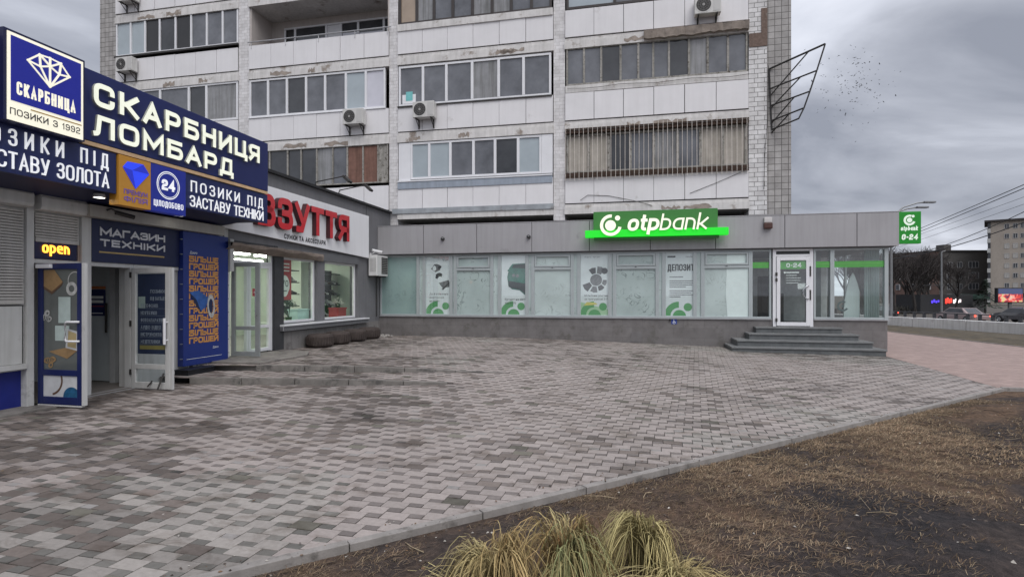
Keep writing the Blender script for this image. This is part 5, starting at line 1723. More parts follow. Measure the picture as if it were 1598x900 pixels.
mb.box(-.25, -.005, -16.5, -11.47, .56, 3.1); mb.box(-.25, -.06, -16.5, -11.47, -.1, .56, blue_w)
mb.box(-8, -.25, -7.42, -7.36, 0, 4.2); mb.box(-8, -.25, -16.5, -16.4, 0, 4.2)
part('wall', mb, pawn)
mb = MB(mat('pawn_roof', (0.06, 0.06, 0.06), 0.9)); mb.box(-8, .0, -16.5, -7.36, 4.2, 4.3); part('roof', mb, pawn)
mb = MB(white)
mb.box(-.1, .05, -11.47, -11.37, 0.02, 2.95); mb.box(-.1, .05, -10.66, -10.50, 0.02, 2.95); mb.box(-.1, .03, -9.78, -9.72, 0.02, 2.2)
mb.box(-.1, .03, -10.50, -9.78, 2.12, 2.19); mb.box(-.06, .035, -9.72, -8.74, 2.12, 2.185); mb.box(-.1, .03, -11.37, -10.66, 2.12, 2.18)
part('post', mb, pawn, bevel=.005)
mb = MB(mat('post_tan', (0.30, 0.225, 0.18), 0.6, 0.1)); mb.box(-.14, .02, -10.72, -10.665, 0.03, 2.44); part('post', mb, pawn)
# grey plaster base beside the doors, interior behind the open doorway
mb = MB(mat('base_render', (0.22, 0.22, 0.24), 0.85, 0.12, 3, 0.3)); mb.box(-.02, .10, -8.45, -7.37, -.15, .27); part('base', mb, pawn)
idk = mat('lobby_dark', (0.50, 0.51, 0.51), 0.7, 0.06); idoor = mat('lobby_steel_door', (0.50, 0.545, 0.55), 0.5, 0.05)
mb = MB(idk)
mb.box(-2.3, -2.25, -11.3, -9.2, 0, 2.6); mb.box(-2.25, -.25, -11.36, -11.3, 0, 2.6); mb.box(-2.25, -.25, -9.3, -9.24, 0, 2.6); mb.box(-2.3, -.25, -11.3, -9.2, 2.5, 2.6)
mb.use(mat('lobby_tiles', (0.17, 0.15, 0.135), 0.5)); mb.box(-2.3, .06, -11.36, -9.24, -.05, .03)
part('lobby_room', mb, pawn)
mb = MB(idoor); mb.box(-1.62, -.80, -9.36, -9.305, .04, 2.25)
d3 = part('door', mb, pawn, 'grey steel inner door with a dark upright handle', bevel=.01)
mb = MB(metal_dk); mb.tube([(-.90, -9.42, .95), (-.90, -9.42, 1.5)], .02, 8); part('handle', mb, d3)
mb = MB(idk); mb.box(-.80, -.68, -9.44, -9.305, .03, 2.5); part('door_surround', mb, pawn)
mb = MB(mat('orange_strip', (0.60, 0.20, 0.07), 0.5)); yn = -9.37
mb.box(-1.33, -.97, yn - .008, yn, 1.76, 1.81)
mb.use(navy); mb.box(-1.33, -.97, yn - .008, yn, 1.26, 1.75)
mb.use(MATS['white_print'])
for z in (1.58, 1.50): mb.box(-1.29, -1.01, yn - .010, yn - .0085, z, z + .05)
mb.box(-1.28, -1.02, yn - .010, yn - .0085, 1.30, 1.315)
mb.use(MATS['sale_red']); mb.box(-1.30, -1.0, yn - .010, yn - .0085, 1.43, 1.445)
single('notice', mb, 'small navy notice with an orange top strip on the grey inner door', 'notice', (-1.15, yn, 1.26), fix=False)
# roller shutters with their boxes
def shutter(v0, v1, z0, z1, lab, boxz0, boxz1):
    mb = MB(shut)
    n = int((z1 - z0) / .042)
    for i in range(n):
        a = z0 + i * .042
        mb.prism([(.0, -v1, a), (.028, -v1, a + .006), (.032, -v1, a + .02), (.028, -v1, a + .034), (.0, -v1, a + .040)], (0, v1 - v0, 0))
    s_ = part('roller_shutter', mb, pawn, lab, fix=False)
    mb = MB(shut); mb.box(0.0, .04, -v1, -v0, z0 - .06, z0 - .002); part('bottom_rail', mb, s_)
    mb = MB(white); mb.prism([(.0, -v1 - .03, boxz0), (.17, -v1 - .03, boxz0 + .02), (.19, -v1 - .03, boxz0 + .06), (.19, -v1 - .03, boxz1 - .06), (.15, -v1 - .03, boxz1), (.0, -v1 - .03, boxz1)], (0, v1 - v0 + .06, 0)); part('shutter_box', mb, s_, bevel=.004)
shutter(11.50, 16.4, 1.58, 2.90, 'long lowered shutter over the counter window', 2.905, 3.16)
shutter(10.70, 11.34, 2.50, 2.90, 'short half-open shutter above the glass door', 2.885, 3.14)
mb = MB(white); mb.box(0.0, .02, -16.4, -11.50, .66, 1.50); mb.box(.0, .07, -16.4, -11.48, .585, .655)
mb.use(metal_dk); mb.box(.02, .024, -16.4, -11.50, 1.49, 1.503); mb.box(.02, .023, -11.512, -11.50, .66, 1.49)
part('counter_panel', mb, pawn)
mb = MB(mat('lintel_cream', (0.40, 0.385, 0.355), 0.6, 0.08, 2, streak=.15)); mb.box(.0, .24, -10.68, -7.75, 2.90, 3.09); part('lintel', mb, pawn, bevel=.006)
mb = MB(conc_old); mb.box(-.1, .40, -12.4, -11.1, -.1, .03); mb.box(-.1, .12, -11.1, -8.7, -.1, .012); part('threshold', mb, pawn, bevel=.006)
mb = MB(MATS['galvanised_rail']); mb.box(.085, .115, -11.1, -8.75, .014, .022); mb.box(-.02, .01, -10.5, -9.7, .031, .038); part('threshold_strip', mb, pawn)
# open sign over the first door
t = thing('open_sign', 'glowing orange open sign in a navy panel over the blue glass door', 'sign', (.0, -11.0, 2.2))
mb = MB(navy_d); mb.box(-.03, .02, -11.36, -10.70, 2.19, 2.45); part('panel', mb, t)
mb = MB(emis('neon_orange', (1.0, 0.36, 0.03), 3.2, (0.9, 0.4, 0.1))); text(mb, 'open', (.025, -11.24, 2.28), uS, wS, nS, .17, .40, t=.14, gap=.12, r=.42, d1=.01); part('neon_lettering', mb, t, fix=False)
# first door: blue framed leaf standing open at a right angle to the front
def open_leaf(t, x0, x1, y, th, zb, zt, fw, fm, zmid):
    mb = MB(fm)
    mb.box(x0, x0 + fw, y, y + th, zb, zt); mb.box(x1 - fw, x1, y, y + th, zb, zt)
    mb.box(x0 + fw, x1 - fw, y, y + th, zt - fw, zt); mb.box(x0 + fw, x1 - fw, y, y + th, zb, zb + fw * 1.3)
    mb.box(x0 + fw, x1 - fw, y, y + th, zmid, zmid + fw)
    return mb
door_glass = clear_glass('door_glass', (0.85, 0.89, 0.88))
LY = -11.33
mb = open_leaf(None, .06, .86, LY, .05, .05, 2.11, .085, mat('door_navy', (0.010, 0.017, 0.085), 0.4, 0.08), .47)
d1 = part('door', mb, pawn, 'navy framed glass door standing open, stickered with jewellery and gadgets', bevel=.006)
mb = MB(white); mb.box(.862, .905, LY, LY + .05, .05, 2.11); mb.box(.06, .86, LY, LY + .05, .025, .045); part('edge_strip', mb, d1)
mb = MB(mat('door_back_panel', (0.105, 0.115, 0.11), 0.35, 0.1, 2, coat=.6)); mb.box(.14, .78, LY + .022, LY + .03, .54, 2.03); part('pane', mb, d1)
mb = MB(mat('sticker_white', (0.52, 0.53, 0.54), 0.5)); mb.box(.145, .775, LY + .018, LY + .026, .155, .475)
mb.use(mat('sticker_brown', (0.12, 0.07, 0.045), 0.5)); mb.disc((.28, LY + .015, .40), (1, 0, 0), (0, 0, 1), .22, 24, .19, -80, 20)
mb.use(mat('sticker_blue', (0.02, 0.10, 0.20), 0.4, 0.4, 20)); mb.disc((.66, LY + .015, .16), (1, 0, 0), (0, 0, 1), .15, 20, .0, 0, 180)
gold = mat('sticker_gold', (0.30, 0.19, 0.09), 0.5, 0.2, 8); silver = mat('sticker_silver', (0.42, 0.42, 0.41), 0.5, 0.3, 20); mint = mat('notice_paper', (0.42, 0.50, 0.48), 0.5)
yq = LY + .0165
def sq(pts, m, dy=0):
    mb.use(m); mb.face([(p[0], yq - dy, p[1]) for p in pts])
sq([(.15, 2.01), (.34, 2.02), (.50, 1.84), (.30, 1.70), (.15, 1.78)], gold)
sq([(.15, 1.78), (.30, 1.70), (.50, 1.84), (.49, 1.80), (.30, 1.66), (.15, 1.74)], MATS['sticker_brown'])
mb.use(silver); mb.disc((.66, yq, 1.74), (1, 0, 0), (0, 0, 1), .10, 20, .05); mb.disc((.72, yq, 1.86), (1, 0, 0), (0, 0, 1), .13, 20, .115, 20, 200)
for m_, cx_, cz_ in ((silver, .20, 1.33), (gold, .27, .67)):
    mb.use(m_)
    for q in range(7):
        a_ = q * 2.1 + cz_
        mb.disc((cx_ + .045 * math.cos(a_) * (1 + .2 * q), yq - .0004 * q, cz_ + .05 * math.sin(a_)), (1, 0, 0), (.2, 0, 1), .05 - .003 * q, 14, .036 - .003 * q)
sq([(.42, 1.24), (.64, 1.24), (.64, 1.62), (.42, 1.62)], mint); sq([(.36, .98), (.62, .98), (.62, 1.20), (.36, 1.20)], mint)
sq([(.24, .82), (.55, .88), (.76, .84), (.58, .72)], gold, .001); sq([(.55, .88), (.76, .84), (.77, 1.12), (.58, 1.16)], MATS['sticker_white'], .001); sq([(.585, .90), (.74, .87), (.75, 1.09), (.605, 1.13)], mat('sticker_sand', (0.42, 0.33, 0.17), 0.5), .002)
part('sticker', mb, d1, fix=False)
mb = MB(upvc); mb.tube([(.84, LY - .02, .98), (.66, LY - .06, .98), (.64, LY - .06, 1.0), (.64, LY - .06, 1.24), (.66, LY - .06, 1.26), (.84, LY - .02, 1.26)], .016, 8); part('handle', mb, d1, smooth=True)
mb = MB(upvc); mb.box(.08, .34, LY - .05, LY - .002, 2.04, 2.10); part('door_closer', mb, d1, bevel=.008)
# second door: white leaf open the same way
LY2 = -9.78
mb = open_leaf(None, .05, .84, LY2, .055, .02, 2.12, .085, white, .36)
d2 = part('door', mb, pawn, 'white framed glass door standing open beside the navy poster', bevel=.006)
mb = MB(white); mb.box(.842, .895, LY2 + .005, LY2 + .05, .02, 2.12); part('edge_strip', mb, d2)
mb = MB(door_glass); mb.face([(.12, LY2 + .026, .10), (.77, LY2 + .026, .10), (.77, LY2 + .026, 2.05), (.12, LY2 + .026, 2.05)]); part('pane', mb, d2)
mb = MB(mat('leaf_poster', (0.030, 0.042, 0.095), 0.5, 0.1)); mb.box(.15, .75, LY2 + .034, LY2 + .038, .62, 2.02)
mb.use(mat('leaf_print', (0.30, 0.33, 0.40), 0.5))
for i, s_ in enumerate(('ПОЗИКИ', 'ПІД ЗАСТАВУ', 'ТЕЛЕФОНІВ', 'НОУТБУКІВ', 'ФОТОАПАРАТІВ', 'АУДІО ВІДЕО', 'ІНСТРУМЕНТІВ', 'МЕДТЕХНІКИ')):
    wds = (.30, .32, .36, .34, .46, .42, .44, .40)[i]
    text(mb, s_, ((.42 if i < 2 else .22), LY2 + .0325, 1.68 - i * .125), (1, 0, 0), (0, 0, 1), (0, -1, 0), .062, wds, t=.17, gap=.12)
    if i > 1: mb.box(.20, .74, LY2 + .0325, LY2 + .0335, 1.66 - i * .125, 1.664 - i * .125)
mb.use(mat('leaf_gold', (0.30, 0.25, 0.09), 0.5)); mb.box(.20, .74, LY2 + .0315, LY2 + .0335, .70, .77)
mb.use(mint); mb.box(.17, .31, LY2 + .031, LY2 + .0335, 1.42, 1.62)
part('sticker', mb, d2, fix=False)
mb = MB(upvc); mb.tube([(.80, LY2 - .06, .80), (.80, LY2 - .06, 1.25)], .022, 8)
for z in (.87, 1.18): mb.tube([(.80, LY2 - .06, z), (.80, LY2, z)], .014, 6)
part('handle', mb, d2)
mb = MB(metal_dk); mb.tube([(.74, LY2 - .01, .30), (.70, LY2 - .10, .03)], .014, 6); mb.tube([(.50, LY2 - .01, .16), (.44, LY2 - .05, .06)], .012, 6); part('door_stop', mb, d2)
for z in (.25, 1.1, 1.95):
    mb = MB(metal_dk); mb.box(.02, .06, LY2 - .012, LY2 + .02, z, z + .1); part('hinge', mb, d2)
# big poster on the end of the front
t = thing('wall_poster', 'tall royal blue poster repeating orange words beside the open white door', 'poster', (.12, -8.1, .2))
pb = mat('poster_blue', (0.014, 0.032, 0.185), 0.45, 0.06, 2)
mb = MB(pb); mb.box(.01, .14, -8.735, -7.53, .26, 2.89); part('panel', mb, t, bevel=.004)
mb = MB(mat('poster_orange', (0.55, 0.265, 0.075), 0.5))
rows = 12
for i in range(rows):
    s_ = 'БІЛЬШЕ' if i % 2 == 0 else 'ГРОШЕЙ'
    z = 2.30 - i * .1465
    text(mb, s_, (.143, -8.60, z), uS, wS, nS, .124, .78, t=.26, gap=.06, r=.2, d1=.002)
part('lettering', mb, t, fix=False)
mb = MB(MATS['white_print']); tiny(mb, 'Дамо', (.143, -8.58, 2.46), uS, wS, nS, .07, MATS['white_print']); tiny(mb, 'Дамо', (.143, -7.98, .55), uS, wS, nS, .06, MATS['white_print'])
mb.box(.143, .145, -8.66, -7.72, .385, .392)
part('small_print', mb, t, fix=False)
mb = MB(mat('print_blue_gem', (0.03, 0.10, 0.33), 0.4, 0.35, 8)); mb.face([(.150, -8.60, 1.70), (.150, -8.36, 1.74), (.150, -8.08, 1.58), (.150, -8.18, 1.40), (.150, -8.30, 1.32)])
mb.use(mat('print_dark_gem', (0.012, 0.022, 0.07), 0.4)); mb.face([(.152, -8.60, 1.70), (.152, -8.42, 1.56), (.152, -8.30, 1.32), (.152, -8.40, 1.40)])
mb.use(silver); mb.disc((.152, -8.03, 1.42), (0, .42, 0.1), (0, -.1, 1.0), .24, 26, .15)
mb.use(MATS['print_dark_gem']); mb.disc((.151, -8.05, 1.42), (0, .42, 0.1), (0, -.1, 1.0), .15, 22)
part('printed_picture', mb, t, fix=False)
mb = MB(mat('eyelet', (0.25, 0.27, 0.30), 0.4, metal=.6))
for i in range(9):
    for yy in (-8.75, -7.515): mb.box(.10, .13, yy - .03, yy + .03, .4 + i * .29, .415 + i * .29)
for i in range(5):
    for zz_ in (.235, 2.91): mb.box(.10, .13, -8.6 + i * .24, -8.585 + i * .24, zz_ - .03, zz_ + .03)
part('tie', mb, t)
t = thing('wall_box', 'narrow white box with a dark top lens on the corner beside the blue poster', 'floodlight', (.15, -7.45, 2.2))
mb = MB(white); mb.box(.05, .17, -7.50, -7.38, 2.16, 2.86); part('casing', mb, t, bevel=.012)
mb = MB(metal_dk); mb.box(.172, .19, -7.48, -7.40, 2.72, 2.80); part('lens', mb, t)
mb = MB(mat('black_box', (0.012, 0.013, 0.017), 0.5)); mb.box(.12, .42, -8.92, -8.25, .0, .20); mb.box(.10, .44, -8.94, -8.23, .201, .225)
single('step_box', mb, 'low black box on the paving below the blue poster', 'box', (.27, -8.6, 0), bevel=.006)

# ------------------------------------------------------------------ pawnshop signs (a deep canopy box)
SX = .95
cs_ = thing('pawnshop_sign', 'large navy canopy sign with two rows of big cream block letters', 'sign', (.5, -9.5, 3.2))
mb = MB(navy_d); mb.box(.02, SX - .06, -14.2, -7.33, 3.22, 4.90)
mb.prism([(.02, -14.2, 3.10), (SX - .10, -14.2, 3.215), (.02, -14.2, 3.215)], (0, 6.5, 0))
part('canopy_box', mb, cs_)
mb = MB(navy); mb.box(SX - .055, SX, -11.46, -7.31, 3.885, 4.915); part('upper_panel', mb, cs_, bevel=.006)
mb = MB(mat('navy_low', (0.011, 0.019, 0.092), 0.4, 0.08)); mb.box(SX - .055, SX - .01, -9.55, -7.31, 3.19, 3.80); mb.box(SX - .055, SX - .01, -14.2, -10.86, 3.19, 3.80); part('lower_panel', mb, cs_, bevel=.004)
mb = MB(mat('peach_strip', (0.62, 0.42, 0.24), 0.5)); mb.box(SX - .05, SX + .01, -11.40, -7.33, 3.815, 3.872); part('strip', mb, cs_)
lt = mat('letter_cream', (0.62, 0.64, 0.54), 0.4, 0.12, 4, emit=((0.92, 0.94, 0.78), 0.55))
lts = mat('letter_cream_side', (0.42, 0.43, 0.37), 0.5)
mb = MB(lt)
text(mb, 'СКАРБНИЦЯ', (SX + .02, -11.27, 4.405), uS, wS, nS, .345, 3.62, t=.215, gap=.24, r=.24, d1=.035, side=lts)
text(mb, 'ЛОМБАРД', (SX + .02, -11.27, 3.965), uS, wS, nS, .315, 2.85, t=.215, gap=.24, r=.24, d1=.035, side=lts)
part('block_lettering', mb, cs_, fix=False)
lw = mat('letter_white', (0.75, 0.76, 0.78), 0.4, 0.05, emit=((0.95, 0.97, 1.0), 0.40))
mb = MB(lw)
text(mb, 'ПОЗИКИ ПІД', (SX + .0, -9.43, 3.49), uS, wS, nS, .20, 1.95, cw=.5, t=.11, gap=.42, r=.28, d1=.012)
text(mb, 'ЗАСТАВУ ТЕХНІКИ', (SX + .0, -9.45, 3.225), uS, wS, nS, .20, 1.98, t=.11, gap=.11, r=.28, d1=.012)
text(mb, 'ПОЗИКИ ПІД', (SX + .0, -12.74, 3.535), uS, wS, nS, .215, 1.74, cw=.5, t=.11, gap=.42, r=.28, d1=.012)
text(mb, 'ЗАСТАВУ ЗОЛОТА', (SX + .0, -12.73, 3.245), uS, wS, nS, .215, 1.74, t=.11, gap=.11, r=.28, d1=.012)
part('line_lettering', mb, cs_, fix=False)
# orange panel and 24 panel
t = thing('premium_panel', 'orange sign panel with a blue gem under the big navy sign', 'sign', (SX, -10.55, 3.0))
mb = MB(mat('panel_orange', (0.52, 0.25, 0.035), 0.45, 0.05)); mb.box(SX - .16, SX + .02, -10.84, -10.275, 3.03, 3.80); part('panel', mb, t, bevel=.004)
gemb = emis('gem_blue', (0.025, 0.06, 0.90), 0.55, (0.02, 0.05, 0.6)); gemd = emis('gem_blue_dark', (0.015, 0.03, 0.55), 0.4, (0.02, 0.03, 0.4))
G_ = [(-10.78, 3.62), (-10.70, 3.72), (-10.42, 3.735), (-10.31, 3.60), (-10.56, 3.32)]
mb = MB(gemb); mb.prism([(SX + .022, a, b) for a, b in G_], (.006, 0, 0))
mb.use(gemd); mb.face([(SX + .030, -10.78, 3.62), (SX + .030, -10.62, 3.60), (SX + .030, -10.56, 3.32)]); mb.face([(SX + .030, -10.62, 3.60), (SX + .030, -10.31, 3.60), (SX + .030, -10.42, 3.735)])
part('gem_emblem', mb, t, fix=False)
mb = MB(mat('print_violet', (0.16, 0.10, 0.45), 0.5)); text(mb, 'ПРЕМІУМ', (SX + .022, -10.76, 3.215), uS, wS, nS, .075, .42, t=.18, gap=.1); text(mb, 'ФІЛІЯ', (SX + .022, -10.76, 3.10), uS, wS, nS, .085, .42, t=.18, gap=.2)
part('lettering', mb, t, fix=False)
t = thing('round_the_clock_panel', 'blue sign panel with 24 in a white ring beside the orange panel', 'sign', (SX, -9.9, 3.0))
mb = MB(mat('panel_blue', (0.012, 0.022, 0.19), 0.4, 0.06, emit=((0.01, 0.02, 0.3), .25))); mb.box(SX - .14, SX + .02, -10.27, -9.56, 3.03, 3.80); part('panel', mb, t, bevel=.004)
mb = MB(lw)
mb.disc((SX + .023, -9.93, 3.495), uS, wS, .235, 40, .218); mb.disc((SX + .023, -9.93, 3.495), uS, wS, .205, 40, .195)
text(mb, '24', (SX + .022, -10.065, 3.405), uS, wS, nS, .18, .27, t=.24, gap=.12, r=.35, d1=.006)
text(mb, 'ЦІЛОДОБОВО', (SX + .022, -10.22, 3.12), uS, wS, nS, .10, .60, t=.12, gap=.16, r=.4, d1=.006)
part('lettering', mb, t, fix=False)
# logo box standing proud
t = thing('emblem_sign', 'square lit box sign with a cream cut-gem emblem left of the big block letters', 'sign', (1.05, -12, 3.8))
mb = MB(navy_d); mb.box(.86, 1.10, -12.50, -11.48, 3.80, 4.94); part('box', mb, t, bevel=.006)
cream = mat('lit_cream', (0.72, 0.70, 0.58), 0.4, 0.05, emit=((0.95, 0.90, 0.72), 0.55))
mb = MB(cream); mb.box(1.101, 1.112, -12.465, -11.515, 3.815, 4.905); part('lit_face', mb, t)
mb = MB(mat('lit_blue', (0.012, 0.018, 0.20), 0.4, 0.05, emit=((0.01, 0.015, 0.35), .30))); mb.box(1.1125, 1.118, -12.43, -11.55, 4.06, 4.865); part('blue_field', mb, t)
mb = MB(cream)
gp = {'a': (-12.24, 4.63), 'b': (-12.10, 4.76), 'c': (-11.97, 4.77), 'd': (-11.83, 4.755), 'e': (-11.71, 4.62), 'f': (-11.97, 4.39), 'g': (-12.09, 4.61), 'h': (-11.85, 4.60), 'i': (-11.97, 4.66)}
for pr_ in ('ab', 'bc', 'cd', 'de', 'ef', 'fa', 'ag', 'gi', 'ih', 'he', 'gf', 'hf', 'if', 'bg', 'ci', 'dh', 'bi', 'di'):
    p, q = gp[pr_[0]], gp[pr_[1]]
    k_ = 0.0008 * ('ab bc cd de ef fa ag gi ih he gf hf if bg ci dh bi di'.split().index(pr_))
    ribbon(mb, [(p[0], p[1]), (q[0], q[1])], .022, lambda a, b, d: (1.1185 + d, a, b), 0, .002 + k_)
text(mb, 'СКАРБНИЦА', (1.1185, -12.37, 4.15), uS, wS, nS, .165, .74, t=.17, gap=.11, r=.12, d1=.004)
part('gem_emblem', mb, t, fix=False)
mb = MB(mat('print_gold', (0.50, 0.33, 0.10), 0.4)); mb.box(1.1135, 1.1165, -12.20, -11.54, 4.005, 4.02)
mb.use(pk_); text(mb, 'ПОЗИКИ З 1992', (1.113, -12.44, 3.885), uS, wS, nS, .085, .88, t=.15, gap=.16, r=.25, d1=.003)
part('lettering', mb, t, fix=False)
# lamps and camera under the canopy
def downlight(y, label):
    t = thing('downlight', label, 'lamp', (SX - .2, y, 3.1), 'small lit lamps under the pawnshop canopy')
    mb = MB(mat('lamp_rim', (0.5, 0.5, 0.5), 0.4)); mb.lathe([(0, .05), (.07, .05), (.085, 0), (.075, -.01)], (SX - .22, y, 3.13), 'z', 18); part('rim', mb, t)
    mb = MB(emis('lamp_glow', (1.0, 0.98, 0.9), 6.0)); mb.lathe([(0, -.012), (.07, -.006)], (SX - .22, y, 3.13), 'z', 18); part('bulb', mb, t)
    return t
dl0 = downlight(-10.95, 'small lit lamp under the canopy left of the orange panel')
copy_tree(dl0, (SX - .45, -9.2, 3.08), 'small lit lamp under the canopy above the navy shop panel')
t = thing('bullet_camera', 'black bullet camera on the cream lintel above the navy shop panel', 'security camera', (.3, -10.3, 3.0))
mb = MB(metal_dk); mb.tube([(.36, -10.35, 3.0), (.46, -10.1, 2.95)], .035, 10); part('body', mb, t)
mb = MB(acd); mb.tube([(.242, -10.4, 3.03), (.30, -10.38, 3.06), (.37, -10.33, 3.01)], .014, 6); part('bracket', mb, t)
# shop panel above the doorway
t = thing('fascia_panel', 'dark navy panel with two rows of silver letters over the open doorway', 'sign', (0, -9.6, 2.2))
mb = MB(mat('navy_panel', (0.010, 0.015, 0.06), 0.45, 0.08)); mb.box(.002, .06, -10.50, -8.74, 2.19, 2.895); part('panel', mb, t, bevel=.004)
mb = MB(mat('letter_silver', (0.58, 0.59, 0.62), 0.4, 0.1))
text(mb, 'МАГАЗИН', (.062, -10.37, 2.63), uS, wS, nS, .13, 1.28, t=.23, gap=.10, r=.2, d1=.012)
text(mb, 'ТЕХНІКИ', (.062, -10.37, 2.455), uS, wS, nS, .12, 1.28, t=.23, gap=.30, r=.2, d1=.012)
part('lettering', mb, t, fix=False)
mb = MB(mat('print_gold2', (0.42, 0.30, 0.12), 0.4)); mb.box(.061, .066, -10.38, -9.1, 2.345, 2.37); part('strip', mb, t)
# ------------------------------------------------------------------ white retaining wall and railing along the road
ww = mat('whitewashed_concrete', (0.74, 0.73, 0.72), 0.85, 0.08, 1.2, 0.3, 15, streak=.22, dirt=((0.36, 0.33, 0.31), 1.3, 0.3))
rw = thing('retaining_wall', 'low whitewashed concrete wall beside the road beyond the pink path', 'wall', (WALL0.x, WALL0.y, 0))
def along(a, b, off0, off1, z0, z1, mb):
    p, q = wallp(a), wallp(b)
    c = [(p + rn * off0), (q + rn * off0), (q + rn * off1), (p + rn * off1)]
    mb.prism([(v.x, v.y, z0) for v in c], (0, 0, z1 - z0))
mb = MB(ww)
a = -62.0
while a < 45:
    along(a + .012, a + 2.98, 0, .30, -1.1, .47 + R.uniform(-.008, .008), mb); a += 3.0
part('wall_slab', mb, rw, bevel=.012)
rl = thing('road_railing', 'grey steel railing of short close posts behind the white wall', 'railing', (WALL0.x + rn.x, WALL0.y + rn.y, -1))
rm_ = mat('railing_steel', (0.075, 0.075, 0.08), 0.5, 0.2, metal=.3)
mb = MB(rm_); along(-62, 45, .90, 1.0, .70, .75, mb); part('rail', mb, rl)
mb = MB(rm_)
a = -62
while a < 45:
    along(a, a + .11, .90, 1.0, -1.0, .699, mb); a += .62
part('post', mb, rl)

# ------------------------------------------------------------------ far buildings (world frame: x right, y away)
bk_ = brick_mat('far_brick', (0.15, 0.085, 0.065), (0.16, 0.13, 0.12), 0.5, 0.16, 0.9, 0.02)
bgr = brick_mat('far_grey_brick', (0.105, 0.10, 0.095), (0.08, 0.075, 0.07), 0.5, 0.16, 0.9, 0.02)
fw_ = mat('far_window_frame', (0.36, 0.36, 0.36), 0.6); fg = mat('far_window_glass', (0.05, 0.053, 0.06), 0.3, .3)
def fwin(parent, x, y, z, w, h, n=2, ax='x', blind=None):
    """a far window in a wall facing -y (ax x) or -x (ax y): frame plus pane"""
    mb = MB(fw_)
    def bx(a0, a1, d0, d1, z0, z1):
        if ax == 'x': mb.box(a0, a1, y - d1, y - d0, z0, z1)
        else: mb.box(x - d1, x - d0, a0, a1, z0, z1)
    c = x if ax == 'x' else y
    bx(c - w / 2, c + w / 2, 0, .08, z, z + .10); bx(c - w / 2, c + w / 2, 0, .08, z + h - .10, z + h)
    for i in range(n + 1):
        q = c - w / 2 + w * i / n
        bx(q - .05, q + .05, 0, .08, z + .12, z + h - .12)
    o = part('window', mb, parent)
    mb = MB(blind or fg)
    bx(c - w / 2 + .05, c + w / 2 - .05, .005, .03, z + .06, z + h - .06)
    part('pane', mb, o)
b1 = thing('brick_building', 'dark five-storey brick building behind the bare trees', 'building', (125.5, 160, -1), frame='W')
mb = MB(bgr); mb.box(125.5, 141, 160, 175, -1, 14.4); part('wall', mb, b1)
mb = MB(bk_)
mb.prism([(125.49, 160.0, -1), (125.49, 160.0, 14.5), (118.3, 186, 14.5), (118.3, 186, -1)], (12, 12, 0))
part('wing', mb, b1, 'red-brown brick wing running back to the left')
mb = MB(mat('far_roof', (0.05, 0.045, 0.045), 0.9)); mb.box(125.3, 141.2, 159.6, 175, 14.4, 14.75)
mb.prism([(125.2, 159.8, 14.5), (118.0, 186, 14.5), (130, 198, 14.5), (137, 172, 14.5)], (0, 0, .3))
rf = part('roof', mb, b1)
mb = MB(bgr); mb.box(128.4, 130.6, 162, 165, 14.75, 16.6); part('chimney', mb, rf)
for z in (3.2, 6.4, 9.6):
    fwin(b1, 135.6, 160, z, 2.9, 1.9, 3)
for z in (0.2, 3.2, 6.4, 9.6):
    for xx in (128.5, 131.5): fwin(b1, xx, 160, z, 1.4, 1.7, 2)
for i in range(5):
    for z in (3.2, 6.4, 9.6):
        t_y = 163.0 + i * 4.6
        px_ = 125.49 - (t_y - 160) * 7.19 / 26
        mb = MB(fw_); mb.box(px_ - .25, px_ + .1, t_y - .8, t_y + .8, z, z + 1.8); o = part('window', mb, b1)
        mb = MB(fg); mb.box(px_ - .28, px_ - .251, t_y - .65, t_y + .65, z + .15, z + 1.65); part('pane', mb, o)
b2 = thing('tower_block', 'tall tan apartment block with rows of small windows at the right edge', 'building', (131, 150, -1), frame='W')
tanm = mat('tan_render', (0.34, 0.30, 0.26), 0.9, 0.10, .25, streak=.12)
mb = MB(tanm); mb.box(131.6, 172, 150, 164, -1, 21.6); part('wall', mb, b2)
mb = MB(mat('tan_balcony', (0.40, 0.40, 0.39), 0.8, .2, 1))
for k in range(8):
    mb.box(130.9, 131.59, 149.6, 152.5, -.4 + k * 2.72, .75 + k * 2.72)
part('balcony', mb, b2)
mb = MB(fg)
for k in range(8): mb.box(131.0, 131.58, 149.8, 152.3, .76 + k * 2.72, 2.3 + k * 2.72)
part('balcony_glazing', mb, b2)
mb = MB(mat('far_roof2', (0.045, 0.04, 0.04), 0.9)); mb.box(130.3, 172.3, 149.3, 164.5, 21.6, 22.1); rf = part('roof', mb, b2)
mb = MB(mat('far_roof2b', (0.05, 0.05, 0.055), 0.8)); mb.box(140.5, 142.8, 151, 153.5, 22.1, 23.5); mb.box(141.4, 141.9, 151.8, 152.3, 23.5, 24.6); part('chimney', mb, rf)
blind_m = mat('far_blind', (0.40, 0.38, 0.35), 0.7)
rr_ = random.Random(11)
for k in range(8):
    for xx in (134.9, 136.6, 138.1, 140.2, 142.0):
        fwin(b2, xx, 150, .9 + k * 2.66, .9, 1.35, 2, 'x', blind_m if rr_.random() < .25 else None)
b2.rotation_euler.z = rad(-41)
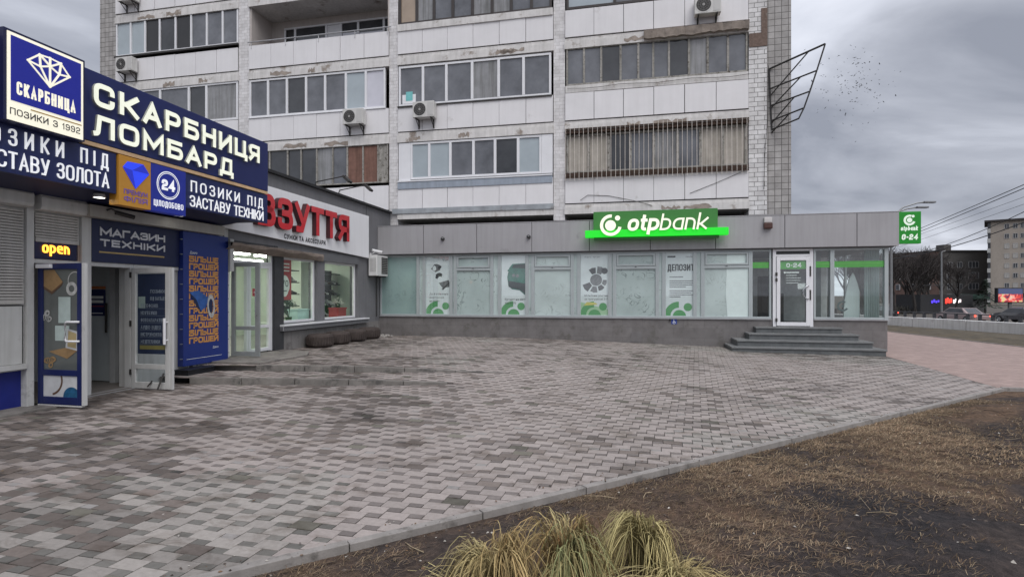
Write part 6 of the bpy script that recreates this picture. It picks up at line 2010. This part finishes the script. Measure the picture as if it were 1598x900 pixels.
# green-roofed kiosk, glowing shop sign and LED screen on a post
ks = thing('kiosk', 'low kiosk with a dark green pitched roof across the road', 'kiosk', (70, 84, -1), frame='W')
mb = MB(mat('kiosk_wall', (0.05, 0.05, 0.05), 0.8)); mb.box(69.6, 73.2, 84, 87, -1, 1.0); part('wall', mb, ks)
mb = MB(mat('kiosk_green', (0.018, 0.045, 0.034), 0.6, 0.15)); mb.prism([(69.3, 83.6, 1.0), (70.2, 83.6, 1.75), (72.6, 83.6, 1.75), (73.5, 83.6, 1.0)], (0, 3.6, 0)); part('roof', mb, ks)
sh = thing('shop_row', 'low dark row of shops with glowing red and white signs behind the trees', 'shop', (62, 78, -1), frame='W')
mb = MB(mat('shop_row_wall', (0.04, 0.04, 0.042), 0.8)); mb.box(58.5, 66, 78, 83, -1, 1.7); part('wall', mb, sh)
for (x0, x1, z0, z1, c, s_, nm) in ((60.0, 61.2, .45, 1.0, (0.10, 0.06, 0.8), 1.0, 'dim violet sign'), (62.0, 63.0, .40, 1.25, (1.0, 0.06, 0.04), 1.3, 'round red glowing sign'), (63.15, 64.3, .45, 1.1, (1.0, 0.85, 0.85), 1.6, 'white glowing sign')):
    mb = MB(emis('shop_glow_%d' % int(x0 * 10), c, s_))
    w = (x1 - x0) / 4
    for i in range(4):
        zz_ = (.0, .12, .05, .15)[i]
        mb.box(x0 + i * w, x0 + i * w + w * .72, 77.90, 77.96, z0 + zz_, z1 - (.15, 0, .2, .1)[i])
    part('glowing_sign', mb, sh, nm)
ld = thing('led_screen', 'bright LED advertising screen on a post across the road', 'screen', (64, 70, -1), frame='W')
mb = MB(mat('led_case', (0.012, 0.012, 0.014), 0.6)); mb.box(62.35, 65.75, 70.0, 70.4, .62, 2.55); part('casing', mb, ld)
mb = MB(mat('led_post', (0.12, 0.12, 0.12), 0.6)); mb.box(64.0, 64.35, 70.1, 70.35, -1, .62); part('post', mb, ld)
lm = bpy.data.materials.new('led_picture'); lm.use_nodes = True; t = lm.node_tree; b_ = t.nodes['Principled BSDF']
c_ = t.nodes.new('ShaderNodeTexCoord'); nz = N(t, 'ShaderNodeTexNoise', inp={'Scale': 1.6, 'Detail': 3.0, 'Distortion': 1.0}); t.links.new(c_.outputs['Object'], nz.inputs['Vector'])
cr_ = ramp(t, [(.36, (.05, .04, .10)), (.45, (.65, .03, .03)), (.53, (.95, .12, .08)), (.60, (.9, .55, .5)), (.68, (.75, .7, .12))])
t.links.new(nz.outputs[0], cr_.inputs[0]); t.links.new(cr_.outputs[0], b_.inputs['Emission Color']); b_.inputs['Emission Strength'].default_value = .9; b_.inputs['Base Color'].default_value = (.02, .02, .02, 1)
mb = MB(lm); mb.box(62.5, 65.6, 69.97, 69.995, .75, 1.75)
mb.use(emis('led_sky', (0.045, 0.055, 0.11), 1.0)); mb.box(62.5, 65.6, 69.97, 69.995, 1.752, 2.45)
part('lit_picture', mb, ld)

# ------------------------------------------------------------------ cars on the road
def make_car(label, loc, col, rotz):
    t = thing('car', label, 'car', (0, 0, 0), 'cars driving on the road beyond the railing', 'W')
    body = mat('car_paint_' + col[0], col[1], 0.3, 0.03, coat=1.0)
    L_, Wd = 4.3, 1.76
    prof = [(-2.15, .35), (-2.18, .62), (-2.12, .88), (-1.45, .93), (-.85, 1.40), (.55, 1.44), (1.20, 1.00), (2.0, .86), (2.15, .60), (2.12, .32)]
    mb = MB(body)
    n = len(prof)
    rows_ = []
    for s_, k in ((-1, .94), (-.9, 1.0), (.9, 1.0), (1, .94)):
        rows_.append([(s_ * Wd / 2 * (1 - .16 * max(0, z - .9) / .5), y * (k if abs(s_) == 1 else 1), z) for y, z in prof])
    for a_, b2_ in zip(rows_[:-1], rows_[1:]):
        for i in range(n):
            mb.face([a_[i], a_[(i + 1) % n], b2_[(i + 1) % n], b2_[i]])
    mb.face(rows_[0]); mb.face(rows_[-1])
    part('body', mb, t)
    mb = MB(g_dark)
    for s_ in (-1, 1):
        x = s_ * .845
        mb.face([(x * 1.03, -1.15, .96), (x * .915, -.80, 1.34), (x * .91, .50, 1.37), (x * 1.03, 1.05, 1.0)])
    mb.face([(-.70, -1.44, .95), (.70, -1.44, .95), (.62, -.90, 1.37), (-.62, -.90, 1.37)]); mb.face([(-.70, 1.22, 1.01), (.70, 1.22, 1.01), (.62, .60, 1.42), (-.62, .60, 1.42)])
    part('window', mb, t)
    for s_ in (-1, 1):
        mb = MB(emis('tail_red', (1.0, 0.10, 0.06), 2.2)); mb.box(s_ * .82 - .13 * (s_ > 0), s_ * .82 + .13 * (s_ < 0), -2.20, -2.13, .62, .84); part('taillight', mb, t)
        mb = MB(mat('headlight', (0.8, 0.8, 0.8), .2)); mb.box(s_ * .80 - .2 * (s_ > 0), s_ * .80 + .2 * (s_ < 0), 2.08, 2.16, .62, .76); part('headlight', mb, t)
        for y in (-1.35, 1.35):
            mb = MB(mat('car_tyre', (0.02, 0.02, 0.02), .9)); mb.lathe([(0, -.1), (.31, -.1), (.33, 0), (.31, .1), (0, .1)], (s_ * .80, y, .32), 'x', 18); w = part('wheel', mb, t)
            mb = MB(MATS['chrome']); mb.lathe([(0, .0), (.19, .0), (.2, -.02)], (s_ * .92, y, .32), 'x', 14); part('rim', mb, w)
    t.location = loc; t.rotation_euler.z = rotz; ORG[t.name] = tuple(loc)
    return t
hd = math.atan2(-s2w((wd.x, wd.y, 0)).x + s2w((0, 0, 0)).x, 1) * 0
rdv = (s2w((-wd.x, -wd.y, 0)) - s2w((0, 0, 0))); hd = math.atan2(rdv.y, rdv.x) - math.pi / 2
make_car('pale car with glowing red tail lights seen over the railing', (43.3, 52.5, -1.0), ('pale', (0.30, 0.22, 0.21)), hd)
make_car('dark grey car half hidden behind the railing at the right edge', (48.2, 51.5, -1.0), ('grey', (0.08, 0.08, 0.085)), hd)
make_car('dark car farther along the road beside the left end of the railing', (41.5, 62.0, -1.0), ('black', (0.025, 0.025, 0.03)), hd)

# ------------------------------------------------------------------ bare trees across the road
bark = mat('wet_bark', (0.032, 0.028, 0.026), 0.95, 0.3, 6); twig = mat('bare_twigs', (0.045, 0.038, 0.036), 0.95, 0.3, 3)
def make_tree(name, label, loc, h, seed, grp, spread=.42, trunk=None):
    rr = random.Random(seed)
    t = thing(name, label, 'tree', loc, grp, 'W')
    tb, cb = MB(bark), MB(twig)
    o = Vector(loc)
    def grow(p, d, l, r_, depth):
        path = [p]
        q = p
        for i in range(3):
            d = (d + Vector((rr.uniform(-.18, .18), rr.uniform(-.18, .18), rr.uniform(-.02, .14)))).normalized()
            q = q + d * l / 3
            path.append(q)
        (tb if depth < 3 else cb).tube(path, r_, 5 if depth < 2 else 3, r_ * .62, cap=False)
        if depth >= 5:
            return
        n = 4 if depth < 2 else rr.choice((3, 4))
        for i in range(n):
            a = rr.uniform(0, 6.283)
            side = Vector((math.cos(a), math.sin(a), rr.uniform(-.1, .5)))
            nd = (d * (1 - spread * .6) + side * rr.uniform(spread * .7, spread * 1.35)).normalized()
            st_ = path[rr.choice((2, 3, 3))] if depth else path[-1] + (path[-2] - path[-1]) * rr.uniform(0, .5)
            grow(st_, nd, l * rr.uniform(.60, .82), max(.022, r_ * .58), depth + 1)
    grow(o, Vector((rr.uniform(-.05, .05), 0, 1)), h * .30, h * .024, 0)
    part('trunk', tb, t, fix=False); part('crown', cb, t, fix=False)
    return t
trs = []
protos = []
spots = [(50.5, 72, 9.5), (55.5, 75, 10.5), (60.0, 82, 10.5), (64.5, 86, 10.0), (57.0, 88, 12.0), (69.0, 92, 9.5), (52.5, 80, 8.0), (62.0, 76, 8.5), (75.0, 98, 11), (80, 104, 12), (86.5, 110, 12), (48.0, 70, 8.0), (66.0, 100, 12.5), (72, 108, 13), (54, 84, 10.5), (58.5, 79, 9.0), (61.5, 90, 11.5), (66.5, 88, 10.5), (50, 78, 9.5), (70, 97, 11), (56, 92, 12), (63.5, 96, 12), (74, 102, 12)]
names = ['dark spreading bare tree beside the bank corner, across the road', 'dark bare tree with a leaning trunk in front of the brick wing', 'dark bare tree before the middle of the brick building']
for i, (x, y, h) in enumerate(spots):
    if i < 3:
        protos.append(make_tree('bare_tree', 'dark leafless tree in the tangled row across the road', (x, y, -1.0), 10.0, 20 + i, 'bare trees across the road'))
        protos[-1].rotation_euler.z = 0
        protos[-1].scale = (h / 10,) * 3
    else:
        copy_tree(protos[i % 3], (x, y, -1.0), 'dark leafless tree in the tangled row across the road', R.uniform(0, 6), 'W', None, h / 10)
# two thin poplars showing over the brick roof
pt = make_tree('poplar_tree', 'thin leafless poplar top showing over the brick building roof, left of two', (122, 185, -1), 19.5, 41, 'poplars behind the brick building', .22)
copy_tree(pt, (129, 187, -1), 'shorter thin leafless poplar top showing over the brick roof, right of two', 1.2, 'W', None, .93)
fir = thing('fir_tree', 'small dark fir above the LED screen', 'tree', (66, 76, -1), None, 'W')
mb = MB(bark); mb.tube([(66, 76, -1), (66, 76, 3.6)], .1, 6, .03); part('trunk', mb, fir)
mb = MB(mat('fir_green', (0.02, 0.032, 0.022), 0.9, 0.3, 4))
for i in range(420):
    h_ = R.random(); a = R.uniform(0, 6.28); r_ = (1 - h_) * 1.9 * R.uniform(.3, 1) + .05
    c = Vector((66 + r_ * math.cos(a), 76 + r_ * math.sin(a), .2 + h_ * 3.6 - r_ * .25))
    d = Vector((math.cos(a) * .35, math.sin(a) * .35, -.12)); e = Vector((-math.sin(a) * .12, math.cos(a) * .12, .03))
    mb.face([c - d * .3, c + e, c + d, c - e])
part('crown', mb, fir, fix=False)
# dark hedge line at the foot of the trees
mb = MB(mat('hedge_twigs', (0.04, 0.038, 0.032), 0.95, 0.3, 3))
for i in range(5200):
    f_ = R.random()
    c = Vector((46 + f_ * 46 + R.uniform(-1, 1), 70 + f_ * 42 + R.uniform(-1.5, 1.5), -1 + R.uniform(0, 1.05) * (.75 + .25 * math.sin(f_ * 40))))
    d = Vector((R.uniform(-1, 1), R.uniform(-1, 1), R.uniform(.2, 1.4))).normalized() * R.uniform(.2, .5); e = Vector((R.uniform(-1, 1), R.uniform(-1, 1), 0)).normalized() * .04
    mb.face([c - d - e, c - d + e, c + d + e * .3, c + d - e * .3])
single('undergrowth', mb, 'dark winter undergrowth at the foot of the bare trees', 'undergrowth', (60, 80, -1), None, 'W', 'stuff', fix=False)

# ------------------------------------------------------------------ lamps, cables
def lamp_post(label, base, h, arms, r=.09):
    t = thing('street_lamp', label, 'street lamp', base, 'street lamps along the road', 'W')
    x, y, z = base
    mb = MB(mat('lamp_grey', (0.22, 0.225, 0.23), .5, .1, metal=.4)); mb.tube([(x, y, z), (x, y, z + h)], r, 8, r * .6); part('pole', mb, t)
    for (pts, hd_) in arms:
        mb = MB(MATS['lamp_grey']); mb.tube([(x + a_, y, z + h + b_) for a_, b_ in pts], .045, 6); o = part('arm', mb, t)
        if hd_:
            a_, b_ = pts[-1]
            mb = MB(MATS['lamp_grey']); mb.box(x + a_ - .1, x + a_ + .55, y - .12, y + .12, z + h + b_ - .05, z + h + b_ + .05); part('lamp_head', mb, o, bevel=.02)
    return t
lamp_post('two-armed grey street lamp rising behind the right-hand end of the bank', (21.3, 30.6, -.1), 6.0, (([(0, 0), (.65, .65), (1.45, .90), (1.9, .95)], True), ([(.45, .42), (.9, .58), (1.5, .66)], True)))
lamp_post('tall thin grey lamp post among the bare trees', (55.6, 70.5, -1), 8.2, (([(0, 0), (.5, .15)], False),), .13)
def cable(pts, r, label, grp):
    mb = MB(mat('cable_black', (0.03, 0.03, 0.032), .7))
    P = []
    a, b, sag = pts
    a, b = Vector(a), Vector(b)
    for i in range(15):
        q = i / 14
        p = a.lerp(b, q); p.z -= sag * 4 * q * (1 - q)
        P.append(p)
    mb.tube(P, r, 4)
    return single('overhead_cable', mb, label, 'cable', tuple(a), grp, 'W')
def at(px, py, Y): return ((px - 799) / 850 * Y, Y, 1.65 + (460 - py) * Y / 850)
hi_l = 'thin black cable of the upper pair crossing the grey sky at the right'
cable((at(1400, 371, 70), at(1640, 270, 30), .05), .028, hi_l, 'upper pair of cables'); cable((at(1400, 375.5, 70), at(1640, 276, 30), .05), .028, hi_l, 'upper pair of cables')
mid_l = 'faint cable of the middle pair crossing the grey sky at the right'
cable((at(1400, 378, 90), at(1640, 292, 45), .05), .018, mid_l, 'middle pair of cables'); cable((at(1400, 386, 90), at(1640, 304, 45), .05), .018, mid_l, 'middle pair of cables')
cable((at(1380, 405, 60), at(1660, 322, 34), .6), .035, 'thick sagging cable running from behind the bank to the tan block', 'lower cables')
cable((at(1412, 400, 65), at(1660, 300, 34), .5), .03, 'sagging cable crossing just above the brick building roof', 'lower cables')
cable((at(1385, 391, 50), at(1430, 400, 60), .2), .03, 'short cable sloping down past the bank corner', 'lower cables')
cable((at(1440, 445, 66), at(1473, 445, 69), .03), .03, 'short level cable reaching the lamp post among the trees', 'lower cables')

# ------------------------------------------------------------------ flock of birds
mb = MB(mat('bird_black', (0.03, 0.03, 0.032), .9))
mb.tube([(0, -.16, 0), (0, -.05, .03), (0, .1, .02), (0, .2, 0)], .045, 6, .012)
mb.face([(0, .08, .03), (0, -.08, .03), (-.20, -.04, .12), (-.42, -.02, .02), (-.20, .10, .12)]); mb.face([(0, .08, .03), (0, -.08, .03), (.20, -.04, .12), (.42, -.02, .02), (.20, .10, .12)])
b0 = single('bird', mb, 'tiny dark bird flying in the loose flock right of the apartment block', 'bird', (0, 0, 0), 'birds in the flock', 'W', fix=False)
rr_ = random.Random(5)
nb_ = 0
while nb_ < 170:
    if rr_.random() < .8:
        px_, py_ = rr_.gauss(1335, 30), rr_.gauss(128, 28)
    else:
        px_, py_ = rr_.gauss(1310, 45), rr_.gauss(140, 48)
    if px_ < 1245 or py_ < 60 or py_ > 260 or px_ > 1420: continue
    Y_ = rr_.uniform(105, 150)
    o = b0 if nb_ == 0 else b0.copy()
    if nb_: COL.objects.link(o)
    o.location = at(px_, py_, Y_); o.rotation_euler = (rr_.uniform(-.6, .6), rr_.uniform(-.7, .7), rr_.uniform(0, 6.28)); s_ = rr_.uniform(.45, .95); o.scale = (s_,) * 3
    nb_ += 1

# ------------------------------------------------------------------ dry grass, litter, tufts
gm_ = attr_mat('dry_blade', 0.85, 8.0, 0.2, 0.0, 0.2)
STRAW = [(0.215, 0.148, 0.092), (0.165, 0.110, 0.070), (0.28, 0.212, 0.140), (0.115, 0.080, 0.056), (0.145, 0.110, 0.070)]
mb = MB(gm_)
rr_ = random.Random(9)
cnt = 0
CAMS = w2s((0, 0, 0))
while cnt < 75000:
    s_ = rr_.uniform(-6.5, 11.5); d_ = .06 + 10 * rr_.random() ** 1.5
    p = Vector(BORD[0]) + bd * s_ + bn * d_
    if p.y > -6.6: continue
    dist = (Vector((p.x, p.y)) - Vector((CAMS.x, CAMS.y))).length
    if dist > 11.5: continue
    patch = fbm(p.x, p.y, .55, 4, 21.0) + .5 * fbm(p.x, p.y, 2.4, 2, 4.0)
    if patch + rr_.uniform(-.5, .5) < (.0 if s_ > 2 else .30) + sm(1.6, 4.5, d_) * .55: continue
    cnt += 1
    z = soilz(p.x, p.y)
    l = rr_.uniform(.018, .075) * (1 + .05 * dist); wdt = .0006 + .00024 * dist
    a = rr_.gauss(.35, .8); d = Vector((math.cos(a), math.sin(a), 0)); e = Vector((-d.y, d.x, 0)) * wdt
    zz_ = [z + .004, z + rr_.uniform(.006, .028), z + rr_.uniform(.002, .02)]
    q0, q1, q2 = Vector((p.x, p.y, zz_[0])), Vector((p.x, p.y, zz_[1])) + d * l * .5, Vector((p.x, p.y, zz_[2])) + d * l + e * rr_.uniform(-4, 4)
    mb.tint = tuple(Vector(rr_.choice(STRAW)) * rr_.uniform(.5, 1.15) * (1 + .7 * max(-.5, min(.8, patch))))
    mb.face([q0 - e, q0 + e, q1 + e, q1 - e]); mb.face([q1 - e, q1 + e, q2])
single('dry_grass', mb, 'trampled straw-coloured dead grass over the soil', 'grass', (8, -14, 0), None, 'S', 'stuff', fix=False)
# clods, chips and leaf litter
mb = MB(gm_)
for i in range(2600):
    s_ = rr_.uniform(-6.5, 11.0); d_ = (.05 + 7 * rr_.random() ** 2.2) if i % 9 else rr_.uniform(-.22, .05)
    p = Vector(BORD[0]) + bd * s_ + bn * d_
    if p.y > -6.6: continue
    z = soilz(p.x, p.y) if d_ > .03 else .014 if d_ > -.055 else .003
    sz = rr_.uniform(.004, .016) * (1 + d_ * .12)
    pale = rr_.random() < .16
    mb.tint = (.42, .39, .35) if pale else tuple(Vector((.085, .068, .058)) * rr_.uniform(.5, 1.5)) if rr_.random() < .7 else (.16, .10, .06)
    c = Vector((p.x, p.y, z + sz * .3))
    q = [c + Vector((rr_.uniform(.5, 1.2) * sz * math.cos(k * 1.571 + rr_.random()), rr_.uniform(.5, 1.2) * sz * math.sin(k * 1.571 + rr_.random()), rr_.uniform(-.2, .3) * sz)) for k in range(4)]
    tp = c + Vector((0, 0, sz * rr_.uniform(.3, .9)))
    for k in range(4): mb.face([q[k], q[(k + 1) % 4], tp])
for i in range(260):                            # twigs and broken stalks
    s_ = rr_.uniform(-6.5, 10.0); d_ = .1 + 6 * rr_.random() ** 1.4
    p = Vector(BORD[0]) + bd * s_ + bn * d_
    if p.y > -6.6: continue
    a = rr_.uniform(0, 6.28); l = rr_.uniform(.06, .30)
    mb.tint = rr_.choice([(.10, .07, .05), (.22, .16, .10), (.06, .045, .038), (.34, .27, .18)])
    d = Vector((math.cos(a), math.sin(a), 0))
    pz = lambda q: Vector((p.x, p.y, 0)) + d * l * q + Vector((0, 0, soilz(p.x + d.x * l * q, p.y + d.y * l * q) + .008 + .01 * math.sin(q * 3)))
    mb.tube([pz(0), pz(.5) + Vector((rr_.gauss(0, .008), rr_.gauss(0, .008), 0)), pz(1)], rr_.uniform(.0015, .004), 4)
for i in range(170):                            # crumbs and leaf bits blown on to the paving
    p = Vector((rr_.uniform(.3, 13), -rr_.uniform(.3, 15)))
    if bsd(p) > -.1: continue
    z = zg(p.x, p.y) + .012; sz = rr_.uniform(.006, .022)
    mb.tint = rr_.choice([(.10, .065, .04), (.36, .33, .30), (.16, .12, .07), (.07, .06, .05)])
    a = rr_.uniform(0, 6.28)
    q = [Vector((p.x + sz * k_ * math.cos(a + w2), p.y + sz * k_ * math.sin(a + w2), z + rr_.uniform(0, .006))) for k_, w2 in ((1.2, 0), (.5, 1.4), (1.1, 3.1), (.6, 4.6))]
    mb.face(q)
single('litter', mb, 'clods, pale chips and leaf litter scattered over soil and paving', 'litter', (8, -14, 0), None, 'S', 'stuff', fix=False)
def tuft(origin, h, n, lean, spread, cols, label, seed, wd_=.0042, locks=7):
    """A dead clump: locks of blades combed different ways, some bent over or broken, over flattened thatch."""
    rr = random.Random(seed)
    mb = MB(gm_)
    o = Vector(origin)
    LK = []
    for i in range(locks):
        a = 6.283 * (i + rr.uniform(-.35, .35)) / locks
        LK.append((a, rr.uniform(.50, 1.05), rr.uniform(.36, .60), rr.uniform(.45, 1.35), Vector(rr.choice(cols)), Vector((math.cos(a), math.sin(a), 0)) * rr.uniform(.01, .07)))
    def blade(pts, w, c, side):
        K = len(pts) - 1
        for k in range(K):
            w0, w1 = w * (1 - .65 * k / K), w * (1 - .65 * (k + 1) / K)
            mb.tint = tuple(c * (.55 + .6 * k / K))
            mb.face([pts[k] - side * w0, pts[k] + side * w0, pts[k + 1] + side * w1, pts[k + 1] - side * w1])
    for i in range(n):
        a0, hh, qp0, sp, col, off = rr.choice(LK)
        a = a0 + rr.gauss(0, .30)
        loose = rr.random()
        if loose < .12: a = rr.uniform(0, 6.283)
        ph = h * hh * rr.uniform(.72, 1.08)
        qp = min(.8, max(.34, qp0 + rr.gauss(0, .06)))
        out = Vector((math.cos(a), math.sin(a), 0)) * h * spread * sp * rr.uniform(.7, 1.25) + Vector(lean) * h * rr.uniform(.5, 1.4)
        br_ = off + Vector((rr.gauss(0, .022), rr.gauss(0, .022), 0))
        wob = Vector((rr.gauss(0, .022), rr.gauss(0, .022), rr.gauss(0, .012)))
        kink = rr.randint(3, 6) if rr.random() < .22 else 99
        pts, drop = [], 0.0
        for k in range(9):
            q = k / 8
            z = ph * (1 - (1 - q / qp) ** 2)
            p = o + br_ + out * (q ** 1.5) + wob * math.sin(q * 5 + i)
            if k > kink: drop += ph * .22
            pts.append(p + Vector((0, 0, max(.006, z - drop) + (.004 if k else 0))))
        side = Vector((-math.sin(a + rr.gauss(.3, .5)), math.cos(a + rr.gauss(.3, .5)), 0))
        c = (col * .65 + Vector(rr.choice(cols)) * .35) * rr.uniform(.55, 1.2)
        blade(pts, wd_ * rr.uniform(.55, 1.15), c, side)
    for i in range(n // 3):                      # flattened thatch round the foot
        a = rr.uniform(0, 6.283); r0 = h * spread * rr.uniform(.1, 1.0)
        b = a + rr.gauss(0, 1.0)
        p0 = o + Vector((math.cos(a) * r0, math.sin(a) * r0, .004))
        d = Vector((math.cos(b), math.sin(b), 0)); l = rr.uniform(.06, .22)
        pts = [p0 + d * l * q + Vector((0, 0, .03 * math.sin(q * 3.1) * rr.uniform(.2, 1.2))) for q in (0, .33, .66, 1)]
        blade(pts, wd_ * .6, Vector(rr.choice(cols)) * rr.uniform(.35, .9), Vector((-d.y, d.x, 0)))
    return single('grass_tuft', mb, label, 'grass tuft', origin, 'dead ornamental grass tufts', 'S', fix=False)
def tloc(px, py):
    Y = 1.63 * 850 / (py - 460); p = w2s(((px - 799) / 850 * Y, Y, 0))
    return (p.x, p.y, soilz(p.x, p.y) - .004)
Y1 = [(0.56, 0.47, 0.24), (0.48, 0.38, 0.18), (0.44, 0.37, 0.18), (0.50, 0.36, 0.17)]
Y2 = [(0.44, 0.26, 0.12), (0.50, 0.35, 0.16), (0.30, 0.30, 0.14), (0.24, 0.25, 0.115), (0.47, 0.38, 0.19)]
Y3 = [(0.54, 0.45, 0.22), (0.49, 0.41, 0.19), (0.42, 0.32, 0.15), (0.40, 0.35, 0.165)]
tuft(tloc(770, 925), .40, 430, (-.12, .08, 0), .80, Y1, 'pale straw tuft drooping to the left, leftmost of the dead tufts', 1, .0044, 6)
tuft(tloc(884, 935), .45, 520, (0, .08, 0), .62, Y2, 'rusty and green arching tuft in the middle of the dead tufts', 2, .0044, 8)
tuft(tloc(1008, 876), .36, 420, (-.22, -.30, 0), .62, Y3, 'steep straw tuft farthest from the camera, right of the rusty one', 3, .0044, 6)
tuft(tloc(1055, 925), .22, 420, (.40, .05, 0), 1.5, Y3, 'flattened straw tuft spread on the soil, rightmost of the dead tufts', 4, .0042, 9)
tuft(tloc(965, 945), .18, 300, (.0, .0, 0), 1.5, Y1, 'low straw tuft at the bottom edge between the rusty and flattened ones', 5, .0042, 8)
